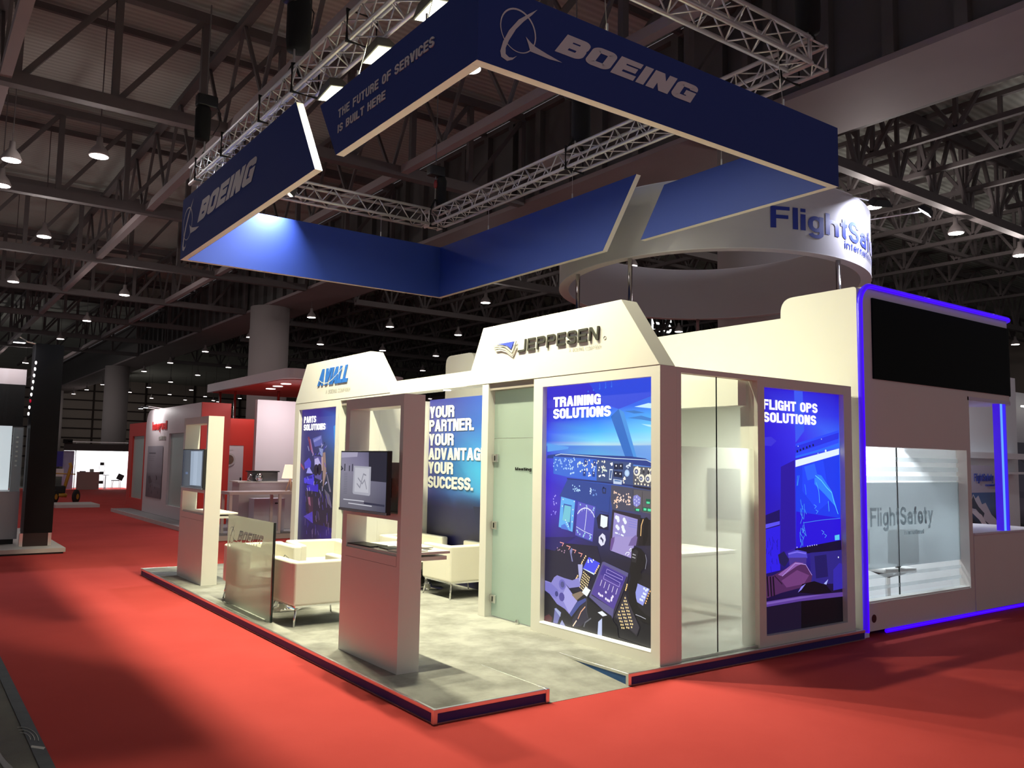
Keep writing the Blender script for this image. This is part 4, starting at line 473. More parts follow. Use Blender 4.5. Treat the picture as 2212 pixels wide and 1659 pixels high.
ART_OPS=[['g',[[1,'2a12c8','2d28e1','2814c8'],[.9,'2d14d2','3c46f5','2d32e6'],[.8,'2810d2','3c32f0','3c6eff'],[.6,'2410c8','3028dc','2850f5'],[.4,'2612b4','3224b4','321ebe'],[.28,'1c1070','281a8c','24187a'],[.2,'160c50','1e1450','1e1450'],[.14,'140a3c','180e3c','140c30'],[0,'080616','040308','020205']]],['p','3c5af5',[[.415,1.004],[.523,1.004],[.536,.83],[.425,.777]]],['p','3c32dc',[[.008,.792],[.133,.798],[.194,.781],[.131,.759],[.006,.761]]],['p','2d4bff',[[.425,.773],[.993,.842],[.989,.785],[.422,.719]]],['p','2832e6',[[.424,.762],[.992,.831],[.99,.804],[.423,.733]]],['p','e6f5ff',[[.421,.703],[.992,.76],[.99,.733],[.42,.674]]],['p','2d6eff',[[.422,.72],[.991,.781],[.99,.769],[.422,.711]]],['p','1e3cf0',[[.42,.671],[.993,.731],[.988,.352],[.413,.332]]],['p','2346ff',[[.506,.679],[.774,.707],[.855,.527],[.694,.484],[.501,.573]]],['p','3282ff',[[.658,.647],[.747,.639],[.88,.572],[.945,.496],[.788,.557],[.656,.602]]],['p','2d64ff',[[.528,.676],[.661,.691],[.702,.632],[.568,.617]]],['p','2812dc',[[.421,.487],[.994,.45],[.988,.352],[.413,.332]]],['l','46a0f5',.006,[[.519,.384],[.495,.363],[.496,.341]]],['l','46a0f5',.006,[[.51,.442],[.518,.42],[.501,.399]]],['l','46a0f5',.006,[[.49,.478],[.493,.456],[.471,.435]]],['l','46a0f5',.006,[[.476,.537],[.486,.515],[.508,.493]]],['l','46a0f5',.006,[[.524,.495],[.52,.473],[.512,.452]]],['l','46a0f5',.006,[[.443,.638],[.44,.617],[.434,.595]]],['l','46a0f5',.006,[[.464,.4],[.464,.379],[.47,.357]]],['l','46a0f5',.006,[[.462,.639],[.452,.618],[.443,.596]]],['l','46a0f5',.006,[[.475,.371],[.483,.349],[.458,.328]]],['l','46a0f5',.006,[[.515,.426],[.526,.404],[.542,.381]]],['l','46a0f5',.006,[[.503,.428],[.494,.406],[.534,.384]]],['l','46a0f5',.006,[[.531,.601],[.543,.579],[.546,.557]]],['l','46a0f5',.006,[[.477,.499],[.475,.478],[.505,.456]]],['l','46a0f5',.006,[[.477,.417],[.468,.395],[.502,.373]]],['l','46a0f5',.006,[[.521,.518],[.523,.496],[.548,.474]]],['l','46a0f5',.006,[[.503,.511],[.488,.49],[.495,.468]]],['l','64dcff',.008,[[.669,.639],[.746,.617],[.813,.587],[.88,.564],[.912,.519],[.962,.469]]],['l','5ac8ff',.006,[[.678,.609],[.71,.572],[.718,.52]]],['l','5ac8ff',.006,[[.832,.527],[.841,.482]]],['l','4696f5',.005,[[.515,.438],[.736,.446],[.989,.45]]],['l','5ab4ff',.005,[[.486,.414],[.516,.406],[.494,.396]]],['l','5ab4ff',.005,[[.738,.402],[.769,.394],[.746,.384]]],['l','5ab4ff',.005,[[.644,.514],[.675,.506],[.652,.496]]],['l','5ab4ff',.005,[[.665,.491],[.696,.484],[.673,.474]]],['l','5ab4ff',.005,[[.771,.386],[.802,.378],[.779,.369]]],['d','0a1450',.013,[[.445,.741],[.484,.747],[.521,.753],[.565,.759],[.603,.765],[.647,.77]]],['d','e6f5ff',.014,[[.81,.747]]],['d','c8e6ff',.006,[[.757,.798],[.456,.763],[.708,.735]]],['p','5ac8f0',[[.91,.376],[.973,.379],[.974,.356],[.913,.355]]],['p','100830',[[.403,.332],[.995,.354],[.999,.311],[.406,.307]]],['d','d2d7ff',.0065,[[.424,.337],[.558,.338],[.586,.339],[.615,.34],[.644,.341],[.672,.341]]],['p','321ea0',[[.227,.361],[.393,.358],[.391,.301],[.223,.291]]],['p','2a14a0',[[.241,.674],[.411,.704],[.403,.336],[.297,.324],[.224,.305]]],['p','1c1060',[[.003,.47],[.222,.497],[.221,.235],[-.001,.235]]],['p','2d1ee6',[[.001,.415],[.224,.432],[.219,.249],[.001,.239]]],['p','5a50f5',[[.001,.436],[.22,.45],[.22,.436],[.001,.418]]],['l','1e14a0',.006,[[.144,.376],[.154,.361]]],['l','1e14a0',.006,[[.18,.356],[.19,.333]]],['l','1e14a0',.006,[[.109,.33],[.112,.309]]],['l','1e14a0',.006,[[.078,.372],[.077,.345]]],['l','1e14a0',.006,[[.132,.388],[.138,.365]]],['l','1e14a0',.006,[[.18,.372],[.186,.36]]],['l','1e14a0',.006,[[.136,.362],[.128,.336]]],['l','1e14a0',.006,[[.041,.331],[.049,.316]]],['l','1e14a0',.006,[[.057,.284],[.054,.261]]],['l','1e14a0',.006,[[.029,.353],[.021,.331]]],['l','1e14a0',.006,[[.035,.275],[.023,.252]]],['l','1e14a0',.006,[[.028,.367],[.035,.353]]],['l','1e14a0',.006,[[.053,.309],[.05,.298]]],['l','1e14a0',.006,[[.195,.377],[.183,.361]]],['l','1e14a0',.006,[[.127,.3],[.116,.284]]],['l','1e14a0',.006,[[.029,.341],[.034,.318]]],['l','1e14a0',.006,[[.176,.297],[.184,.274]]],['l','1e14a0',.006,[[.105,.369],[.108,.353]]],['l','1e14a0',.006,[[.041,.341],[.049,.328]]],['l','1e14a0',.006,[[.123,.346],[.123,.333]]],['l','1e14a0',.006,[[.189,.363],[.191,.345]]],['l','1e14a0',.006,[[.026,.327],[.017,.316]]],['l','1e14a0',.006,[[.031,.379],[.02,.358]]],['l','1e14a0',.006,[[.107,.269],[.116,.241]]],['l','1e14a0',.006,[[.063,.341],[.056,.32]]],['l','1e14a0',.006,[[.128,.292],[.132,.277]]],['l','1e14a0',.006,[[.095,.329],[.082,.319]]],['l','1e14a0',.006,[[.095,.384],[.099,.37]]],['l','1e14a0',.006,[[.042,.376],[.035,.362]]],['l','1e14a0',.006,[[.112,.337],[.106,.316]]],['p','1e1a50',[[.194,.313],[.266,.325],[.327,.288],[.274,.261],[.212,.277]]],['p','2c2484',[[.585,.31],[1.004,.31],[.999,.164],[.589,.179]]],['p','1e1860',[[.639,.294],[.795,.297],[.812,.201],[.656,.199]]],['p','5046c8',[[.314,.317],[.424,.327],[.541,.315],[.551,.289],[.317,.297]]],['p','46328c',[[.321,.297],[.54,.291],[.526,.232],[.339,.238]]],['p','7d6ef0',[[.314,.315],[.424,.321],[.541,.31],[.53,.306],[.423,.315],[.318,.31]]],['p','50285a',[[.005,.228],[.129,.231],[.294,.254],[.4,.279],[.528,.261],[.608,.215],[.589,.179],[.48,.169],[.228,.157],[.005,.139]]],['p','8c5aaa',[[.19,.232],[.4,.277],[.507,.269],[.42,.26],[.241,.224]]],['p','6e3c78',[[.23,.206],[.42,.243],[.569,.216],[.502,.182],[.29,.176]]],['l','140a1e',.022,[[.029,.231],[.042,.151]]],['l','140a1e',.022,[[.065,.23],[.077,.149]]],['l','140a1e',.022,[[.101,.228],[.113,.148]]],['l','140a1e',.022,[[.133,.227],[.146,.147]]],['l','281432',.012,[[.149,.23],[.239,.192]]],['l','b496e6',.006,[[.241,.224],[.4,.272],[.528,.262],[.604,.215]]],['p','080612',[[.426,.15],[.481,.183],[.633,.189],[.788,.165],[.854,.133],[.674,.132]]],['p','8c82f0',[[.426,.15],[.469,.173],[.524,.182],[.469,.159]]],['p','aab4ff',[[.754,.173],[.812,.19],[.788,.168]]],['p','3228aa',[[.882,.228],[.965,.255],[1.004,.25],[1.0,.142],[.877,.139]]],['d','e6f0ff',.009,[[.953,.28]]],['p','5a3c96',[[.001,.129],[.457,.134],[1.004,.127],[1.002,.108],[.456,.113],[.0,.108]]],['p','785ab4',[[.001,.125],[.457,.131],[.763,.127],[.456,.123],[.001,.117]]],['p','140e28',[[.0,.106],[.466,.109],[.46,-.001],[-.0,.0]]],['p','030308',[[.466,.111],[1.005,.106],[1.0,.0],[.46,-.001]]]]
ART_PARTS=[['g',[[1,'372382','3c288c','3c2878'],[.93,'322378','41379b','466ec8'],[.8,'281e78','3c3c78','4678d2'],[.65,'281c6e','32325a','3c5a82'],[.5,'281c78','1e1e32','283241'],[.35,'23196e','1c1832','1e1e37'],[.2,'1c1450','201844','2d1e78'],[0,'191232','1e143c','321e96']]],['p','5f64b4',[[.323,.799],[.56,.821],[.604,.754],[.39,.742]]],['p','8c8cd2',[[.348,.789],[.549,.815],[.541,.795],[.362,.772]]],['p','a06ea0',[[.185,.802],[.267,.794],[.378,.68],[.305,.707]]],['p','7d2846',[[.184,.812],[.23,.811],[.302,.72],[.268,.721]]],['p','8c96c8',[[.505,.736],[.62,.728],[.605,.675],[.547,.69]]],['p','a08278',[[.613,.702],[.68,.707],[.724,.569],[.65,.467]]],['p','c8aaaa',[[.583,.676],[.617,.675],[.625,.584],[.597,.584]]],['p','5a5096',[[.378,.68],[.583,.676],[.608,.519],[.424,.535]]],['p','beb4e6',[[.399,.659],[.493,.671],[.58,.624],[.41,.62]]],['d','1e1428',.09,[[.45,.587],[.54,.592]]],['p','5046d2',[[.111,.632],[.242,.669],[.304,.641],[.299,.602],[.141,.592]]],['p','a09bf0',[[.181,.562],[.22,.597],[.265,.603],[.363,.562]]],['p','4b3ce1',[[.118,.527],[.398,.558],[.41,.483],[.135,.494]]],['p','2d1ea0',[[.173,.539],[.354,.546],[.357,.529],[.176,.523]]],['p','3c28be',[[.206,.48],[.521,.494],[.53,.442],[.235,.447]]],['p','281e32',[[.167,.441],[.621,.435],[.952,.321],[.968,.219],[.407,.232],[.216,.292]]],['p','46283c',[[.243,.395],[.389,.406],[.422,.276],[.306,.291]]],['p','503cb4',[[.152,.267],[.394,.309],[.418,.231]]],['p','965a78',[[.254,.401],[.31,.404],[.343,.342],[.284,.355]]],['p','9b2850',[[.008,.633],[.106,.599],[.121,.579],[.024,.607]]],['p','4ba0f0',[[.869,.874],[1.011,.904],[1.005,.721],[.91,.748]]],['p','7d7387',[[.724,.569],[.76,.556],[.866,.45],[.821,.451]]],['p','645a6e',[[.684,.466],[.824,.432],[.904,.347],[.788,.374]]],['l','8c6e96',.012,[[.837,.136],[.861,.115]]],['l','3c2d96',.012,[[.299,.232],[.305,.212]]],['l','8c6e96',.012,[[.554,.378],[.588,.338]]],['l','3c2d96',.012,[[.256,.241],[.28,.198]]],['l','5a46aa',.012,[[.242,.295],[.252,.26]]],['l','6e5a8c',.012,[[.392,.187],[.419,.137]]],['l','6e5a8c',.012,[[.224,.442],[.258,.387]]],['l','6e5a8c',.012,[[.591,.134],[.609,.09]]],['l','5a46aa',.012,[[.76,.143],[.78,.114]]],['l','5a46aa',.012,[[.516,.317],[.517,.264]]],['l','3c2d96',.012,[[.578,.409],[.585,.382]]],['l','6e5a8c',.012,[[.546,.402],[.579,.348]]],['l','6e5a8c',.012,[[.58,.382],[.575,.349]]],['l','3c2d96',.012,[[.914,.212],[.925,.172]]],['l','8c6e96',.012,[[.422,.195],[.419,.16]]],['l','8c6e96',.012,[[.774,.298],[.782,.242]]],['l','8c6e96',.012,[[.908,.193],[.923,.142]]],['l','8c6e96',.012,[[.821,.252],[.831,.202]]],['l','3c2d96',.012,[[.919,.376],[.934,.328]]],['l','5a46aa',.012,[[.928,.442],[.935,.392]]],['l','3c2d96',.012,[[.328,.264],[.361,.234]]],['l','8c6e96',.012,[[.533,.117],[.539,.08]]],['l','8c6e96',.012,[[.542,.4],[.559,.356]]],['l','6e5a8c',.012,[[.547,.313],[.586,.258]]],['l','3c2d96',.012,[[.488,.223],[.513,.166]]],['l','3c2d96',.012,[[.746,.391],[.766,.347]]],['l','5a46aa',.012,[[.937,.379],[.96,.345]]],['l','5a46aa',.012,[[.97,.258],[1.001,.232]]],['l','8c6e96',.012,[[.363,.452],[.36,.424]]],['l','6e5a8c',.012,[[.506,.086],[.525,.061]]],['l','5a46aa',.012,[[.66,.416],[.657,.378]]],['l','5a46aa',.012,[[.737,.426],[.759,.401]]],['l','3c2d96',.012,[[.825,.419],[.861,.364]]],['l','6e5a8c',.012,[[.555,.188],[.583,.161]]],['l','8c6e96',.012,[[.93,.265],[.942,.235]]],['l','3c2d96',.012,[[.727,.428],[.762,.397]]],['l','3c2d96',.012,[[.912,.417],[.921,.361]]],['l','5a46aa',.012,[[.552,.1],[.576,.072]]],['l','5a46aa',.012,[[.65,.361],[.676,.329]]],['l','6e5a8c',.012,[[.231,.092],[.255,.06]]],['l','5a46aa',.012,[[.253,.176],[.263,.152]]],['l','6e5a8c',.012,[[.786,.206],[.784,.167]]],['l','6e5a8c',.012,[[.201,.256],[.206,.209]]],['l','6e5a8c',.012,[[.609,.127],[.645,.081]]],['l','6e5a8c',.012,[[.733,.404],[.763,.346]]],['l','8c6e96',.012,[[.6,.452],[.602,.42]]],['l','8c6e96',.012,[[.481,.285],[.513,.245]]],['l','6e5a8c',.012,[[.842,.398],[.866,.348]]],['l','6e5a8c',.012,[[.489,.199],[.491,.156]]],['l','5a46aa',.012,[[.46,.433],[.473,.411]]],['l','3c2d96',.012,[[.706,.245],[.723,.223]]],['l','3c2d96',.012,[[.352,.3],[.349,.278]]],['l','8c6e96',.012,[[.614,.431],[.611,.408]]],['l','5a46aa',.012,[[.945,.43],[.972,.384]]],['l','3c2d96',.012,[[.776,.201],[.78,.173]]],['l','6e5a8c',.012,[[.845,.199],[.849,.18]]],['l','3c2d96',.012,[[.618,.172],[.643,.149]]],['l','3c2d96',.012,[[.63,.441],[.653,.413]]],['l','3c2d96',.012,[[.785,.313],[.801,.261]]],['l','5a46aa',.012,[[.193,.406],[.203,.368]]],['l','503cc8',.014,[[.434,.697],[.405,.688]]],['l','141028',.014,[[.479,.703],[.537,.684]]],['l','503cc8',.014,[[.495,.511],[.469,.497]]],['l','8c8cd7',.014,[[.215,.539],[.254,.517]]],['l','beb4e1',.014,[[.737,.514],[.698,.493]]],['l','141028',.014,[[.471,.501],[.443,.478]]],['l','141028',.014,[[.418,.532],[.465,.502]]],['l','beb4e1',.014,[[.361,.702],[.34,.681]]],['l','503cc8',.014,[[.554,.708],[.52,.691]]],['l','8c8cd7',.014,[[.521,.706],[.489,.689]]],['l','beb4e1',.014,[[.632,.482],[.64,.451]]],['l','141028',.014,[[.493,.528],[.546,.498]]],['l','141028',.014,[[.381,.551],[.427,.527]]],['l','beb4e1',.014,[[.614,.758],[.565,.737]]],['l','8c8cd7',.014,[[.556,.458],[.592,.432]]],['l','8c8cd7',.014,[[.711,.75],[.682,.735]]],['l','beb4e1',.014,[[.752,.511],[.717,.5]]],['l','141028',.014,[[.559,.5],[.577,.475]]],['l','beb4e1',.014,[[.286,.468],[.298,.443]]],['l','8c8cd7',.014,[[.741,.573],[.716,.567]]],['l','141028',.014,[[.66,.77],[.64,.763]]],['l','503cc8',.014,[[.669,.746],[.629,.718]]],['l','beb4e1',.014,[[.413,.511],[.402,.485]]],['l','beb4e1',.014,[[.621,.523],[.579,.505]]],['l','beb4e1',.014,[[.216,.462],[.24,.443]]],['l','beb4e1',.014,[[.201,.748],[.24,.715]]],['l','503cc8',.014,[[.669,.636],[.708,.608]]],['l','503cc8',.014,[[.36,.559],[.36,.527]]],['l','beb4e1',.014,[[.567,.766],[.59,.743]]],['l','141028',.014,[[.205,.5],[.213,.486]]]]
# ================================================================ the hall
def hall():
    f = MB(); f.add([(-2.17, -12, 0), (13, -12, 0), (13, 43, 0), (-2.17, 43, 0)], [(0, 1, 2, 3)])
    struct(f.build('floor', M_carpet))
    g = MB(); g.add([(-14, -12, -0.004), (-2.17, -12, -0.004), (-2.17, 110, -0.004), (-14, 110, -0.004)], [(0, 1, 2, 3)]); g.add([(-2.17, 43, -0.004), (60, 43, -0.004), (60, 110, -0.004), (-2.17, 110, -0.004)], [(0, 1, 2, 3)]); g.add([(13, -12, -0.004), (60, -12, -0.004), (60, 43, -0.004), (13, 43, -0.004)], [(0, 1, 2, 3)])
    o = struct(g.build('floor_bare', M_greyfloor)); o.name = 'floor.001'
    c = MB(); c.box(-22, 10.9, -12, 110, 11.7, 11.8)
    struct(c.build('ceiling', M_deck))
    c = MB(); c.box(12.9, 60, -12, 110, 10.9, 11.0)
    struct(c.build('ceiling.001', M_deck))
    w = MB(); w.box(-22, 60, 109, 109.3, 0, 11.8)
    wall = struct(w.build('wall_far', mat('far_wall_cladding', (0.42, 0.36, 0.31), rough=0.8, noise=0.1, nscale=0.3)))
    r = MB()
    for z in (1.3, 2.45, 3.6, 4.75, 5.9, 7.05, 8.2, 9.35): r.box(-22, 60, 108.85, 109, z, z+0.16)
    for x in range(-20, 60, 6): r.box(x, x+0.2, 108.8, 109, 0, 11.7)
    struct(r.build('trim_1', mat('cladding_rail', (0.05, 0.035, 0.03), rough=0.8, noise=0.1)))
    w = MB(); w.box(60, 60.3, -12, 109.3, 0, 11.8)
    struct(w.build('wall_right', MATS['far_wall_cladding']))
    # long girder wall over the columns
    g = thing('girder_wall', 'long dark grey panelled girder wall running over the round columns', 'girder', (10.9, -12, 9.0))
    b = MB(); b.box(10.9, 11.0, -12, 108, 9.05, 11.45); b.build('web_panel', M_girder, g)
    b = MB(); b.box(12.8, 12.9, -12, 108, 9.05, 11.45); b.build('web_panel', M_girder, g)
    b = MB(); b.box(10.75, 13.05, -12, 108, 8.93, 9.05); b.build('bottom_flange', M_flange, g)
    b = MB(); b.box(10.72, 11.05, -12, 108, 11.42, 11.56); b.build('top_flange', M_roofsteel, g)
    y = -3.7
    while y < 60:
        b = MB(); b.box(10.72, 10.9, y, y+0.22, 9.05, 11.42); b.build('stiffener', M_girder, g); y += 1.27
hall()
for i, (y, lab) in enumerate(((6.4, 'pale round hall column standing behind the hanging round white ring'), (34.55, 'tall pale round hall column rising behind the red canopy'), (69.7, 'round hall column standing behind the far white lit booth'), (104.0, 'far round hall column beside the dark pillar at the end of the aisle'))):
    c = thing('round_column', lab, 'column', (12.0 if i == 0 else 11.15, y, 0), 'round columns under the girder')
    r = 1.0 if i == 0 else 0.92
    m = MB(); m.lathe([(r, 0), (r, 8.93)], *c.location[:2], n=40); o = m.build('shaft', M_column, c, smooth=False)
    for p in o.data.polygons: p.use_smooth = abs(p.normal.z) < 0.5
    m = MB(); m.lathe([(r+0.03, 0), (r+0.03, 0.25)], *c.location[:2], n=40); m.build('base_collar', M_roofsteel, c)

# roof trusses (steel), running across the hall
def roof_truss(y, x0, x1, zb, zt, label, panel, group, near=True):
    t = thing('roof_truss', label, 'roof truss', (x0, y, zb), group)
    m = MB(); m.box(x0, x1, y-0.13, y+0.13, zb-0.13, zb+0.13); m.build('bottom_chord', M_roofsteel, t)
    m = MB(); m.box(x0, x1, y-0.11, y+0.11, zt-0.11, zt+0.11); m.build('top_chord', M_roofsteel, t)
    n = int(round((x1-x0)/panel)); w = (x1-x0)/n
    for i in range(n+1):
        x = x0+i*w
        m = MB(); m.bar((x, y, zb), (x, y, zt), 0.14); m.build('post', M_roofsteel, t)
        if i < n:
            a, b = ((x, y, zb), (x+w, y, zt))
            m = MB(); m.bar(a, b, 0.11); m.build('diagonal', M_roofsteel, t)
    return t
ys = [-2.0, 5.8, 13.6, 21.3, 29.1, 36.9, 44.7, 52.5, 60.3]
names = ['nearest', 'second', 'third', 'fourth', 'fifth', 'sixth', 'seventh', 'eighth', 'ninth']
for k, y in enumerate(ys):
    roof_truss(y, -15.66, 10.7, 9.0, 11.4, 'brown steel roof truss over the aisle, %s from the camera' % names[k], 1.757, 'steel trusses across the left roof')
def light_beam(x, y0, y1, z, label, dx=0.2):
    b = thing('roof_beam', label, 'roof beam', (x, y0, z), 'long light beams under the left roof')
    m = MB(); m.box(x-dx/2, x+dx/2, y0, y1, z-0.1, z+0.1); m.build('lower_chord', M_flange, b)
    m = MB(); m.box(x-dx/2, x+dx/2, y0, y1, z+2.1, z+2.25); m.build('upper_chord', M_roofsteel, b)
    for i in range(int((min(y1, 62)-y0)/2.6)):
        ya = y0+i*2.6
        m = MB(); m.bar((x, ya, z+0.1), (x, ya+1.3, z+2.15), 0.07); m.bar((x, ya+1.3, z+2.15), (x, ya+2.6, z+0.1), 0.07); m.build('web_pair', M_roofsteel, b)
    return b
for x, lab in ((-10.4, 'light steel beam along the left roof, furthest left'), (-6.0, 'light steel beam along the roof over the dark stand'), (-1.8, 'light steel beam along the roof left of the aisle lamps'), (2.55, 'light steel beam along the roof above the left lighting truss'), (6.9, 'light steel beam along the roof above the blue hanging sign')):
    light_beam(x, -4, 100, 9.05, lab)
for k in range(7):
    yb = (13.6+21.3)/2+7.78*(k-1)-3.9+1.9
    p = MB(); p.box(-16, 10.7, yb-0.05, yb+0.05, 11.45, 11.6)
    tag(p.build('roof_purlin', M_roofsteel), 'thin roof purlin against the corrugated deck, %s of the row from the camera' % names[k], 'purlin', 'purlins on the roof deck')
# right hand roof: denser lattice
def lattice(axis, pos, a0, a1, zb, zt, panel, label, group, cw=0.2):
    t = thing('lattice_girder', label, 'lattice girder', (pos if axis == 'y' else a0, a0 if axis == 'y' else pos, zb), group)
    def pt(a, z): return (pos, a, z) if axis == 'y' else (a, pos, z)
    m = MB(); m.bar(pt(a0, zb), pt(a1, zb), cw); m.build('bottom_chord', M_roofsteel, t)
    m = MB(); m.bar(pt(a0, zt), pt(a1, zt), cw); m.build('top_chord', M_roofsteel, t)
    n = int(round((a1-a0)/panel)); w = (a1-a0)/n
    m = MB()
    for i in range(n):
        a = a0+i*w
        m.bar(pt(a, zb), pt(a+w/2, zt), 0.09); m.bar(pt(a+w/2, zt), pt(a+w, zb), 0.09); m.bar(pt(a, zb), pt(a, zt), 0.09)
    m.build('web', M_roofsteel, t)
for k in range(8):
    lattice('x', ys[k+1]+0.1, 13.1, 52, 8.7, 10.6, 1.8, 'steel lattice girder across the right roof, %s from the camera' % names[k], 'girders across the right roof', 0.24)
for k in range(6):
    lattice('x', ys[k+1]+4.0, 13.1, 52, 9.5, 10.75, 1.8, 'lighter steel lattice girder across the right roof, %s from the camera' % names[k], 'lighter girders across the right roof', 0.12)
for k, x in enumerate((13.8, 15.7, 17.9, 20.1, 22.5, 25.0, 28.0, 31.5, 36.0)):
    lattice('y', x, -8, 60, 9.3, 10.75, 2.0, 'thin steel lattice girder along the right roof, %s from the column row' % names[k], 'girders along the right roof', 0.12)

# hall lamps on their regular grid
GX = (0.1, 4.0, 8.0, 12.0, 16.05, 20.0, 23.7, 27.5)
def hall_lamp(ztop):
    t = thing('high_bay_lamp', 'round white high bay lamp glowing under the roof', 'ceiling lamp', (0, 0, 8.2), 'high bay lamps hanging in a grid')
    m = MB(); m.lathe([(0.20, -0.02), (0.215, 0.0), (0.16, 0.13), (0.07, 0.24), (0.06, 0.40)], 0, 0, n=20, z0=8.2); m.build('shade', mat('lamp_shade_metal', (0.35, 0.31, 0.30), rough=0.5, noise=0.05), t, smooth=True)
    m = MB(); m.lathe([(0.185, -0.03), (0.185, -0.022)], 0, 0, n=20, z0=8.2); m.build('lens', M_emit_hall, t)
    m = MB(); m.tube([(0, 0, 8.6), (0, 0, ztop)], 0.012, 6); m.build('rod', M_roofsteel, t)
    return t
PROTO = {11.7: hall_lamp(11.7), 10.9: hall_lamp(10.9), 8.93: hall_lamp(8.93)}; used = set()
rnd = random.Random(1)
lampspots = []
for y in (14.7, 23.2, 31.5, 39.9, 48.1, 56.4, 64.2, 72.5, 80.5, 88.7, 96.6):
    for x in GX:
        if x in (8.0,): continue
        if y < 16 and x not in (0.1, 16.05, 43.4): continue
        if y in (23.2,) and x not in (0.1, 16.05, 27.5): continue
        if y > 30 and y < 50 and x == 27.5 and y != 48.1: continue
        if y > 60 and x <= 4.0 and y != 64.2: continue
        lampspots.append((x, y))
lampspots += [(4.2, 6.3), (16.2, 6.3), (20.1, 6.2), (24.0, 6.2), (43.4, 14.6), (-1.4, 16.2), (-1.4, 18.4), (26.4, 94.8), (42.4, 72.3)]
cols = {0.1: 'over the left aisle', 4.0: 'second line from the left aisle', 12.0: 'under the column row', 16.05: 'first line right of the columns', 20.0: 'second line right of the columns', 23.7: 'third line right of the columns', 27.5: 'fourth line right of the columns'}
for x, y in lampspots:
    k = [a for a in (14.7, 23.2, 31.5, 39.9, 48.1, 56.4, 64.2, 72.5, 80.5, 88.7, 96.6) if abs(a-y) < 0.01]
    row = ['first', 'second', 'third', 'fourth', 'fifth', 'sixth', 'seventh', 'eighth', 'ninth', 'tenth', 'eleventh'][(14.7, 23.2, 31.5, 39.9, 48.1, 56.4, 64.2, 72.5, 80.5, 88.7, 96.6).index(k[0])] if k else None
    if x in cols and row: lab = 'round glowing high bay lamp %s, %s row into the hall' % (cols[x], row)
    else: lab = {(4.2, 6.3): 'high bay lamp glowing just under the nearest bottom corner of the hanging sign', (16.2, 6.3): 'glowing high bay lamp right beside the floodlit round ring sign', (20.1, 6.2): 'glowing high bay lamp between the ring sign and the right roof edge', (24.0, 6.2): 'glowing high bay lamp high at the right, beside the girders', (43.4, 14.6): 'glowing high bay lamp low behind the curved end of the black screen', (-1.4, 16.2): 'bright glaring high bay lamp at the left edge of the photo', (-1.4, 18.4): 'high bay lamp just below the glaring one at the left edge', (26.4, 94.8): 'tiny far high bay lamp left of the column, over the red canopy', (42.4, 72.3): 'tiny far high bay lamp seen above the blue slogan wall'}[(x, y)]
    zk = 11.7 if x < 10.7 else (10.9 if x > 13.1 else 8.93); L0 = PROTO[zk]
    if zk not in used: L0.location = (x, y, 8.2); L0['label'] = lab; used.add(zk)
    else: copy_tree(L0, (x, y, 8.2), label=lab)
# light the lamps give, a few of the larger ones near the stands
for i, (x, y, k) in enumerate(((0.1, 14.7, 1.5), (0.1, 23.2, 3.2), (0.1, 31.5, 1.0), (4.0, 31.5, 2.0), (16.2, 6.3, 4.0), (20.1, 6.2, 4.0), (24.0, 6.2, 4.0), (16.05, 23.2, 2.0), (3.9, 64.2, 2.5), (16.0, 96.6, 4.0))):
    l = bpy.data.lights.new('high_bay_light', 'POINT'); l.energy = HALL_W*k; l.color = (1.0, 0.90, 0.86); l.shadow_soft_size = 0.18
    o = bpy.data.objects.new('high_bay_light', l); o.location = (x, y, 8.12); C.objects.link(o)

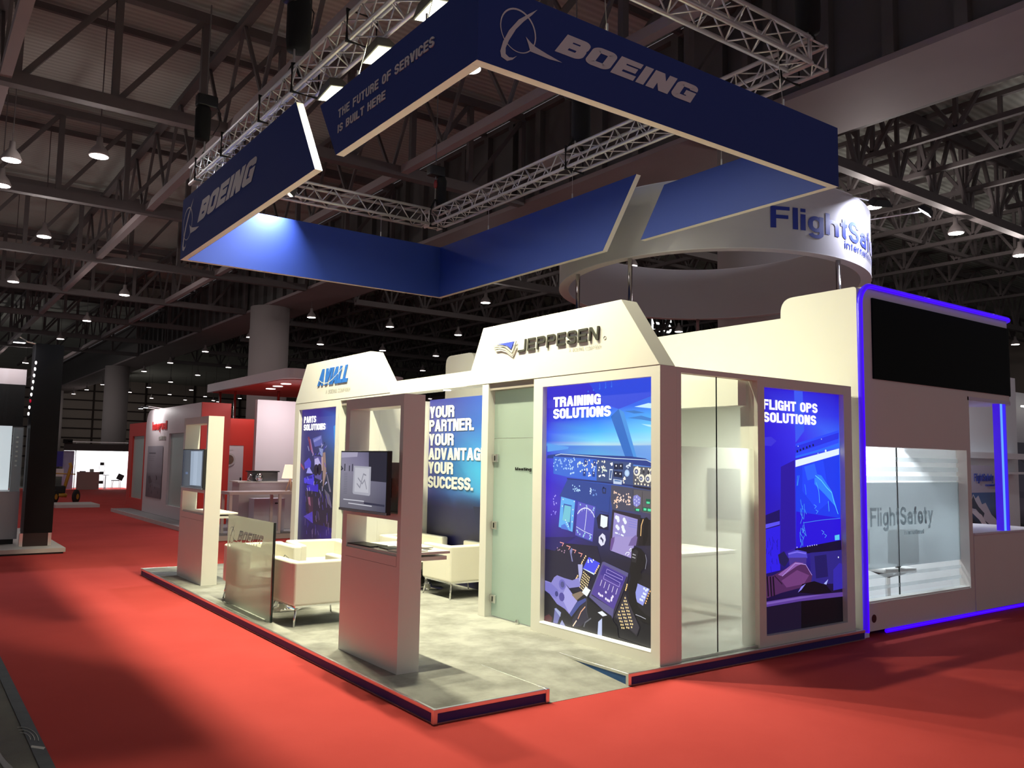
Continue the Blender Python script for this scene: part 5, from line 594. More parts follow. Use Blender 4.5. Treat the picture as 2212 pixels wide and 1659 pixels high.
# ================================================================ the near stand: platform
PH = 0.095
def platform():
    t = thing('stand_platform', 'low grey carpeted platform with aluminium edge and navy fascia under the blue hanging sign', 'platform', (0, 0, 0))
    out = [(0, 0), (0.95, 0), (0.95, 0.0), (1.78, 0.86)]
    top = MB()
    top.prism([(0.012, 0.012), (0.95, 0.012), (0.95, 0.87), (1.775, 0.87), (1.775, 0.012), (5.08, 0.012), (5.08, 8.3), (0.012, 8.3)], 'z', PH-0.012, PH)
    top.build('carpet_deck', M_greycarpet, t)
    r = MB(); r.add([(0.95, -0.03, 0.002), (1.775, -0.03, 0.002), (1.775, 0.87, PH), (0.95, 0.87, PH), (0.95, -0.03, 0.0), (1.775, -0.03, 0.0), (1.775, 0.87, 0.0), (0.95, 0.87, 0.0)],
                    [(0, 1, 2, 3), (0, 4, 5, 1), (1, 5, 6, 2), (0, 3, 7, 4), (3, 2, 6, 7)])
    r.build('ramp', M_greycarpet, t)
    def edge(a, b, nx, ny, fasc=M_navy):
        (xa, ya), (xb, yb) = a, b
        dx, dy = xb-xa, yb-ya; L = math.hypot(dx, dy); dx, dy = dx/L, dy/L
        e = MB(); e.bar((xa+dx*0.0, ya, PH-0.012), (xb, yb, PH-0.012), 0.024, 0.030); e.build('edge_trim', M_alu, t, bevel=0.004)
        f = MB(); f.bar((xa-nx*0.004, ya-ny*0.004, 0.035), (xb-nx*0.004, yb-ny*0.004, 0.035), 0.012, 0.070); f.build('fascia', fasc, t)
        l = MB(); l.bar((xa, ya, 0.004), (xb, yb, 0.004), 0.02, 0.008); l.build('bottom_trim', M_alu, t)
    edge((0, 0), (0, 8.3), -1, 0); edge((0, 0), (0.95, 0), 0, -1); edge((1.775, 0), (5.08, 0), 0, -1)
    fb = mat('blue_ramp_fascia', (0.02, 0.10, 0.30), rough=0.5, noise=0.04)
    edge((0, 8.3), (5.0, 8.3), 0, 1)
    m = MB(); m.prism([(0.0, 0.0), (0.86, PH), (0.86, PH-0.001), (0.0, 0.0)], 'x', 0, 0.001)
    # cheek of the ramp slot on the right: aluminium top line, blue below
    m = MB(); m.prism([(0.01, 0.006), (0.01, PH-0.024), (0.84, PH-0.004), (0.84, PH-0.012)], 'x', 1.768, 1.776); m.build('ramp_cheek', fb, t)
    m = MB(); m.bar((1.772, 0, PH-0.010), (1.772, 0.86, PH-0.010), 0.014, 0.024); m.build('edge_trim', M_alu, t, bevel=0.003)
    m = MB(); m.bar((0.955, 0, PH-0.010), (0.955, 0.86, PH-0.010), 0.014, 0.024); m.build('edge_trim', M_alu, t, bevel=0.003)
    for x, y in ((0, 0), (0.95, 0), (1.775, 0), (0, 8.3)):
        m = MB(); m.box(x-0.017, x+0.017, y-0.017, y+0.017, 0, PH+0.004); m.build('corner_post', M_alu, t, bevel=0.004)
platform()

# ================================================================ the near stand: walls with header signs
XF = 2.153; XB = 2.36; ZT = 2.578
def rect_frame(t, name, fr, a0, a1, b0, b1, ha0, ha1, hb0, hb1, depth, m):
    """frame with a rectangular hole, as four mitre-free bars in ONE mesh"""
    mb = MB()
    for (pa, pb, qa, qb) in ((a0, ha0, b0, b1), (ha1, a1, b0, b1), (ha0, ha1, b0, hb0), (ha0, ha1, hb1, b1)):
        vs = [fr(a, b, d) for d in (-depth, 0) for b in (qa, qb) for a in (pa, pb)]
        mb.add(vs, [(0, 2, 3, 1), (4, 5, 7, 6), (0, 1, 5, 4), (2, 6, 7, 3), (0, 4, 6, 2), (1, 3, 7, 5)])
    return mb.build(name, m, t)
def lightbox(name, label, fr, a0, a1, b0, b1, h, art, depth, texts, frame_m=M_wall, gain=1.0, txt_m=M_letter_lit):
    t = thing(name, label, 'lightbox', fr((a0+a1)/2, b0, -depth/2))
    rect_frame(t, 'frame', fr, a0, a1, b0, b1, h[0], h[1], h[2], h[3], depth, frame_m)
    rec = 0.055
    fin = lambda a, b, d=0.0: fr(h[0]+a, h[2]+b, d-rec)
    paint(art, fin, h[1]-h[0], h[3]-h[2], 'backlit_graphic', M_lightbox, t, gain)
    m = MB(); m.add([fr(a, b, d) for d in (-depth+0.005, -rec-0.004) for b in (h[2], h[3]) for a in (h[0], h[1])], [(0, 2, 3, 1), (4, 5, 7, 6), (0, 1, 5, 4), (2, 6, 7, 3), (0, 4, 6, 2), (1, 3, 7, 5)])
    m.build('light_tray', M_black, t)
    for s, x, y, hgt, wd in texts:
        lettering('lettering', s, fr, hgt, 0.215, txt_m, t, depth=0.0, lift=-rec+0.006, x=x, y=y, aspect=0.60, gap=0.05, width=wd)
    return t
# face of the wall seen from the aisle: a runs towards -y, b up, depth towards -x
FA = frame_uv((XF, 0, 0), (0, -1, 0), (0, 0, 1))
lightbox('training_lightbox', 'tall backlit cockpit photograph headed TRAINING SOLUTIONS beside the ramp', FA, -1.771, -0.03, PH, ZT, (-1.625, -0.131, 0.197, 2.488), ART_TRAIN, 0.2,
         [('TRAINING', -1.514, 2.283, 0.098, 0.693), ('SOLUTIONS', -1.514, 2.167, 0.098, 0.833)])
lightbox('parts_lightbox', 'narrow backlit print of machine parts headed PARTS SOLUTIONS under the blue slanted logo', FA, -8.10, -6.43, PH, 2.60, (-7.93, -6.525, 0.22, 2.503), ART_PARTS, 0.2,
         [('PARTS', -7.834, 2.292, 0.103, 0.48), ('SOLUTIONS', -7.836, 2.173, 0.098, 0.855)], gain=0.9)
FB = frame_uv((0, 0.026, 0), (1, 0, 0), (0, 0, 1))
lightbox('flight_ops_lightbox', 'tall violet blue backlit desk photograph headed FLIGHT OPS SOLUTIONS beside the neon edge', FB, 3.44, 4.97, PH, ZT, (3.54, 4.832, 0.19, 2.482), ART_OPS, 0.2,
         [('FLIGHT OPS', 3.584, 2.276, 0.096, 0.862), ('SOLUTIONS', 3.584, 2.155, 0.096, 0.835)])
# bright strip under the cockpit print
m = MB(); m.box(XF-0.002, XF+0.05, 0.131, 1.625, 0.19, 0.2035)
tag(m.build('light_strip', mat('lit_strip', (1, 1, 0.9), emit=(1, 0.98, 0.74), es=1.1)), 'glowing cream strip along the bottom of the cockpit lightbox', 'light strip')

def header(name, label, y_tl, y_tr, y_bl, y_br, zt, zb_l, zb_r):
    """trapezoid sign box on top of the wall"""
    t = thing(name, label, 'header sign', (XF, (y_tl+y_tr)/2, zb_l))
    m = MB(); m.prism([(y_bl, zb_l), (y_tl, zt), (y_tr, zt), (y_br, zb_r)], 'x', XF-0.004, XF+0.19); m.build('sign_box', M_wall, t, bevel=0.003, seg=1)
    return t
lint = thing('lintel_beam', 'long white lintel joining the two trapezoid header signs', 'beam', (XF, 4, ZT))
m = MB(); m.box(XF, XF+0.19, 2.93, 4.87, ZT+0.002, 2.752); m.build('middle_section', M_wall, lint)
m = MB(); m.box(XF+0.001, XF+0.19, 4.87, 6.43, ZT+0.002, 2.61); m.build('left_section', M_wall, lint)
m = MB()
for y in (4.75, 3.6): m.lathe([(0.045, -0.008), (0.045, 0.0)], XF+0.1, y, n=16, z0=ZT)
m.build('downlight_lens', M_emit_disc, lint)

J = header('trapezoid_header_sign', 'cream trapezoid header sign reading JEPPESEN above the cockpit lightbox', 2.70, 0.50, 3.02, 0.03, 3.205, ZT+0.003, ZT+0.003)
lettering('lettering', 'JEPPESEN', lambda a, b, d=0: (XF-0.006-d, 2.035-a, 2.872+b), 0.127, 0.17, M_dark_letter, J, depth=0.012, aspect=0.95, gap=0.22, slant=0.08, rnd=0.35, width=1.245, label='dark grey raised letters')
lettering('small_lettering', 'A BOEING COMPANY', lambda a, b, d=0: (XF-0.0048-d, 1.216-a, 2.797+b), 0.034, 0.11, M_grey_letter, J, depth=0.0, aspect=0.62, gap=0.16, width=0.455)
m = MB(); m.tube([(XF-0.006, 0.712+0.016*math.cos(a*math.pi/8), 2.882+0.016*math.sin(a*math.pi/8)) for a in range(16)], 0.002, 5, closed=True); m.build('trademark_ring', M_grey_letter, J)
def jl(pts, dep, name, mm):
    m = MB(); m.prism(pts, 'x', XF-0.004-dep, XF-0.004-dep+0.012); return m.build(name, mm, J)
jl([(2.40, 2.992), (2.09, 2.992), (2.135, 2.916), (2.20, 2.955), (2.29, 2.975)], 0.026, 'logo_wing', M_jepblue)
jl([(2.482, 2.990), (2.40, 2.988), (2.25, 2.968), (2.135, 2.896), (2.072, 2.985), (2.055, 2.993), (2.11, 2.890), (2.13, 2.875), (2.25, 2.948), (2.36, 2.975), (2.47, 2.976)], 0.021, 'logo_swoosh', M_jepgrey)
jl([(2.455, 2.955), (2.36, 2.958), (2.25, 2.932), (2.125, 2.862), (2.058, 2.958), (2.12, 2.845), (2.25, 2.915), (2.36, 2.942), (2.45, 2.942)], 0.016, 'logo_swoosh', M_jepgrey)
jl([(2.433, 2.918), (2.34, 2.918), (2.24, 2.892), (2.122, 2.830), (2.053, 2.925), (2.06, 2.945), (2.128, 2.853), (2.24, 2.915), (2.34, 2.938), (2.43, 2.934)], 0.012, 'logo_swoosh', mat('logo_pale_grey', (0.72, 0.71, 0.66), rough=0.4, noise=0.02))

V = header('trapezoid_header_sign', 'cream trapezoid header sign reading AVIALL above the parts lightbox', 7.668, 5.452, 8.10, 4.85, 3.215, 2.605, 2.61)
av = [[(px, py) for px, py in p] for p in text_polys('AVIALL', 0.25, 0.22, aspect=0.62, gap=0.04, slant=0.45, width=1.05)[0]]
m = MB(); extrude_polys(m, av, lambda a, b, d=0: (XF-0.006-d, 7.21-a, 2.838+b), 0.012); m.build('lettering', M_avblue, V)['label'] = 'slanted blue raised letters'
m = MB()
for k in range(10):
    a0, a1 = k/10, (k+1)/10
    cv = lambda a: (7.14-1.0*a, 2.925+0.0-0.10*math.sin(min(1, a*2.2)*math.pi/2)*(1-a)*1.3+0.22*a*a)
    (ya, za), (yb, zb) = cv(a0), cv(a1); wd = 0.007*(1-a0*0.6)
    m.add([(XF-0.0195, ya, za-wd), (XF-0.0195, yb, zb-wd), (XF-0.0195, yb, zb+wd), (XF-0.0195, ya, za+wd)], [(0, 1, 2, 3)])
m.build('swoosh_stripe', M_wall, V)
lettering('small_lettering', 'A BOEING COMPANY', lambda a, b, d=0: (XF-0.0048-d, 6.91-a, 2.705+b), 0.056, 0.11, M_grey_letter, V, depth=0.0, aspect=0.62, gap=0.16, slant=0.15, width=0.86)

# corner pillar, glass door and its posts
pl = thing('corner_pillar', 'white corner pillar between the cockpit lightbox and the glass meeting room', 'pillar', (2.28, 0.1, PH))
m = MB(); m.box(XF+0.201, 2.41, 0.0265, 0.12, PH, ZT); m.build('side_board', M_wall, pl)
m = MB(); m.box(XF, XF+0.2, 0.0265, 0.0295, PH, ZT); m.build('edge_board', M_wall, pl)
m = MB(); m.box(XF+0.004, XF+0.2, 0.03, 0.03+0.001, PH, ZT)

def glass_door(y0, y1, label, text=None):
    t = thing('glass_door_leaf', label, 'glass door', (XF+0.1, y1, PH), 'frosted meeting room doors')
    m = MB(); m.box(XF+0.085, XF+0.097, y0+0.004, y1-0.004, PH+0.012, 1.985); m.build('glass_pane', M_frost_door, t)
    m = MB(); m.box(XF+0.085, XF+0.097, y0+0.004, y1-0.004, 1.992, ZT-0.075); m.build('top_pane', M_frost_door, t)
    m = MB(); m.box(XF+0.02, XF+0.15, y0, y1, ZT-0.07, ZT); m.build('head_rail', mat('door_head_brown', (0.36, 0.32, 0.28), rough=0.6, noise=0.03), t)
    for z in (0.285, 1.06, 1.775):
        h = MB(); h.box(XF+0.062, XF+0.083, y1-0.098, y1+0.0, z-0.042, z+0.042); hh = h.build('hinge', M_alu, t, bevel=0.004)
        h = MB(); h.box(XF+0.057, XF+0.0635, y1-0.055, y1-0.045, z-0.026, z+0.026); h.build('hinge_slot', M_black, hh)
    h = MB(); h.lathe([(0.022, 0), (0.022, 0.02), (0.012, 0.045)], XF+0.06, (y0+y1)/2-0.1, n=12, z0=PH); h.build('floor_stop', M_alu, t)
    h = MB(); h.box(XF+0.05, XF+0.085, y0+0.005, y0+0.04, 1.0, 1.10); h.build('lock', M_alu, t, bevel=0.004)
    if text: lettering('lettering', text, lambda a, b, d=0: (XF+0.082-d, 2.18-a, 1.652+b), 0.032, 0.22, M_black, t, depth=0.001, aspect=0.72, gap=0.10, width=0.36)
    return t
glass_door(1.772, 2.577, 'frosted glass door marked Meeting 2 beside the cockpit lightbox', 'Meeting 2')
glass_door(5.60, 6.37, 'frosted glass door beside the parts lightbox, mostly behind the near kiosk')
def post(y0, y1, label):
    m = MB(); m.box(XF, XF+0.2, y0, y1, PH, ZT+0.001); return tag(m.build('door_post', M_wall, None, bevel=0.002, seg=1), label, 'post', 'white door posts')
post(2.578, 2.70, 'white door post between the slogan recess and the Meeting 2 door')
post(5.50, 5.59, 'white door post at the left end of the slogan recess')
post(6.375, 6.425, 'white door post beside the parts lightbox')
# slogan recess
def slab(name, x0, x1, y0, y1, z0, z1, m=M_wall, label=None, cat=None, **k):
    b = MB(); b.box(x0, x1, y0, y1, z0, z1); o = b.build(name, m, None, **k)
    if label: tag(o, label, cat)
    return o
slab('partition_wall', XF+0.2, 3.24, 5.50, 5.58, PH, ZT, label='white side wall of the lounge recess left of the blue slogan panel', cat='partition')
slab('partition_wall', XF+0.2, 5.05, 2.63, 2.70, PH, ZT, label='white partition wall between the lounge and the glass meeting room', cat='partition')
slab('partition_wall', 3.16, 3.26, 2.70, 5.5, PH, 2.56, label='white back wall of the lounge recess carrying the blue slogan panel', cat='partition')
slab('partition_wall', XF+0.2, 5.05, 8.03, 8.10, PH, ZT, label='white end wall of the parts room at the far end of the stand', cat='partition')
s = thing('slogan_panel', 'tall blue wall graphic reading YOUR PARTNER YOUR ADVANTAGE YOUR SUCCESS', 'wall graphic', (3.136, 4.2, PH))
art = [['g', [(1, '3c3c96', '3c46a0', '3c5ab9', '3c50aa'), (.85, '3c3c96', '3c50a5', '3764be', '3264be'), (.72, '3c3796', '3264b4', '3c8cd2', '3c96dc'), (.6, '373791', '3070b9', '3ca5dc', '46aae1'), (.5, '323787', '3264af', '3c96d2', '3ca0d7'), (.44, '2d2d78', '284691', '2d5faa', '3264aa'), (.4, '1e1e5a', '28286e', '2d3778', '28467d'), (.2, '10101e', '282855', '2d2d5f', '283264'), (0, '0a0a14', '141428', '1e1e46', '1e1e46')]],
       ['p', '26336e', [(.62, .42), (.98, .42), (.98, 0), (.83, 0)]]]
FP = lambda a, b, d=0: (3.136-d, 5.497-a, PH+b)
paint(art, FP, 1.9, ZT+0.02-PH, 'printed_face', print_mat('slogan_print'), s, 1.0)
m = MB(); m.box(3.137, 3.157, 3.6, 5.497, PH, ZT+0.02); m.build('backing_board', M_wall, s)
for tx, z, wd in (('YOUR', 2.337, 0.665), ('PARTNER.', 2.145, 1.17), ('YOUR', 1.947, 0.665), ('ADVANTAGE.', 1.747, 1.55), ('YOUR', 1.553, 0.665), ('SUCCESS.', 1.353, 1.18)):
    lettering('lettering', tx, lambda a, b, d=0, z=z: (3.130-d, 5.487-a, z+b), 0.165, 0.205, M_white_letter, s, depth=0.002, aspect=0.60, gap=0.045, width=wd)

# ================================================================ glass meeting room
def room():
    t = thing('meeting_room_glazing', 'full height glass wall of the meeting room with pale frosted film', 'glass wall', (2.9, 0.08, PH))
    for x0, x1 in ((2.412, 2.918), (2.922, 3.438)):
        m = MB(); m.add([(x0, 0.075, PH+0.02), (x1, 0.075, PH+0.02), (x1, 0.075, 1.90), (x0, 0.075, 1.90)], [(0, 1, 2, 3)]); m.build('frosted_pane', M_frost_film, t)
        m = MB(); m.add([(x0, 0.075, 1.90), (x1, 0.075, 1.90), (x1, 0.075, ZT-0.04), (x0, 0.075, ZT-0.04)], [(0, 1, 2, 3)]); m.build('clear_pane', M_glass_clear, t)
    m = MB(); m.box(2.917, 2.923, 0.07, 0.08, PH+0.02, ZT-0.04); m.build('pane_joint', M_glass_edge, t)
    m = MB(); m.box(2.41, 3.44, 0.05, 0.10, PH, PH+0.02); m.build('floor_channel', M_alu, t)
    m = MB(); m.box(2.41, 3.44, 0.03, 0.12, ZT-0.045, ZT); m.build('head_channel', M_wall, t)
    slab('room_beam', 3.30, 3.42, 0.14, 2.62, 2.30, ZT-0.01, label='cream cross beam inside the glass meeting room', cat='beam')
    c = thing('disc_ceiling_lamp', 'round glowing ceiling disc inside the glass meeting room', 'ceiling lamp', (3.72, 0.66, 2.5))
    m = MB(); m.lathe([(0.13, -0.03), (0.15, -0.02), (0.15, 0.02)], 3.72, 0.66, n=28, z0=2.5); m.build('diffuser', M_emit_disc, c)
    m = MB(); m.lathe([(0.16, 0), (0.16, 0.03)], 3.72, 0.66, n=28, z0=2.52); m.build('mount_plate', M_wall, c)
    add_area('disc_light', (3.72, 0.66, 2.46), (0, 0, -1), 0.25, 0.25, 95, (0.97, 1.0, 0.88), c)
    slab('room_ceiling_board', 3.45, 5.0, 0.14, 2.62, 2.552, 2.57, label='white ceiling board inside the meeting room holding the disc lamp', cat='ceiling board')
    tb = thing('meeting_table', 'white table behind the frosted film of the meeting room', 'table', (3.9, 1.5, PH))
    m = MB(); m.box(2.9, 4.25, 0.95, 1.75, 0.81, 0.85); m.build('tabletop', M_white, tb, bevel=0.006)
    m = MB(); m.box(3.5, 3.6, 1.3, 1.4, PH+0.02, 0.81); m.build('column', M_chrome, tb)
    m = MB(); m.box(3.15, 4.2, 1.15, 1.55, PH, PH+0.025); m.build('foot_plate', M_chrome, tb)
    tv = thing('wall_television', 'dark flat television blurred behind the meeting room glass', 'television', (4.95, 1.5, 1.0))
    m = MB(); m.box(4.955, 5.0, 1.0, 1.95, 1.1, 1.7); m.build('body', M_black, tv, bevel=0.006)
    m = MB(); m.box(4.95, 4.956, 1.02, 1.93, 1.12, 1.68); m.build('screen', mat('screen_glass_dark', (0.02, 0.02, 0.03), rough=0.12, noise=0.02), tv)
room()

# ================================================================ kiosks
def kiosk(x0, x1, y0, y1, label, shelf_x, paper):
    t = thing('display_kiosk', label, 'kiosk', ((x0+x1)/2, (y0+y1)/2, PH))
    zt = 2.268; oy0, oy1 = y0+0.055, y1-0.085
    m = MB()
    m.box(x0, x1, y0, oy0, PH, zt); m.box(x0, x1, oy1, y1, PH, zt)
    m.box(x0, x1, oy0, oy1, 2.175, zt); m.box(x0, x1, oy0, oy1, 1.265, 1.315); m.box(x0, x1, oy0, oy1, PH, 0.985)
    m.build('frame', M_white, t)
    m = MB(); m.box(x0+0.12, x1-0.03, oy0, oy1, 1.315, 1.72); m.build('screen_backboard', M_white, t)
    m = MB(); m.box(x0-0.001, x0, oy0, oy1, 0.905, 0.908); m.box(x0-0.001, x0, oy0, oy0+0.003, 0.905, 0.985); m.build('panel_joint', mat('joint_shadow_gap', (0.3, 0.28, 0.26), rough=0.8), t)
    m = MB(); m.box(x0+0.012, shelf_x, oy0+0.01, oy1-0.01, 0.985, 1.008); m.build('shelf', M_white, t, bevel=0.003, seg=1)
    m = MB(); m.box(x1, shelf_x-0.02, oy0+0.03, oy1-0.03, 0.935, 0.965); m.build('lower_board', M_white, t)
    return t
kiosk(0.219, 0.412, 0.935, 1.998, 'near white display kiosk with a television, standing on the front platform edge', 0.72, True)
kiosk(0.242, 0.442, 6.205, 7.352, 'far white display kiosk with a television, near the far platform corner', 0.70, False)
def television(x, y0, y1, z0, z1, label, art):
    t = thing('television', label, 'television', (x, (y0+y1)/2, z0), 'televisions on the kiosks')
    m = MB(); m.box(x+0.004, x+0.045, y0, y1, z0, z1); m.build('case', M_black, t, bevel=0.004)
    m = MB(); m.box(x+0.045, x+0.10, y0+0.16, y1-0.16, z0+0.08, z1-0.12); m.build('rear_housing', M_black, t, bevel=0.01)
    fr = lambda a, b, d=0: (x+0.003-d, y1-0.012-a, z0+0.022+b)
    paint(art, fr, y1-y0-0.024, z1-z0-0.034, 'screen', MATS.get('tv_picture') or vcol_mat('tv_picture', 0.95, 0.08), t)
    m = MB(); m.box(x+0.09, x+0.30, (y0+y1)/2-0.08, (y0+y1)/2+0.08, z0+0.12, z0+0.28); m.build('wall_bracket', M_black, t)
    m = MB(); m.box(x-0.001, x+0.006, y0, y1, z0, z0+0.02); m.build('bottom_bezel', mat('bezel_silver', (0.45, 0.45, 0.47), rough=0.25, metal=0.7), t)
    return t
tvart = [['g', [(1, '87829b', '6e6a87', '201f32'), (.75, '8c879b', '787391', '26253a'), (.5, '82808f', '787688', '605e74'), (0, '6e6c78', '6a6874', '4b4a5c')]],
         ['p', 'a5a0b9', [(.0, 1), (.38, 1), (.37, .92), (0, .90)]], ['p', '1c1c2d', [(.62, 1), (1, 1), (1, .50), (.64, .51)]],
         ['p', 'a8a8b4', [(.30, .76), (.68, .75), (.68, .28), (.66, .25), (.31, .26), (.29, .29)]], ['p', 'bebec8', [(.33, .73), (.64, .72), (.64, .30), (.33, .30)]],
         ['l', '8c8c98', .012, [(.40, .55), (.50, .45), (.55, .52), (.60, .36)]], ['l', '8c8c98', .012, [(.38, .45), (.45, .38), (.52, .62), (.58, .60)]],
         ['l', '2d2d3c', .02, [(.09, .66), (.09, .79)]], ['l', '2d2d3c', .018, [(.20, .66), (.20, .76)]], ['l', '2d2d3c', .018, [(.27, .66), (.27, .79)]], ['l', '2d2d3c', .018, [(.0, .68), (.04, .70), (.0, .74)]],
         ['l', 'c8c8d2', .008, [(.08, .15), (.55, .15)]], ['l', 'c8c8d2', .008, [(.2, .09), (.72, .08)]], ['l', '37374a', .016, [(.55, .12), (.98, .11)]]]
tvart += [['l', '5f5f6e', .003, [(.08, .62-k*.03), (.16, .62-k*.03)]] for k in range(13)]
television(0.105, 0.975, 1.838, 1.308, 1.812, 'black television with a grey reflecting picture on the near kiosk', tvart)
tvart2 = [['g', [(1, '14182d', '14182d', '14182d'), (.5, '10142a', '10142a', '12142a'), (0, '0f1226', '0f1226', '101226')]],
          ['p', '8c9baf', [(.40, .97), (.95, .97), (.95, .05), (.42, .04)]], ['p', '9baabe', [(.55, .97), (.75, .97), (.74, .05), (.56, .05)]], ['l', '3c5078', .03, [(.18, .36), (.30, .36)]]]
television(0.185, 6.165, 7.15, 1.315, 1.835, 'black television with a pale streak picture on the far kiosk', tvart2)
def flat_item(name, label, cat, x0, x1, y0, y1, z0, z1, m, rz=0, group=None):
    cx, cy = (x0+x1)/2, (y0+y1)/2
    b = MB(); b.box(x0-cx, x1-cx, y0-cy, y1-cy, 0, z1-z0); o = b.build(name, m); o.location = (cx, cy, z0); o.rotation_euler = (0, 0, rz)
    return tag(o, label, cat, group)
flat_item('clip_folder', 'black folder lying at the left of the near kiosk shelf', 'folder', 0.235, 0.40, 1.50, 1.90, 1.009, 1.018, M_black, 0.06)
flat_item('notepad', 'black notepad lying in the middle of the near kiosk shelf', 'notepad', 0.30, 0.45, 1.25, 1.48, 1.009, 1.016, M_black, -0.1)
flat_item('paper_sheet', 'cream paper sheets on the right of the near kiosk shelf', 'paper', 0.26, 0.52, 1.02, 1.22, 1.009, 1.018, M_paper, 0.12)
flat_item('brochure', 'open cream brochure behind the paper sheets on the near kiosk shelf', 'brochure', 0.45, 0.66, 1.15, 1.42, 1.019, 1.03, M_paper, -0.15)

# ================================================================ glass screen with the airline maker's mark
EMB_RING = [[], []]
def emblem_polys():
    """orbit ring, swoosh and arrow in metres, origin at the left bottom of the emblem, 0.62 wide and 0.5 high"""
    P = []
    cx, cy, a, b, th = 0.176, 0.273, 0.172, 0.172, math.radians(0)
    n = 40
    for i in range(n):
        t0, t1 = 2*math.pi*i/n, 2*math.pi*(i+1)/n
        def e(t, k):
            w = 0.011+0.004*math.cos(t-1.2)
            rr = (a-w*k)
            x = rr*math.cos(t); y = (b-w*k)*1.02*math.sin(t)
            return (cx+x+0.05*0*y, cy+y)
        P.append([e(t0, 0), e(t1, 0), e(t1, 1), e(t0, 1)])
    so = [(.358, .505), (.282, .447), (.178, .364), (.087, .247), (.034, .144), (.009, .059), (.019, .016), (.074, 0), (.124, .025), (.166, .068)]
    si = [(.358, .505), (.301, .438), (.226, .364), (.152, .277), (.089, .170), (.058, .098), (.059, .051), (.092, .034), (.129, .043), (.166, .068)]
    for i in range(len(so)-1): P.append([so[i], si[i], si[i+1], so[i+1]])
    P.append([(.247, .248), (.272, .196), (.292, .143), (.344, .195), (.296, .216)])
    P.append([(.292, .143), (.482, .138), (.613, .149), (.462, .172), (.344, .195)])
    return P
def maker_mark(parent, fr, x, y, k, tx, ty, tl, th, m, depth=0.004, name='lettering'):
    mb = MB(); extrude_polys(mb, [[(x+px*k, y+py*k) for px, py in p] for p in emblem_polys()], fr, 0.0); mb.build('emblem', m, parent)
    lettering(name, 'BOEING', fr, th, 0.27, m, parent, depth=0.0, x=tx, y=ty, aspect=0.76, gap=0.07, slant=0.74, rnd=0.45, width=tl)
g = thing('glass_screen', 'low frosted glass screen reading BOEING between the two kiosks', 'glass screen', (0.14, 4.1, PH))
m = MB(); m.box(0.136, 0.146, 3.43, 4.88, PH+0.01, 1.085); m.build('pane', M_glass_clear, g)
def inside(poly, x, y):
    c = False; n = len(poly)
    for i in range(n):
        (x0, y0), (x1, y1) = poly[i-1], poly[i]
        if (y0 > y) != (y1 > y) and x < (x1-x0)*(y-y0)/(y1-y0)+x0: c = not c
    return c
def cut_film(fr, w, h, polys, x0, x1, y0, y1, s):
    # frosted film with the mark left clear
    mb = MB(); nx, ny = int((x1-x0)/s), int((y1-y0)/s); x1, y1 = x0+nx*s, y0+ny*s
    boxes = [(p, min(a for a, b in p), max(a for a, b in p), min(b for a, b in p), max(b for a, b in p)) for p in polys]
    def q(a, b, c, d): mb.add([fr(a, c, 0), fr(b, c, 0), fr(b, d, 0), fr(a, d, 0)], [(0, 1, 2, 3)])
    q(0, w, 0, y0); q(0, w, y1, h); q(0, x0, y0, y1); q(x1, w, y0, y1)
    for j in range(ny):
        y = y0+(j+.5)*s; run = None; near = [b for b in boxes if b[3] <= y <= b[4]]
        for i in range(nx+1):
            x = x0+(i+.5)*s
            solid = i < nx and not any(b[1] <= x <= b[2] and inside(b[0], x, y) for b in near)
            if solid and run is None: run = i
            if not solid and run is not None: q(x0+run*s, x0+i*s, y-s/2, y+s/2); run = None
    return mb
mk = [[(0.05+px*0.52, 0.615+py*0.52) for px, py in p] for p in emblem_polys()]+[[(0.33+a, 0.70+b) for a, b in p] for p in text_polys('BOEING', 0.125, 0.27, aspect=0.76, gap=0.07, slant=0.74, rnd=0.45, width=0.76)[0]]
cut_film(lambda a, b, d=0: (0.134, 4.88-a, PH+0.01+b), 1.45, 0.98, mk, 0.04, 1.30, 0.60, 0.90, 0.004).build('frosted_film', M_frost_panel, g)
m = MB(); m.box(0.130, 0.150, 3.41, 3.43, PH, 1.085); m.build('edge_profile', M_glass_edge, g)
for y in (3.50, 4.80):
    m = MB(); m.box(0.11, 0.17, y-0.05, y+0.05, PH, PH+0.012); m.build('floor_clamp', M_alu, g)

# ================================================================ armchairs
def armchair(label, w, d, open_side='+y', group='white tub armchairs in the lounge'):
    """local: centre at the origin, floor at 0, opening towards +y"""
    t = thing('tub_armchair', label, 'armchair', (0, 0, 0), group)
    zb, zt = 0.20, 0.63; th = 0.105
    m = MB(); m.box(-w/2, w/2, -d/2, -d/2+th, zb, zt); m.build('backrest', M_leather, t, bevel=0.025, seg=3)
    for s in (-1, 1):
        m = MB(); xa = -w/2 if s < 0 else w/2-th
        m.box(xa, xa+th, -d/2+th*0.7, d/2, zb, zt-0.004); m.build('arm', M_leather, t, bevel=0.025, seg=3)
    m = MB(); m.box(-w/2+th*0.8, w/2-th*0.8, -d/2+th*0.8, d/2-0.01, zb+0.005, 0.30); m.build('seat_base', M_leather, t, bevel=0.015)
    m = MB(); m.box(-w/2+th, w/2-th, -d/2+th, d/2-0.005, 0.30, 0.42); m.build('seat_cushion', M_leather, t, bevel=0.03, seg=3)
    m = MB(); m.box(-w/2+0.03, w/2-0.03, -d/2+0.03, d/2-0.03, zb-0.018, zb); m.build('base_rail', M_chrome, t)
    for sx in (-1, 1):
        for sy in (-1, 1):
            m = MB(); m.tube([(sx*(w/2-0.045), sy*(d/2-0.045), zb-0.01), (sx*(w/2-0.015), sy*(d/2-0.015), 0.0)], [0.013, 0.009], 10); m.build('leg', M_chrome, t, smooth=True)
    return t
a0 = armchair('white leather tub armchair showing its back, right behind the glass screen', 0.70, 0.66)
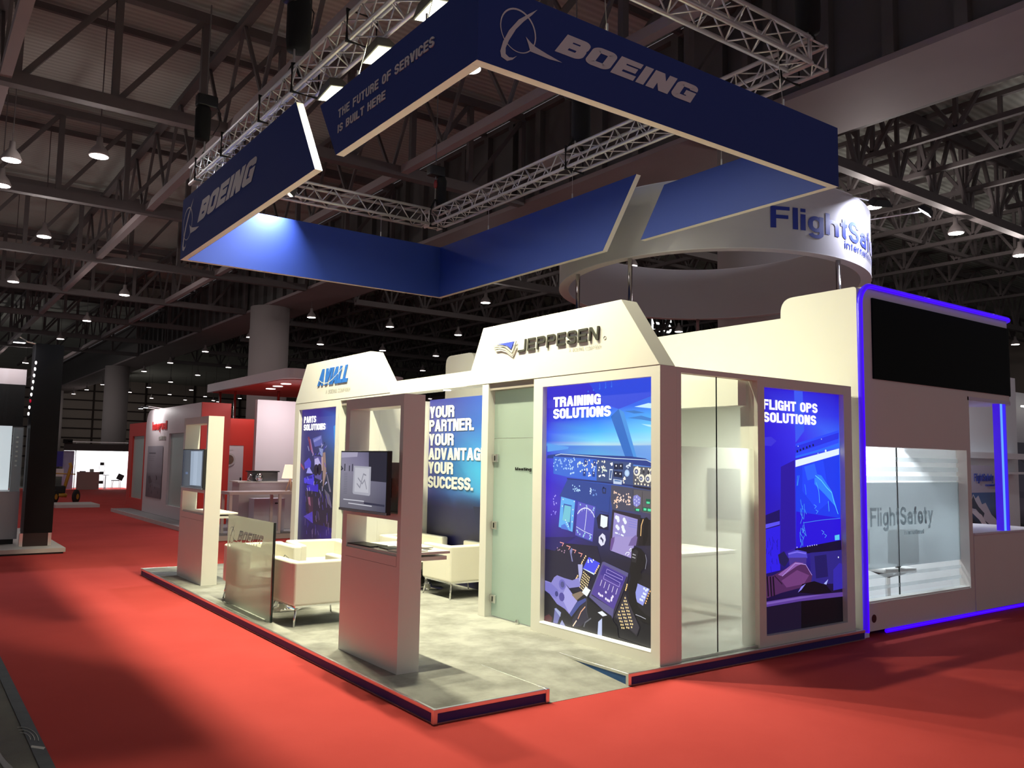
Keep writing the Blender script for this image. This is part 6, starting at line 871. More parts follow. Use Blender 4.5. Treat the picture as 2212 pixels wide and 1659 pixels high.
a0.location = (0.57, 3.38, PH)
copy_tree(a0, (0.53, 4.82, PH), math.pi, 'white tub armchair facing the camera, half hidden by the glass screen')
copy_tree(a0, (1.27, 4.88, PH), math.pi-0.14, 'white tub armchair beside the slogan recess, nearest the parts lightbox')
copy_tree(a0, (2.735, 3.98, PH), 0, 'white tub armchair showing its back under the slogan panel, beside the door post')
copy_tree(a0, (2.72, 5.14, PH), math.pi, 'white tub armchair in the slogan recess, furthest back beside the near kiosk')
def pedestal_table(x, y, label):
    t = thing('pedestal_table', label, 'table', (x, y, PH), 'low chrome pedestal tables')
    m = MB(); m.lathe([(0.20, 0), (0.205, 0.008), (0.06, 0.03), (0.055, 0.06)], x, y, n=32, z0=PH); m.build('base', M_chrome, t, smooth=True)
    m = MB(); m.lathe([(0.045, 0.03), (0.045, 0.36)], x, y, n=20, z0=PH); m.build('column', M_chrome, t, smooth=True)
    m = MB(); m.lathe([(0.28, 0.36), (0.30, 0.365), (0.30, 0.375), (0.28, 0.38)], x, y, n=36, z0=PH); m.build('tabletop', M_white, t)
pedestal_table(0.52, 4.10, 'round chrome pedestal table between the two front armchairs')
pedestal_table(2.64, 4.60, 'round chrome pedestal table between the armchairs in the slogan recess')
def wire_plant(x, y, z, label):
    t = thing('wire_ornament', label, 'ornament', (x, y, z), 'small wire and leaf ornaments')
    m = MB(); m.tube([(x, y, z), (x-0.02, y+0.05, z+0.12), (x+0.0, y+0.0, z+0.20), (x+0.02, y-0.08, z+0.17), (x, y-0.11, z+0.02)], 0.003, 6); m.build('wire_loop', M_black, t)
    m = MB(); m.lathe([(0.03, 0), (0.045, 0.02), (0.04, 0.05), (0.02, 0.055)], x, y-0.03, n=14, z0=z); m.build('bowl', M_white_letter, t, smooth=True)
    m = MB()
    for k in range(5):
        a = k*1.3; m.add([(x, y-0.03, z+0.05), (x+0.05*math.cos(a), y-0.03+0.05*math.sin(a), z+0.075), (x+0.08*math.cos(a+.2), y-0.03+0.08*math.sin(a+.2), z+0.06), (x+0.05*math.cos(a+.4), y-0.03+0.05*math.sin(a+.4), z+0.07)], [(0, 1, 2, 3)])
    m.build('leaf', mat('dark_leaf', (0.03, 0.05, 0.02), rough=0.5), t)
wire_plant(0.52, 4.10, PH+0.382, 'thin wire loop ornament on the front pedestal table')
wire_plant(2.64, 4.60, PH+0.382, 'thin wire loop ornament on the recess pedestal table')

# ================================================================ hanging sign
ZS = 4.70; X0, X1, Y0, Y1 = 0.27, 4.88, 0.065, 8.17; TH = 0.085
def sign_part(name, label, segs, loc):
    """segs: list of (axis, pos, outer side sign, [(a,z) outline])"""
    t = thing(name, label, 'hanging sign', loc)
    for ax, pos, out, poly in segs:
        inner = pos-out*TH
        core = [((min(max(a, Y0+TH-0.001), Y1-TH+0.001) if ax == 'x' else a), z) for a, z in poly]
        s = MB(); s.prism(core, ax, min(pos, inner)+0.002, max(pos, inner)-0.002); s.build('edge_band', M_signedge, t)
        for p, mm, nm in ((pos, M_signblue, 'outer_face'), (inner, M_signin, 'inner_face')):
            sg = out if p == pos else -out
            q = MB(); q.prism([(a, z) for a, z in (poly if p == pos else core)], ax, min(p, p+sg*0.0012), max(p, p+sg*0.0012)); q.build(nm, mm, t)
    return t
zt1, zt2 = 5.345, 5.625
near = sign_part('hanging_sign', 'blue L-shaped hanging sign nearest the camera, BOEING on its right face', [
    ('x', X0, -1, [(Y0+0.001, ZS), (2.55, ZS), (2.985, zt1), (Y0+0.001, zt1)]),
    ('y', Y0, -1, [(X0, ZS), (X1, ZS), (X1, zt1), (X0, zt1)]),
    ('x', X1, 1, [(Y0+0.001, ZS), (2.93, ZS), (2.50, zt1), (Y0+0.001, zt1)])], (0.3, 0.1, ZS))
far = sign_part('hanging_sign', 'taller blue hanging sign part behind, BOEING at the far left end', [
    ('x', X0, -1, [(3.06, ZS), (Y1-0.001, ZS), (Y1-0.001, zt2), (3.665, zt2)]),
    ('y', Y1, 1, [(X0, ZS), (X1, ZS), (X1, zt2), (X0, zt2)]),
    ('x', X1, 1, [(3.67, ZS), (Y1-0.001, ZS), (Y1-0.001, zt2), (3.01, zt2)])], (0.3, 8.1, ZS))
maker_mark(near, lambda a, b, d=0: (a, Y0-0.004-d, b), 0.465, 4.769, 1.0, 1.0, 4.992, 1.57, 0.180, M_silver, 0.002)
maker_mark(far, lambda a, b, d=0: (X0-0.004-d, 8.10-a, b), 0.02, 4.80, 1.42, 0.78, 5.085, 2.30, 0.285, M_silver, 0.002)
lettering('lettering', 'THE FUTURE OF SERVICES', lambda a, b, d=0: (X0-0.004-d, 2.515-a, 5.055+b), 0.088, 0.19, M_silver, near, depth=0.002, aspect=0.60, gap=0.12, width=1.83)
lettering('lettering', 'IS BUILT HERE', lambda a, b, d=0: (X0-0.004-d, 2.515-a, 4.905+b), 0.082, 0.19, M_silver, near, depth=0.002, aspect=0.60, gap=0.12, width=1.0)
m = MB()
for x, y, zt in ((X0+0.04, 0.9, zt1), (X0+0.04, 2.2, zt1), (X0+0.04, 4.6, zt2), (X0+0.04, 7.6, zt2), (1.6, Y0+0.04, zt1), (4.0, Y0+0.04, zt1), (1.4, Y1-0.04, zt2), (3.6, Y1-0.04, zt2), (X1-0.04, 1.6, zt1), (X1-0.04, 4.4, zt2), (X1-0.04, 6.6, zt2)):
    m = MB(); m.tube([(x, y, zt), (0.46 if x < 0.4 else x, 0.17 if y < 0.2 else y, 6.03)], 0.004, 6); m.lathe([(0.011, 0), (0.011, 0.09)], x, y, n=8, z0=zt)
    m.build('hanging_wire', M_alu, near if zt == zt1 else far)

# ================================================================ box truss ring
ZC0, ZC1 = 6.03, 6.30
def box_truss(axis, a0, a1, p0, p1, label, bay=0.42):
    t = thing('box_truss', label, 'truss', ((p0+p1)/2 if axis == 'y' else a0, a0 if axis == 'y' else (p0+p1)/2, ZC0), 'aluminium box trusses above the sign')
    def pt(a, p, z): return (p, a, z) if axis == 'y' else (a, p, z)
    for p in (p0, p1):
        for z in (ZC0, ZC1):
            m = MB(); m.tube([pt(a0, p, z), pt(a1, p, z)], 0.025, 10); m.build('chord', M_trussalu, t, smooth=True)
    n = int(round((a1-a0)/bay)); w = (a1-a0)/n
    faces = (((p0, ZC0), (p0, ZC1)), ((p1, ZC0), (p1, ZC1)), ((p0, ZC0), (p1, ZC0)), ((p0, ZC1), (p1, ZC1)))
    for k, (A, B) in enumerate(faces):
        m = MB()
        for i in range(n):
            a = a0+i*w; o = (A, B) if (k % 2 == 0) else (B, A)
            m.tube([pt(a, *o[0]), pt(a+w/2, *o[1])], 0.009, 6); m.tube([pt(a+w/2, *o[1]), pt(a+w, *o[0])], 0.009, 6)
        m.tube([pt(a0+0.02, *A), pt(a0+0.02, *B)], 0.012, 6); m.tube([pt(a1-0.02, *A), pt(a1-0.02, *B)], 0.012, 6)
        m.build('lacing', M_trussalu, t, smooth=True)
    return t
TX0, TX1, TY0, TY1 = 0.46, 4.88, 0.17, 8.36; TW = 0.27
tl = box_truss('y', TY0, TY1+0.24, TX0, TX0+TW, 'aluminium box truss along the left, above the BOEING far end sign')
tr_ = box_truss('y', TY0, TY1, TX1-TW, TX1, 'aluminium box truss along the right, crossing under the corner of the sign')
tf = box_truss('x', TX0+TW+0.05, TX1-TW-0.05, TY0, TY0+TW, 'aluminium box truss across the front, above the large BOEING face')
tb = box_truss('x', TX0+TW+0.05, TX1-TW-0.05, TY1-TW, TY1, 'aluminium box truss across the back, joining the two long trusses')
def sling(t, x, y, w=TW, axis='y'):
    m = MB(); r = 0.022; e = 0.032
    if axis == 'y':
        x0, x1 = x-e, x+w+e
        P = [(x0, y, ZC0-e), (x0, y, ZC1+e), (x1, y, ZC1+e), (x1, y, ZC0-e)]
    m.tube(P, r, 8, closed=True); return m.build('black_sling', M_cloth, t)
for y in (2.75, 4.25, 5.35, 6.9, 8.2, 1.2): sling(tl, TX0, y)
for y in (0.55, 4.25, 8.1): sling(tr_, TX1-TW, y)
m = MB(); m.box(TX1-TW+0.02, TX1-0.02, 4.45, 5.05, ZC1-0.01, ZC1+0.012); m.build('joint_plate', M_alu, tr_)
def hoist(x, y, top, bagz, label, bag_r=0.10, bag_h=0.6, bx=0.10, by=0.0):
    t = thing('chain_hoist', label, 'chain hoist', (x, y, ZC1), 'black chain hoists lifting the truss')
    m = MB(); m.box(x-0.16, x+0.16, y-0.09, y+0.09, top, top+0.20); m.build('motor', M_black, t, bevel=0.03)
    m = MB(); m.lathe([(0.03, 0), (bag_r*0.9, 0.02), (bag_r, 0.15), (bag_r, bag_h-0.05), (bag_r*0.8, bag_h)], x+bx, y+by, n=20, z0=bagz); m.build('chain_bag', M_cloth, t, smooth=True)
    m = MB(); m.tube([(x, y, top+0.2), (x, y, 9.0)], 0.012, 6); m.build('upper_chain', M_roofsteel, t)
    m = MB(); m.tube([(x, y, ZC1+0.05), (x, y, top)], 0.014, 6); m.build('lower_chain', M_alu, t)
    m = MB(); m.lathe([(0.02, 0), (0.035, 0.04), (0.035, 0.10), (0.02, 0.16)], x, y, n=12, z0=top-0.22); m.build('hook', mat('hook_red', (0.25, 0.03, 0.03), rough=0.5), t, smooth=True)
    m = MB(); m.tube([(x, y, ZC1+0.25), (x-0.10, y+0.05, ZC1)], 0.02, 8); m.tube([(x, y, ZC1+0.25), (x+0.12, y-0.04, ZC1)], 0.02, 8); m.build('black_sling', M_cloth, t)
    m = MB(); m.tube([(x+0.14, y, top+0.1), (x+0.22, y-0.03, top-0.05), (x+0.2, y-0.03, top-0.25), (x+0.12, y, top-0.42)], 0.008, 6); m.build('cable', M_black, t)
hoist(0.60, 4.66, 7.30, 6.72, 'large black chain hoist bag over the left truss, cut by the top of the photo', 0.15, 0.85, 0.06, 0.04)
hoist(0.62, 8.46, 7.28, 6.72, 'black chain hoist over the far left end of the truss', 0.12, 0.55, -0.05, -0.02)
hoist(4.74, 8.22, 6.98, 6.42, 'black chain hoist at the back corner of the truss ring', 0.085, 0.55, 0.10, -0.05)
hoist(4.72, 4.20, 7.05, 6.42, 'black chain hoist bag hanging inside the sign over the right truss', 0.14, 0.72, 0.08, -0.03)
hoist(4.72, 0.30, 7.20, 6.45, 'black chain hoist bag over the right front corner of the truss', 0.135, 0.8, 0.04, 0.02)

def flood(x, y, z, label, aim=(0.16, -0.10, -1.0), watts=FLOOD_W, arm_x=None, size=(0.20, 0.36), light=True, col=FLOOD_COL, spread=150):
    t = thing('flood_light', label, 'flood light', (x, y, z), 'flood lights under the trusses')
    d = Vector(aim).normalized(); s = Vector((0, 1, 0)); s = (s-d*s.dot(d)).normalized(); q = d.cross(s)
    def P(a, b, c): return tuple(Vector((x, y, z))+q*a+s*b+d*c)
    a, b = size[0]/2, size[1]/2
    m = MB(); m.add([P(-a*.7, -b*.7, -0.13), P(a*.7, -b*.7, -0.13), P(a*.7, b*.7, -0.13), P(-a*.7, b*.7, -0.13), P(-a-.02, -b-.02, 0), P(a+.02, -b-.02, 0), P(a+.02, b+.02, 0), P(-a-.02, b+.02, 0)],
                    [(0, 3, 2, 1), (4, 5, 6, 7), (0, 1, 5, 4), (1, 2, 6, 5), (2, 3, 7, 6), (3, 0, 4, 7)])
    m.build('housing', mat('flood_housing', (0.07, 0.065, 0.055), rough=0.5, noise=0.05), t)
    m = MB(); m.add([P(-a, -b, 0.004), P(a, -b, 0.004), P(a, b, 0.004), P(-a, b, 0.004)], [(0, 1, 2, 3)]); m.build('lens', M_emit_flood, t)
    if arm_x is not None:
        m = MB(); m.tube([(arm_x, y, ZC0-0.02), (x, y, z+0.13)], 0.012, 8); m.build('arm', M_trussalu, t)
    if light: add_area('flood_light_beam', P(0, 0, 0.02), d, 0.07, 0.14, watts, col, t, spread)
for y, lab in ((3.72, 'lit flood light nearest the gap between the two sign parts'), (2.58, 'middle lit flood light along the left truss'), (1.50, 'lit flood light at the top, right of the middle one'), (5.15, 'flood light behind the far BOEING face, nearer one'), (6.6, 'flood light behind the far BOEING face, further one')):
    flood(0.72, y, 5.86, lab, arm_x=TX0+TW)
flood(1.75, 7.72, 5.93, 'small lit flood light on the back truss over the far sign', aim=(-0.75, 0.40, -0.9), watts=SIGN_SPOT_W, arm_x=1.75, size=(0.14, 0.28), col=(0.80, 0.90, 1.0))
flood(1.45, 0.72, 5.93, 'lit flood light on the front truss above the emblem', aim=(0.1, 0.5, -0.9), watts=FLOOD_W*0.18, arm_x=1.45, size=(0.14, 0.28))
# ================================================================ neighbouring stand with the neon edge
def rounded_profile(pts, radii, n=8):
    """closed polygon with rounded corners"""
    out = []; N = len(pts)
    for i in range(N):
        p = Vector(pts[i]); a = Vector(pts[i-1]); b = Vector(pts[(i+1) % N]); r = radii[i]
        if r <= 0: out.append(tuple(p)); continue
        u = (a-p).normalized(); v = (b-p).normalized(); s = p+u*r; e = p+v*r
        for k in range(n+1):
            t = k/n; q = (1-t)**2*s+2*t*(1-t)*p+t*t*e; out.append(tuple(q))
    return out
FSX = 5.12
def neon_stand():
    t = thing('neon_edged_stand_wall', 'off white stand front with rounded top corner, window and counter under the black screen', 'stand wall', (6.5, 0.2, 0))
    # front wall, in pieces round the window
    fy0, fy1 = 0.03, 0.16
    m = MB()
    m.box(FSX+0.02, 5.183, fy0, fy1, 0.055, 2.62); m.box(5.183, 7.39, fy0, fy1, 1.965, 2.62); m.box(5.183, 7.39, fy0, fy1, 0.055, 0.338); m.box(7.39, 7.482, fy0, fy1, 0.055, 2.62)
    m.build('front_panel', M_fswall, t)
    top = rounded_profile([(FSX+0.02, 2.62), (8.50, 2.62), (8.50, 3.685), (FSX+0.02, 3.685)], [0, 0.0, 0.0, 0.20])
    m = MB(); m.prism(top, 'y', fy0, fy1); m.build('top_panel', M_fswall, t)
    # curved right end of the top panel
    m = MB(); n = 8
    for k in range(n):
        a0, a1 = math.pi/2*k/n, math.pi/2*(k+1)/n; R = 0.30
        p0 = (8.50+R*math.sin(a0), fy0+R-R*math.cos(a0)); p1 = (8.50+R*math.sin(a1), fy0+R-R*math.cos(a1))
        q0 = (8.50+(R-.1)*math.sin(a0), fy0+R-(R-.1)*math.cos(a0)); q1 = (8.50+(R-.1)*math.sin(a1), fy0+R-(R-.1)*math.cos(a1))
        m.prism([p0, p1, q1, q0], 'z', 2.60, 3.685)
    m.build('curved_end', M_fswall, t)
    m = MB(); m.prism(rounded_profile([(7.45, 0.03), (8.80, 0.03), (8.80, 0.62), (7.45, 0.62)], [0, 0.3, 0.3, 0]), 'z', 2.575, 2.62); m.build('soffit', mat('soffit_paint', (0.62, 0.60, 0.74), rough=0.5), t)
    # side wall towards the grey platform
    prof = rounded_profile([(0.03, 0.0), (0.03, 3.655), (0.98, 3.655), (0.98, 3.43), (7.36, 3.43), (7.36, 3.655), (8.31, 3.655), (8.31, 0.0)], [0, 0.04, 0.17, 0, 0, 0.17, 0.17, 0])
    m = MB(); m.prism(prof, 'x', FSX-0.01, FSX+0.10); m.build('side_wall', M_wall, t)
    # counter
    m = MB(); m.prism(rounded_profile([(7.485, 0.02), (9.35, 0.02), (9.35, 1.1), (7.485, 1.1)], [0, 0.45, 0.45, 0]), 'z', 0.06, 0.955); m.build('counter', M_fswall, t)
    m = MB(); m.prism(rounded_profile([(7.485, 0.00), (9.38, 0.00), (9.38, 1.13), (7.485, 1.13)], [0, 0.46, 0.46, 0]), 'z', 0.955, 0.978); m.build('counter_top', mat('counter_top_paint', (0.72, 0.70, 0.76), rough=0.35), t)
    m = MB(); m.lathe([(0.042, -0.0), (0.042, 0.004)], 0, 0, n=20); mm = MB(); mm.add([(5.31+v[0], 0.0298-v[2], 0.18+v[1]) for v in m.V], m.F); mm.build('cable_hole', mat('hole_dark_red', (0.08, 0.012, 0.01), rough=0.8), t)
    m = MB(); m.box(FSX+0.02, 9.3, 0.10, 3.0, 0.03, 0.055); m.build('base_board', M_counter, t)
    # window glass
    gl = MB(); gl.box(5.183, 7.39, 0.14, 0.15, 0.66, 1.58); gl.build('frosted_pane', M_frost_blue, t)
    g2 = MB(); g2.add([(5.183, 0.145, 0.338), (7.39, 0.145, 0.338), (7.39, 0.145, 0.66), (5.183, 0.145, 0.66)], [(0, 1, 2, 3)]); g2.add([(5.183, 0.145, 1.58), (7.39, 0.145, 1.58), (7.39, 0.145, 1.965), (5.183, 0.145, 1.965)], [(0, 1, 2, 3)]); g2.build('clear_pane', M_glass_clear, t)
    for za, zb in ((1.60, 1.65), (1.70, 1.755), (1.81, 1.86), (0.56, 0.60), (0.44, 0.48)):
        q = MB(); q.add([(5.183, 0.139, za), (7.39, 0.139, za), (7.39, 0.139, zb), (5.183, 0.139, zb)], [(0, 1, 2, 3)]); q.build('frosted_stripe', M_frost_strip, t)
    q = MB(); q.box(6.02, 6.026, 0.136, 0.152, 0.338, 1.965); q.build('pane_joint', M_glass_edge, t)
    m = MB(); m.box(5.183, 7.39, 0.045, 0.138, 0.338, 0.356); m.build('window_ledge', M_white_letter, t)
    lettering('lettering', 'FlightSafety', lambda a, b, d=0: (5.46+a, 0.137-d, 1.11+b), 0.20, 0.17, M_frost_strip, t, depth=0.001, aspect=0.62, gap=0.09, width=1.30)
    lettering('small_lettering', 'international', lambda a, b, d=0: (6.13+a, 0.137-d, 1.00+b), 0.05, 0.15, M_frost_strip, t, depth=0.001, aspect=0.6, gap=0.1, width=0.42)
    # interior shell of the lit room
    m = MB(); m.box(5.22, 7.48, 2.5, 2.6, 0.055, 2.62); m.box(7.39, 7.48, 0.16, 2.5, 0.055, 2.62); m.box(5.22, 7.48, 0.16, 2.6, 2.54, 2.60); m.build('room_lining', mat('room_white_paint', (0.80, 0.81, 0.83), rough=0.5, noise=0.02), t)
    m = MB(); m.box(5.22, 7.48, 0.16, 2.5, 0.055, 0.065); m.build('room_floor', mat('room_grey_floor', (0.45, 0.47, 0.50), rough=0.3, noise=0.05), t)
    # back of the opening
    m = MB(); m.box(7.6, 13.4, 2.0, 2.1, 0.06, 3.4); m.build('back_wall', MATS['room_white_paint'], t)
    m = MB(); m.box(7.6, 13.2, 1.75, 1.999, 1.92, 2.02); m.box(7.6, 13.2, 1.75, 1.999, 1.66, 1.70); m.build('inner_shelf', MATS['room_white_paint'], t)
    # pelmet light boxes
    m = MB(); m.box(5.3, 7.3, 0.4, 0.9, 2.05, 2.12); m.build('light_trough', MATS['room_white_paint'], t)
    return t
ns = neon_stand()
for i, (x, y, lab) in enumerate(((5.9, 1.3, 'bright downlight inside the neon edged stand room, left one'), (6.9, 1.3, 'bright downlight inside the neon edged stand room, right one'), (8.6, 1.2, 'added fill lamp over the open counter of the neon edged stand, aimed at the wall behind'))):
    d = thing('downlight', lab, 'downlight', (x, y, 2.5), 'downlights in the neon edged stand')
    m = MB(); m.lathe([(0.12, 0), (0.13, 0.02)], x, y, n=20, z0=2.52); m.build('ring', M_alu, d)
    m = MB(); m.lathe([(0.10, -0.004), (0.10, 0.0)], x, y, n=20, z0=2.52); m.build('lens', M_emit_white, d)
    add_area('downlight_beam', (x, y, 2.49), (0, 0, -1) if i < 2 else (0.9, 0.7, -0.6), 0.16, 0.16, 30 if i < 2 else 60, (0.90, 0.94, 1.0), d)  # third lamp is added, aimed sideways to brighten the wall behind the opening
# LED screen
t = thing('led_screen', 'large switched off black screen on the neon edged stand', 'screen', (6.95, 0.02, 2.68))
m = MB(); m.box(5.385, 8.50, 0.012, 0.03, 2.69, 3.565); m.build('front_panel', M_screen_off, t)
m = MB(); n = 8
for k in range(n):
    a0, a1 = math.pi/2*k/n, math.pi/2*(k+1)/n; R = 0.318
    pts = [(8.50+R*math.sin(a0), 0.012+R-R*math.cos(a0)), (8.50+R*math.sin(a1), 0.012+R-R*math.cos(a1)), (8.50+(R-.016)*math.sin(a1), 0.012+R-(R-.016)*math.cos(a1)), (8.50+(R-.016)*math.sin(a0), 0.012+R-(R-.016)*math.cos(a0))]
    m.prism(pts, 'z', 2.69, 3.565)
m.build('curved_panel', M_screen_off, t)
# neon strips
nn = thing('neon_strip', 'bright blue neon strip up the left edge and along the rounded top of the stand', 'neon light', (FSX, 0.0, 0.06))
path = [(FSX+0.018, 0.0, 0.06), (FSX+0.018, 0.0, 3.46)]
for k in range(9):
    a = math.pi/2*k/8; path.append((FSX+0.018+0.22-0.22*math.cos(a), 0.0, 3.47+0.21*math.sin(a)))
path += [(8.50, 0.0, 3.68)]+[(8.50+0.30*math.sin(math.pi/2*k/6), 0.03+0.30-0.33*math.cos(math.pi/2*k/6), 3.68) for k in range(1, 7)]
m = MB(); m.tube(path, 0.021, 8); m.build('tube', M_neon, nn, smooth=True)
m = MB(); m.tube([(p[0]-0.006 if i < 2 else p[0], p[1]+0.012, p[2]+0.006) for i, p in enumerate(path)], 0.030, 8); m.build('channel', M_neonhousing, nn, smooth=True)
nu = thing('neon_strip', 'blue neon glow line under the base of the neon edged stand', 'neon light', (5.8, 0.1, 0.02))
m = MB(); m.tube([(5.55, 0.035, 0.03), (7.9, 0.035, 0.03), (9.1, 0.03, 0.03), (9.5, 0.25, 0.03), (9.62, 0.8, 0.03)], 0.022, 8); m.build('tube', M_neon, nu, smooth=True)
nc = thing('neon_column', 'vertical light blue neon tube standing on the counter of the neon edged stand', 'neon light', (8.36, 0.05, 0.98))
m = MB(); m.tube([(8.36, 0.07, 0.978), (8.36, 0.07, 2.575)], 0.034, 12); m.build('tube', M_neon2, nc, smooth=True)
m = MB(); m.box(8.405, 8.43, 0.02, 0.12, 0.978, 2.575); m.box(8.29, 8.315, 0.04, 0.12, 0.978, 2.575); m.build('housing', M_neonhousing, nc)
# poster behind the counter
ps = thing('snow_mountain_poster', 'poster of a snowy mountain headed FlightSafety behind the counter', 'poster', (11.0, 1.5, 0.6))
fr = lambda a, b, d=0: (10.52+a, 1.5-d, 0.62+b)
mount = [['g', [(1, 'b9b9cd', 'b9b9cd', 'b4b4c8'), (.64, 'b0b0c6', 'b0b0c6', 'aaaac0'), (.635, '3c5f9b', '3c5f9b', '32508c'), (.45, '4b6ea5', '5078aa', '466496'), (.3, '2d3c5a', '2d3c5a', '283750'), (0, '141923', '141923', '10141e')]],
         ['p', 'c8cddc', [(0, .50), (.12, .62), (.2, .56), (.3, .6), (.42, .48), (.55, .5), (.75, .34), (.9, .28), (1, .18), (1, .1), (.7, .2), (.4, .3), (.2, .34), (0, .42)]],
         ['p', '3c465a', [(.12, .6), (.2, .52), (.3, .45), (.5, .36), (.45, .30), (.2, .42), (0, .44), (0, .48)]], ['p', 'dce1eb', [(0, .40), (.3, .28), (.6, .10), (.7, .12), (.4, .34), (.2, .40)]],
         ['p', '1e2330', [(0, 0), (0, .34), (.3, .2), (.6, .04), (1, .12), (1, 0)]]]
paint(mount, fr, 0.92, 1.18, 'printed_face', M_print, ps)
m = MB(); m.box(10.52, 11.44, 1.505, 1.52, 0.62, 1.80); m.build('board', MATS['room_white_paint'], ps)
lettering('lettering', 'FlightSafety', lambda a, b, d=0: (10.66+a, 1.49-d, 1.55+b), 0.12, 0.16, M_fsblue, ps, depth=0.002, aspect=0.6, gap=0.08, width=0.64)
lettering('small_lettering', 'international', lambda a, b, d=0: (11.02+a, 1.49-d, 1.47+b), 0.04, 0.16, M_fsblue, ps, depth=0.002, width=0.3)
# office chairs and table behind the window
def office_chair(x, y, rz, label):
    t = thing('swivel_chair', label, 'chair', (x, y, 0.065), 'swivel chairs behind the frosted window')
    m = MB(); m.box(x-0.24, x+0.24, y-0.22, y+0.22, 0.50, 0.56); m.build('seat', mat('pale_seat', (0.7, 0.7, 0.7), rough=0.5), t, bevel=0.02)
    m = MB(); m.box(x-0.22, x+0.22, y-0.28, y-0.24, 0.62, 1.02); m.build('backrest', mat('grey_mesh', (0.02, 0.02, 0.02), rough=0.7), t, bevel=0.015)
    m = MB()
    for k in range(4):
        a = k*math.pi/2+0.5; m.bar((x, y, 0.43), (x+0.2*math.cos(a), y+0.2*math.sin(a), 0.50), 0.05, 0.025)
    m.build('mechanism', M_black, t)
    m = MB(); m.tube([(x, y, 0.10), (x, y, 0.47)], 0.03, 10); m.build('stem', M_chrome, t)
    m = MB(); m.bar((x, y-0.1, 0.5), (x, y-0.26, 0.66), 0.05, 0.02); m.build('back_support', M_black, t)
    for k in range(5):
        a = k*2*math.pi/5+0.3
        m = MB(); m.bar((x, y, 0.15), (x+0.27*math.cos(a), y+0.27*math.sin(a), 0.11), 0.03, 0.025); o = m.build('base_spoke', M_black, t)
        m = MB(); m.lathe([(0.02, 0), (0.028, 0.02), (0.02, 0.04)], x+0.27*math.cos(a), y+0.27*math.sin(a), n=10, z0=0.066); m.build('caster', M_black, o)
    t.rotation_euler = (0, 0, rz)
office_chair(5.95, 0.80, 0.4, 'swivel chair behind the frosted window, left one')
office_chair(6.75, 0.70, -0.3, 'swivel chair behind the frosted window, right one')
m = MB(); m.lathe([(0.42, 0.70), (0.45, 0.71), (0.45, 0.73), (0.42, 0.74)], 6.3, 1.7, n=32, z0=0.065)
tt = thing('round_table', 'round white table in the lit room behind the frosted window', 'table', (6.3, 1.7, 0.065)); m.build('tabletop', M_white, tt)
m = MB(); m.lathe([(0.25, 0), (0.25, 0.02), (0.03, 0.04), (0.03, 0.70)], 6.3, 1.7, n=24, z0=0.066); m.build('pedestal', M_chrome, tt)

# ring sign
RC = Vector((8.388, 4.8615)); VD = Vector((0.73470845, 0.678383)); WD = Vector((VD.y, -VD.x)); RA, RB = 3.027, 2.63
def ring_pt(t, z, k=0.0):
    q = RC-VD*(RA+k)*math.cos(t)+WD*(RB+k)*math.sin(t); return (q.x, q.y, z)
def ring_sign():
    t = thing('ring_sign', 'large white floodlit ring sign reading FlightSafety international on chrome poles', 'ring sign', (RC.x, RC.y, 4.8))
    n = 96; z0, z1 = 4.80, 5.82
    for nm, k, mm in (('outer_skin', 0.0, M_ring), ('inner_skin', -0.16, M_ring)):
        m = MB(); m.add([ring_pt(2*math.pi*i/n, z, k) for z in (z0, z1) for i in range(n)], [(i, (i+1) % n, n+(i+1) % n, n+i) for i in range(n)])
        m.build(nm, mm, t, smooth=True)
    for nm, z in (('bottom_rim', z0), ('top_rim', z1)):
        m = MB()
        for i in range(n):
            a, b = 2*math.pi*i/n, 2*math.pi*(i+1)/n; d = -0.012 if z == z0 else 0.012
            m.add([ring_pt(a, z, 0.004), ring_pt(b, z, 0.004), ring_pt(b, z, -0.165), ring_pt(a, z, -0.165), ring_pt(a, z+d, 0.004), ring_pt(b, z+d, 0.004), ring_pt(b, z+d, -0.165), ring_pt(a, z+d, -0.165)],
                  [(0, 1, 2, 3), (4, 5, 6, 7), (0, 1, 5, 4), (2, 3, 7, 6)])
        m.build(nm, mat('ring_rim_white', (0.80, 0.79, 0.80), rough=0.5), t)
    for tt in (-0.504, 0.781, -0.985, 2.35, -2.35, math.pi+0.05):
        x, y, _ = ring_pt(tt, 0, -0.08); m = MB(); m.tube([(x, y, 3.0 if tt not in (0.781,) else 2.6), (x, y, 4.80)], 0.035, 12); m.build('pole', M_chrome, t, smooth=True)
    def bend(t0, t1, zb):
        def fr(a, b, d=0): return ring_pt(t0+(t1-t0)*a, zb+b, 0.006+d)
        return fr
    polys, w = text_polys('FlightSafety', 0.315, 0.17, aspect=0.62, gap=0.085)
    m = MB(); extrude_polys(m, [[(a/w, b) for a, b in p] for p in polys], bend(0.291, 1.50, 5.10), 0.0); m.build('lettering', M_fsblue, t)
    polys, w = text_polys('international', 0.115, 0.13, aspect=0.58, gap=0.13)
    m = MB(); extrude_polys(m, [[(a/w, b) for a, b in p] for p in polys], bend(0.80, 1.27, 4.965), 0.0); m.build('small_lettering', M_fsblue, t)
    return t
ring_sign()
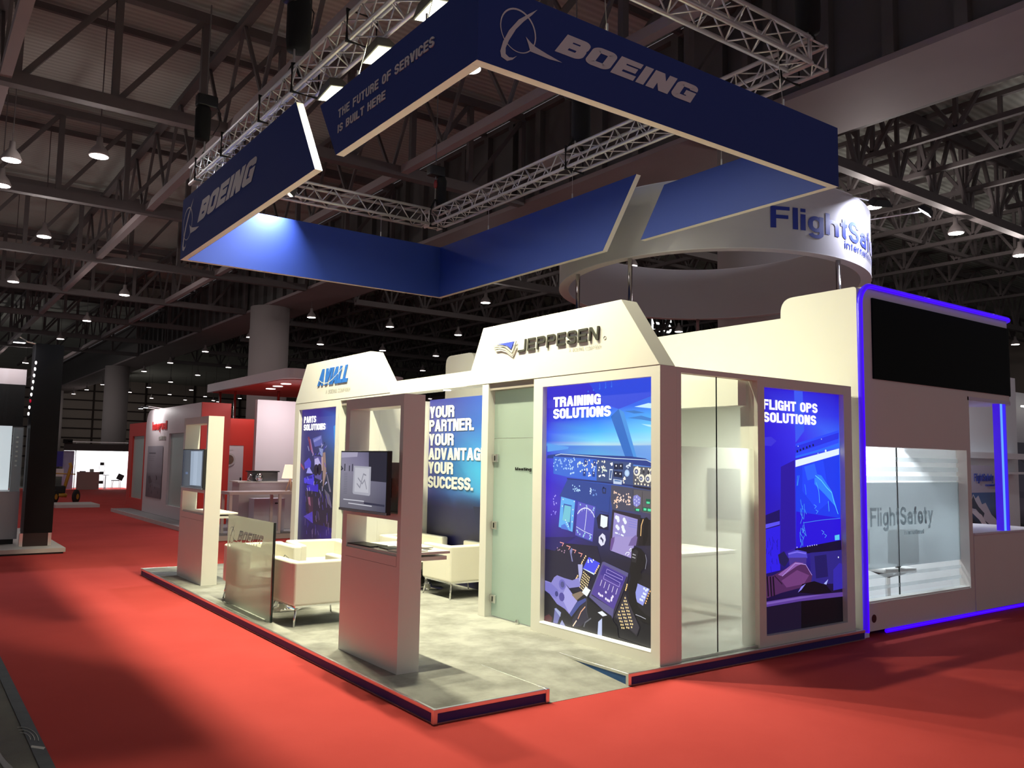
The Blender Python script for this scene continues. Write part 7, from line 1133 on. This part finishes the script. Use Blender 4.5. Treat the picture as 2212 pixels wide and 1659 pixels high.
for (tt, out, z, lab, aim_t) in ((0.90, 0.42, 5.62, 'glaring flood light on an arm over the ring sign lettering', 1.0), (1.42, 0.85, 5.92, 'small flood light on an arm at the right end of the ring sign', 1.5)):
    p = Vector(ring_pt(tt, z, out)); q = Vector(ring_pt(tt, 5.84, -0.05)); tgt = Vector(ring_pt(aim_t, 4.9, 0.05)); d = (tgt-p).normalized()
    t = thing('arm_flood_light', lab, 'flood light', tuple(p), 'flood lights on arms over the ring sign')
    m = MB(); m.tube([tuple(q), tuple(p)], 0.014, 8); m.build('arm', M_alu, t)
    s = d.cross(Vector((0, 0, 1))).normalized(); u = s.cross(d)
    def LP(a, b, c): return tuple(p+s*a+u*b+d*c)
    m = MB(); m.add([LP(-.09, -.07, -.06), LP(.09, -.07, -.06), LP(.09, .07, -.06), LP(-.09, .07, -.06), LP(-.15, -.11, .03), LP(.15, -.11, .03), LP(.15, .11, .03), LP(-.15, .11, .03)], [(0, 3, 2, 1), (4, 5, 6, 7), (0, 1, 5, 4), (1, 2, 6, 5), (2, 3, 7, 6), (3, 0, 4, 7)]); m.build('housing', M_black, t)
    m = MB(); m.add([LP(-.13, -.09, .033), LP(.13, -.09, .033), LP(.13, .09, .033), LP(-.13, .09, .033)], [(0, 1, 2, 3)]); m.build('lens', mat('lit_cold_flood_lens', (1, 1, 1), emit=(0.92, 0.90, 1.0), es=14.0), t)
    add_area('arm_flood_beam', LP(0, 0, 0.05), d, 0.2, 0.14, 34, (0.80, 0.82, 1.0), t)
# dark sign with glowing letters far behind
cs = thing('glowing_letter_sign', 'dark hanging board with white glowing letters seen behind the header sign', 'sign', (33, 30, 9.3))
m = MB(); m.box(29.5, 36.5, 30.05, 30.2, 8.6, 10.6); m.build('board', M_cloth, cs)
polys, w = text_polys('ES', 0.95, 0.13, aspect=0.75, gap=0.28)
m = MB(); extrude_polys(m, polys, lambda a, b, d=0: (32.55+a, 30.0-d, 9.55+b), 0.02); m.build('lettering', M_sign_lit, cs)
# stand to the far right
slab('far_stand_wall', 14.6, 19.5, 3.0, 3.2, 0.0, 3.35, M_ring, label='pale grey stand wall at the right edge behind the neon column', cat='stand wall')
gp = thing('cloud_poster', 'dark grey cloud photograph poster at the right edge of the photo', 'poster', (16.5, 2.9, 0.5))
paint([['g', [(1, '37374b', '3c3c50', '3c3c50'), (.8, '46465f', '464660', '50506a'), (.5, '5f5a73', '6e6982', '6e6980'), (.3, '786e82', '8c8296', '82788c'), (.2, '50465a', '5a4b50', '5a4b50'), (0, '281e1e', '2d2320', '281e1c')]],
       ['l', '1e1e28', .03, [(.12, .84), (.20, .78), (.5, .70), (.8, .62)]], ['p', '1c181c', [(0, 0), (0, .3), (.04, .32), (.05, .18), (.2, .12), (.5, .14), (1, .1), (1, 0)]], ['p', '55526a', [(.05, .5), (.3, .46), (.4, .4), (.1, .42)]]],
      lambda a, b, d=0: (15.2+a, 2.93-d, 0.35+b), 3.6, 1.95, 'printed_face', M_print, gp)
m = MB(); m.box(15.2, 18.8, 2.94, 2.99, 0.35, 2.30); m.build('board', M_black, gp)
rl = thing('rail_light', 'thin white lit rail over the far right stand wall', 'rail light', (16, 2.8, 3.0))
m = MB(); m.tube([(15.3, 2.7, 3.02), (17.5, 2.7, 3.02)], 0.02, 8); m.build('tube', M_emit_disc, rl)

# ================================================================ red and white stand down the aisle
def aisle_stand():
    t = thing('aisle_stand_platform', 'long low grey platform of the red and white stand along the aisle', 'platform', (2.4, 12.8, 0))
    m = MB(); m.box(2.42, 9.0, 12.82, 23.3, 0.0, 0.095); m.build('deck', mat('dark_grey_deck', (0.25, 0.24, 0.25), rough=0.9, noise=0.08), t)
    m = MB(); m.box(2.40, 2.42, 12.8, 23.3, 0, 0.10); m.build('side_trim', M_concrete_step, t)
    m = MB(); m.box(2.40, 9.0, 12.8, 12.82, 0, 0.10); m.build('front_trim', M_concrete_step, t)
    w = thing('branded_stand_wall', 'white stand wall reading honeywell with two frosted windows along the aisle', 'stand wall', (2.9, 18, 0.1))
    m = MB()
    hole = [(17.2, 18.9, 0.42, 2.33)]
    m.box(2.9, 3.05, 16.0, 17.2, 0.1, 3.045); m.box(2.9, 3.05, 18.9, 20.95, 0.1, 3.045); m.box(2.9, 3.05, 17.2, 18.9, 2.33, 3.045); m.box(2.9, 3.05, 17.2, 18.9, 0.1, 0.42)
    m.prism(rounded_profile([(20.95, 0.1), (21.55, 0.1), (21.55, 3.045), (20.95, 3.045)], [0, 0, 0.55, 0]), 'x', 2.9, 3.05)
    m.build('front_panel', M_pinkwhite, w)
    m = MB(); m.box(2.96, 2.98, 17.2, 18.9, 0.42, 2.33); m.build('frosted_window', mat('pale_green_glass', (0.46, 0.60, 0.57), rough=0.2, noise=0.1, nscale=0.8), w)
    m = MB(); m.box(2.9, 3.6, 15.93, 16.0, 0.1, 3.045); m.build('red_end', M_red, w)
    lettering('lettering', 'honeywell', lambda a, b, d=0: (2.893-d, 20.75-a, 2.45+b), 0.24, 0.16, mat('red_lettering', (0.62, 0.02, 0.02), rough=0.5), w, depth=0.01, aspect=0.6, gap=0.08, width=1.62)
    lettering('small_lettering', 'CONNECTED', lambda a, b, d=0: (2.893-d, 19.95-a, 2.17+b), 0.10, 0.15, M_grey_letter, w, depth=0.004, width=0.75)
    gw = [['g', [(1, '96919b', '9b96a0', '96919b'), (.5, '8c8791', '918c96', '8c8791'), (.42, '69646e', '78737d', '6e6973'), (0, '5a505a', '645a64', '5a5058')]],
          ['l', '5f5a64', .04, [(.1, .86), (.55, .86)]], ['l', '7d7882', .015, [(.1, .80), (.5, .80)]], ['l', '7d7882', .015, [(.1, .76), (.45, .76)]], ['l', '7d7882', .015, [(.1, .72), (.45, .72)]],
          ['p', '2d232d', [(.62, .46), (.7, .40), (.72, .36), (.66, .34)]], ['p', '4b414b', [(.1, .4), (.25, .42), (.4, .3), (.2, .25)]], ['d', '46414b', [(.2, .15), (.4, .1), (.6, .2), (.8, .12), (.3, .22)], .05], ['p', '78737d', [(.4, .3), (.9, .26), (.95, .2), (.5, .22)]]]
    gw = [[g[0], g[1], g[3], g[2]] if g[0] == 'd' else g for g in gw]
    paint(gw, lambda a, b, d=0: (2.888-d, 21.15-a, 0.55+b), 1.75, 1.45, 'printed_graphic', M_print, w)
    r = thing('red_window_wall', 'red wall panel with tall frosted window at the far end of the aisle stand', 'stand wall', (2.95, 22.7, 0.1))
    m = MB(); m.box(2.95, 3.10, 21.56, 21.95, 0.1, 2.72); m.box(2.95, 3.10, 23.5, 24.0, 0.1, 2.72); m.box(2.95, 3.10, 21.95, 23.5, 2.32, 2.72); m.box(2.95, 3.10, 21.95, 23.5, 0.1, 0.42); m.build('panel', M_red, r)
    m = MB(); m.box(3.0, 3.02, 21.95, 23.5, 0.42, 2.32); m.build('frosted_window', MATS['pale_green_glass'], r)
    for k, yy in enumerate((20.5, 19.9)):
        s = thing('arm_spotlight', 'small spotlight on an arm over the red lettering, %s one' % ('far', 'near')[k], 'spotlight', (2.5, yy, 3.1), 'spotlights over the red lettering')
        m = MB(); m.tube([(2.95, yy, 3.05), (2.5, yy, 3.10)], 0.015, 6); m.build('arm', M_alu, s)
        m = MB(); m.box(2.42, 2.55, yy-0.05, yy+0.05, 3.05, 3.10); m.build('head', M_black, s)
        m = MB(); m.box(2.44, 2.54, yy-0.04, yy+0.04, 3.043, 3.049); m.build('lens', M_emit_white, s)
        add_area('spot_beam', (2.52, yy, 3.03), (0.55, 0, -0.8), 0.08, 0.08, 7, (1.0, 0.96, 0.95), s)
    # back part: red wall with door, white wall, canopy
    d = thing('red_door_wall', 'red wall behind the far kiosk holding the white porthole door', 'stand wall', (4, 17, 0.1))
    m = MB(); m.box(3.06, 3.68, 17.0, 17.12, 0.1, 2.73); m.box(4.31, 4.56, 17.0, 17.12, 0.1, 2.73); m.box(3.68, 4.31, 17.0, 17.12, 2.03, 2.73); m.build('panel', M_red, d)
    pd = thing('porthole_door', 'white door with a round porthole in the red wall', 'door', (3.85, 17, 0.1))
    m = MB(); m.box(3.68, 4.31, 17.01, 17.06, 0.1, 2.03); m.build('leaf', M_pinkwhite, pd)
    m = MB(); q = MB(); q.lathe([(0.17, 0), (0.17, 0.03)], 0, 0, n=28); m.add([(3.93+v[0], 17.01-v[2], 1.66+v[1]) for v in q.V], q.F); m.build('porthole_ring', M_column, pd)
    m = MB(); q = MB(); q.lathe([(0.125, 0), (0.125, 0.035)], 0, 0, n=28); m.add([(3.93+v[0], 17.01-v[2], 1.66+v[1]) for v in q.V], q.F); m.build('porthole_glass', mat('porthole_glass_brown', (0.16, 0.10, 0.07), rough=0.2, noise=0.5, nscale=9), pd)
    m = MB(); m.box(4.24, 4.27, 16.97, 17.0, 0.90, 1.2); m.tube([(4.25, 16.96, 1.05), (4.13, 16.96, 1.05)], 0.012, 6); m.build('handle', M_black, pd)
    m = MB(); m.box(3.82, 4.04, 17.003, 17.0095, 1.90, 1.915); m.build('name_strip', M_grey_letter, pd)
    slab('tall_white_wall', 3.93, 6.6, 15.0, 15.15, 0.1, 3.12, M_pinkwhite, label='tall plain white wall under the red canopy', cat='stand wall')
    slab('low_white_wall', 3.62, 3.95, 17.6, 17.7, 0.1, 3.02, M_pinkwhite, label='low white wall piece behind the red door wall', cat='stand wall')
    c = thing('red_canopy', 'white edged canopy with red underside on poles over the aisle stand', 'canopy', (4.8, 15.5, 3.5))
    out = rounded_profile([(3.84, 12.9), (6.9, 12.9), (6.9, 18.9), (3.84, 18.9)], [0.25, 0.5, 0.5, 0.05])
    m = MB(); m.prism(out, 'z', 3.50, 3.72); m.build('fascia', M_pinkwhite, c)
    inn = rounded_profile([(3.90, 13.1), (6.3, 13.1), (6.3, 18.7), (3.90, 18.7)], [0.6, 0.6, 0.6, 0.2])
    m = MB(); m.prism(inn, 'z', 3.485, 3.499); m.build('red_underside', M_red, c)
    for k, (x, y) in enumerate(((4.35, 14.3), (4.45, 15.1), (4.6, 16.0))):
        m = MB(); m.lathe([(0.12, -0.01), (0.12, 0.0)], x, y, n=20, z0=3.484); m.build('downlight_lens', M_emit_disc, c)
    for x, y in ((4.0, 18.2), (4.15, 17.4), (5.0, 16.5)):
        m = MB(); m.tube([(x, y, 0.1), (x, y, 3.49)], 0.035, 10); m.build('pole', M_chrome, c, smooth=True)
    add_area('canopy_light', (4.4, 13.75, 3.46), (0, 0.1, -1), 0.8, 0.5, 60, (1.0, 0.92, 0.94), c)
    add_area('canopy_light', (4.3, 16.0, 3.46), (0, 0.1, -1), 0.3, 0.6, 22, (1.0, 0.92, 0.92), c)
    # reception furniture
    tb = thing('frame_table', 'tall white framed table in front of the porthole door', 'table', (3.0, 13, 0.1))
    m = MB(); m.box(2.69, 4.3, 12.9, 13.5, 0.94, 1.0); m.build('tabletop', M_pinkwhite, tb)
    for x, y in ((2.73, 12.94), (2.73, 13.45), (3.80, 12.94), (3.80, 13.45)):
        m = MB(); m.box(x-0.028, x+0.028, y-0.028, y+0.028, 0.1, 0.94); m.build('leg', M_pinkwhite, tb)
    m = MB(); m.box(2.73, 3.80, 12.92, 12.96, 0.1, 0.16); m.build('foot_rail', M_pinkwhite, tb)
    ct = thing('reception_counter', 'white reception counter behind the framed table', 'counter', (3.9, 14, 0.1))
    m = MB(); m.box(3.25, 4.9, 14.0, 14.5, 0.1, 1.16); m.build('body', M_pinkwhite, ct)
    m = MB(); m.box(3.2, 4.95, 13.95, 14.55, 1.16, 1.19); m.build('top', M_white, ct)
    cb = thing('low_cabinet', 'white cabinet box under the framed table with a dark knob', 'cabinet', (3.9, 13.6, 0.1))
    m = MB(); m.box(3.45, 4.15, 13.55, 13.9, 0.1, 0.82); m.build('body', mat('lavender_white', (0.58, 0.55, 0.66), rough=0.5), cb)
    m = MB(); m.box(3.92, 3.98, 13.52, 13.55, 0.70, 0.73); m.build('knob', M_black, cb)
    ck = thing('coffee_machine', 'black and steel coffee machine on the reception counter', 'coffee machine', (3.9, 14.2, 1.19))
    m = MB(); m.box(3.55, 4.15, 14.05, 14.4, 1.19, 1.40); m.build('body', mat('machine_grey', (0.10, 0.10, 0.11), rough=0.3), ck, bevel=0.01)
    m = MB(); m.box(3.52, 4.18, 14.02, 14.43, 1.40, 1.425); m.build('lid', M_black, ck)
    m = MB(); m.lathe([(0.05, 0), (0.08, 0.05), (0.08, 0.14), (0.05, 0.18)], 3.68, 13.98, n=16, z0=1.19); m.build('jug', M_chrome, ck, smooth=True)
    m = MB(); m.tube([(3.55, 14.0, 1.3), (3.46, 13.95, 1.34), (3.42, 13.95, 1.24), (3.5, 13.97, 1.2)], 0.018, 8); m.build('spout', M_chrome, ck, smooth=True)
    l = thing('table_lamp', 'glowing cream table lamp with pale wooden tripod foot', 'lamp', (4.23, 13.5, 1.0))
    x, y = 4.12, 13.2
    m = MB(); m.lathe([(0.19, 0.28), (0.13, 0.58)], x, y, n=28, z0=1.0); m.build('shade', M_lampshade, l, smooth=False)
    for k in range(3):
        a = k*2.09+0.4; m = MB(); m.tube([(x+0.09*math.cos(a), y+0.09*math.sin(a), 1.0), (x, y, 1.27)], 0.016, 8); m.build('leg', M_wood, l)
    m = MB(); m.tube([(x, y, 1.24), (x, y, 1.34)], 0.012, 8); m.build('stem', M_wood, l)
aisle_stand()

# ================================================================ dark stand at the left
def dark_stand():
    t = thing('left_stand_platform', 'low grey platform under the dark pillar at the left', 'platform', (-1.2, 12, 0))
    m = MB(); m.box(-5.5, -0.50, 11.75, 16.5, 0.03, 0.10); m.build('deck', M_concrete_step, t)
    m = MB(); m.box(-5.5, -0.53, 11.78, 16.5, 0, 0.03); m.build('plinth', M_black, t)
    p = thing('dark_pillar', 'tall glossy black square pillar at the left of the aisle', 'pillar', (-0.92, 12.45, 0.1))
    m = MB(); m.box(-1.11, -0.66, 12.25, 12.75, 0.33, 3.72); m.build('shaft', M_darkpillar, p)
    m = MB(); m.box(-1.11, -0.72, 12.25, 12.7, 0.101, 0.33); m.build('foot', mat('pillar_foot_maroon', (0.025, 0.008, 0.008), rough=0.4), p)
    m = MB(); m.box(-1.17, -1.115, 12.24, 12.30, 0.101, 0.33); m.box(-0.715, -0.66, 12.3, 12.36, 0.101, 0.33); m.build('foot_bracket', M_alu, p)
    f = thing('fascia_board', 'white and black fascia over the lit display case at the left edge', 'fascia', (-2, 12.6, 2.2))
    m = MB(); m.box(-5.0, -1.17, 12.8, 12.95, 2.99, 3.275); m.build('white_band', M_pinkwhite, f)
    m = MB(); m.box(-5.0, -1.18, 12.78, 12.93, 2.24, 2.99); m.build('black_band', M_cloth, f)
    c = thing('display_case', 'bright white lit display case at the left edge', 'display case', (-2, 12.7, 0.1))
    m = MB(); m.box(-5.0, -1.16, 12.70, 13.4, 0.20, 1.05); m.build('lower_cabinet', mat('grey_cabinet', (0.42, 0.41, 0.44), rough=0.5, noise=0.03), c)
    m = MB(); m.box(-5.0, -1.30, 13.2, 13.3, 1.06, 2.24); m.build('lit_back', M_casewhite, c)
    m = MB(); m.box(-5.0, -1.16, 12.70, 12.712, 1.05, 2.22); m.build('front_glass', M_glass_clear, c)
    m = MB(); m.box(-1.32, -1.17, 12.73, 12.76, 0.6, 2.2); m.build('side_strip', mat('strip_grey', (0.30, 0.33, 0.38), rough=0.3), c)
    for k in range(7):
        m = MB(); m.box(-1.27, -1.235, 12.722, 12.729, 1.5+k*0.085, 1.53+k*0.085); m.build('strip_mark', M_white_letter, c)
    m = MB(); m.tube([(-1.62, 13.15, 1.06), (-1.62, 13.15, 2.2)], 0.05, 12); m.tube([(-1.9, 13.15, 1.06), (-1.9, 13.15, 2.2)], 0.03, 12); m.build('draped_cloth', mat('pale_drape', (0.60, 0.60, 0.66), rough=0.8), c)
    m = MB(); m.box(-5.0, -1.2, 12.85, 13.2, 0.101, 0.2); m.build('plinth', M_black, c)
    s = thing('bulb_string', 'string of small white bulbs hanging beside the dark pillar', 'bulb string', (-1.18, 12.35, 2.2))
    m = MB(); m.tube([(-1.10, 12.2, 3.40), (-1.14, 12.2, 2.9), (-1.17, 12.2, 2.35)], 0.006, 6); m.build('cable', M_black, s)
    for k in range(9):
        z = 3.36-k*0.115; m = MB(); m.lathe([(0.008, 0), (0.016, 0.02), (0.016, 0.045), (0.008, 0.06)], -1.10-0.0078*k, 12.2, n=10, z0=z-0.03)
        m.build('bulb', mat('lit_small_bulb', (1, 1, 1), emit=(1, 0.95, 0.95), es=2.2) if k != 6 else mat('red_bulb', (0.4, 0.01, 0.02), emit=(0.5, 0.0, 0.03), es=0.6), s)
    g = thing('arm_flood_light', 'white flood light on a bent arm at the top of the dark pillar', 'flood light', (-1.2, 12.3, 3.75))
    m = MB(); m.tube([(-1.05, 12.3, 3.70), (-1.25, 12.25, 3.73), (-1.38, 12.2, 3.80)], 0.014, 8); m.build('arm', M_alu, g)
    m = MB(); m.box(-1.48, -1.28, 12.15, 12.25, 3.70, 3.74); m.build('head', M_black, g)
    m = MB(); m.box(-1.47, -1.29, 12.14, 12.24, 3.692, 3.698); m.build('lens', M_emit_white, g)
    add_area('arm_flood_beam', (-1.38, 12.19, 3.68), (0, 0.3, -1), 0.15, 0.1, 10, (1, 0.95, 0.95), g)
dark_stand()

# ================================================================ far end of the aisle
def far_stand():
    t = thing('shell_stand', 'far brightly lit white shell stand with dark fascia at the end of the aisle', 'stand', (5.2, 41.5, 0))
    Y = 41.6
    m = MB(); m.box(3.9, 6.75, Y+2.0, Y+2.1, 0, 1.95); m.box(6.72, 6.78, Y, Y+2.0, 0, 1.95); m.build('white_walls', mat('shell_white', (0.85, 0.87, 0.87), rough=0.6), t)
    m = MB(); m.box(3.6, 6.8, Y-0.1, Y, 1.90, 2.25); m.build('dark_fascia', mat('dark_brown_fascia', (0.035, 0.03, 0.028), rough=0.6), t)
    m = MB(); m.box(3.75, 6.5, Y-0.2, Y-0.15, 2.31, 2.36); m.build('truss_rail', M_alu, t)
    m = MB(); m.box(3.55, 3.95, Y-0.2, Y+0.1, 2.25, 2.45); m.build('truss_end', M_cloth, t)
    m = MB(); m.box(6.5, 6.85, Y-0.2, Y+0.1, 2.25, 2.42); m.build('truss_end', M_cloth, t)
    m = MB(); m.tube([(4.15, Y, 0), (4.15, Y, 2.3)], 0.02, 6); m.build('post', M_alu, t)
    m = MB(); m.box(3.3, 3.6, Y, Y+0.05, 1.1, 1.85); m.build('blue_poster', mat('poster_blue', (0.04, 0.03, 0.35), rough=0.4, noise=0.1), t)
    m = MB(); m.box(3.62, 4.1, Y+0.1, Y+0.15, 0, 1.88); m.build('side_graphic', mat('side_graphic_print', (0.42, 0.42, 0.62), rough=0.4, noise=0.25, nscale=2), t)
    m = MB(); m.box(3.2, 3.65, Y-0.1, Y-0.05, 0.62, 1.0); m.build('white_board', M_white_letter, t)
    for x in (4.9, 6.0): add_area('shell_light', (x, Y+0.5, 1.88), (0, 0.8, -1), 0.4, 0.2, 55, (0.93, 0.97, 1.0), t)
    c = thing('brown_counter', 'brown box counter in front of the far lit stand', 'counter', (4.7, 41, 0))
    m = MB(); m.box(4.2, 5.15, 40.9, 41.3, 0, 0.86); m.build('body', mat('counter_brown_pink', (0.34, 0.22, 0.20), rough=0.6), c)
    m = MB(); m.box(4.3, 4.55, 41.0, 41.2, 0.86, 0.90); m.build('papers', M_black, c)
    m = MB(); m.box(4.75, 4.92, 41.05, 41.2, 0.86, 1.0); m.build('box', M_grey_letter, c)
    r = thing('leaflet_rack', 'thin rack with three dark leaflets in the far lit stand', 'rack', (5.4, 41.4, 0))
    m = MB()
    for x in (5.25, 5.5): m.tube([(x, 41.6, 0), (x, 41.6, 1.35)], 0.012, 6)
    m.build('frame', M_alu, r)
    for z in (1.18, 0.72, 0.26):
        m = MB(); m.box(5.27, 5.46, 41.55, 41.58, z, z+0.15); m.build('leaflet', M_black, r)
    b = thing('bar_table', 'small black bar table in the far lit stand', 'table', (5.6, 41.8, 0))
    m = MB(); m.lathe([(0.16, 0), (0.02, 0.03), (0.02, 0.66), (0.17, 0.67), (0.17, 0.69)], 5.62, 41.9, n=18); m.build('stand', M_black, b)
    h = thing('visitor_chair', 'black visitor chair on thin legs in the far lit stand', 'chair', (6.15, 41.8, 0))
    m = MB(); m.box(5.9, 6.25, 41.7, 42.0, 0.40, 0.44); m.build('seat', M_black, h, bevel=0.01)
    m = MB(); m.bar((6.24, 41.85, 0.45), (6.36, 41.85, 0.72), 0.30, 0.04, up=(0, 1, 0)); m.build('backrest', M_black, h)
    for x, y in ((5.93, 41.7), (6.3, 41.7), (5.93, 42.0), (6.3, 42.0)):
        m = MB(); m.tube([(x, y, 0), (x*0.9+0.61, y, 0.42)], 0.012, 6); m.build('leg', M_alu, h)
    # yellow machine half hidden by the dark pillar
    y = thing('hand_truck', 'yellow hand truck with black wheels beside the dark pillar', 'hand truck', (1.75, 28.5, 0))
    m = MB(); m.tube([(1.75, 28.3, 0.25), (2.0, 28.4, 1.3), (1.95, 28.4, 1.42)], 0.055, 8); m.tube([(1.4, 28.4, 1.05), (2.15, 28.4, 1.02)], 0.02, 6); m.tube([(1.45, 28.3, 0.3), (1.9, 28.3, 0.28)], 0.07, 8); m.build('frame', M_yellow, y, smooth=True)
    m = MB(); m.box(1.5, 1.85, 28.25, 28.6, 0.35, 0.62); m.build('motor_block', M_rubber, y, bevel=0.04)
    for x in (1.45, 2.12):
        m = MB(); q = MB(); q.lathe([(0.20, 0), (0.24, 0.03), (0.24, 0.11), (0.20, 0.14)], 0, 0, n=24); m.add([(x+v[2]*0.7+v[0]*0.55, 28.1+v[0]*0.8, 0.245+v[1]) for v in q.V], q.F); o = m.build('wheel', M_rubber, y, smooth=True)
        m = MB(); q = MB(); q.lathe([(0.10, -0.005), (0.10, 0.145)], 0, 0, n=16); m.add([(x+v[2]*0.7+v[0]*0.55, 28.1+v[0]*0.8, 0.245+v[1]) for v in q.V], q.F); m.build('hub', M_yellow, o)
    slab('low_step', 1.2, 2.5, 25.6, 27.2, 0.0, 0.10, M_concrete_step, label='low grey step in front of the yellow hand truck', cat='step')
far_stand()

# ================================================================ bare floor edge, tape and cable at the left bottom
t = thing('edge_tape', 'dark grey tape strip along the left edge of the red carpet', 'tape', (-2.2, 2, 0.002))
m = MB(); m.box(-2.238, -2.165, -6, 9.5, 0.0, 0.003); m.build('strip', mat('grey_tape', (0.05, 0.058, 0.066), rough=0.7, noise=0.5, nscale=5, bump=0.3, bscale=14), t)
m = MB(); m.add([(-2.238, 0.92, 0.0035), (-2.18, 0.84, 0.0035), (-2.166, 0.88, 0.0035), (-2.23, 0.96, 0.0035)], [(0, 1, 2, 3)]); m.build('white_patch', M_grey_letter, t)
m = MB()
for r in (0.05, 0.075, 0.10): m.tube([(-2.26+r*0.8*math.cos(a), 1.12+r*2.6*math.sin(a), 0.005) for a in [(-0.4+k*0.25)*1.0 for k in range(9)]], 0.0025, 5)
m.build('chalk_scrawl', M_grey_letter, t)
c = thing('floor_slit', 'black tapering slit in the bare grey floor at the bottom left corner', 'slit', (-2.4, 0.5, 0))
m = MB(); m.add([(-2.405, 1.05, 0.001), (-2.385, 0.80, 0.001), (-2.33, 0.40, 0.001), (-2.36, 0.30, 0.001), (-2.40, 0.60, 0.001), (-2.415, 0.85, 0.001)], [(0, 5, 4, 3, 2, 1)]); m.build('slit', M_black, c)
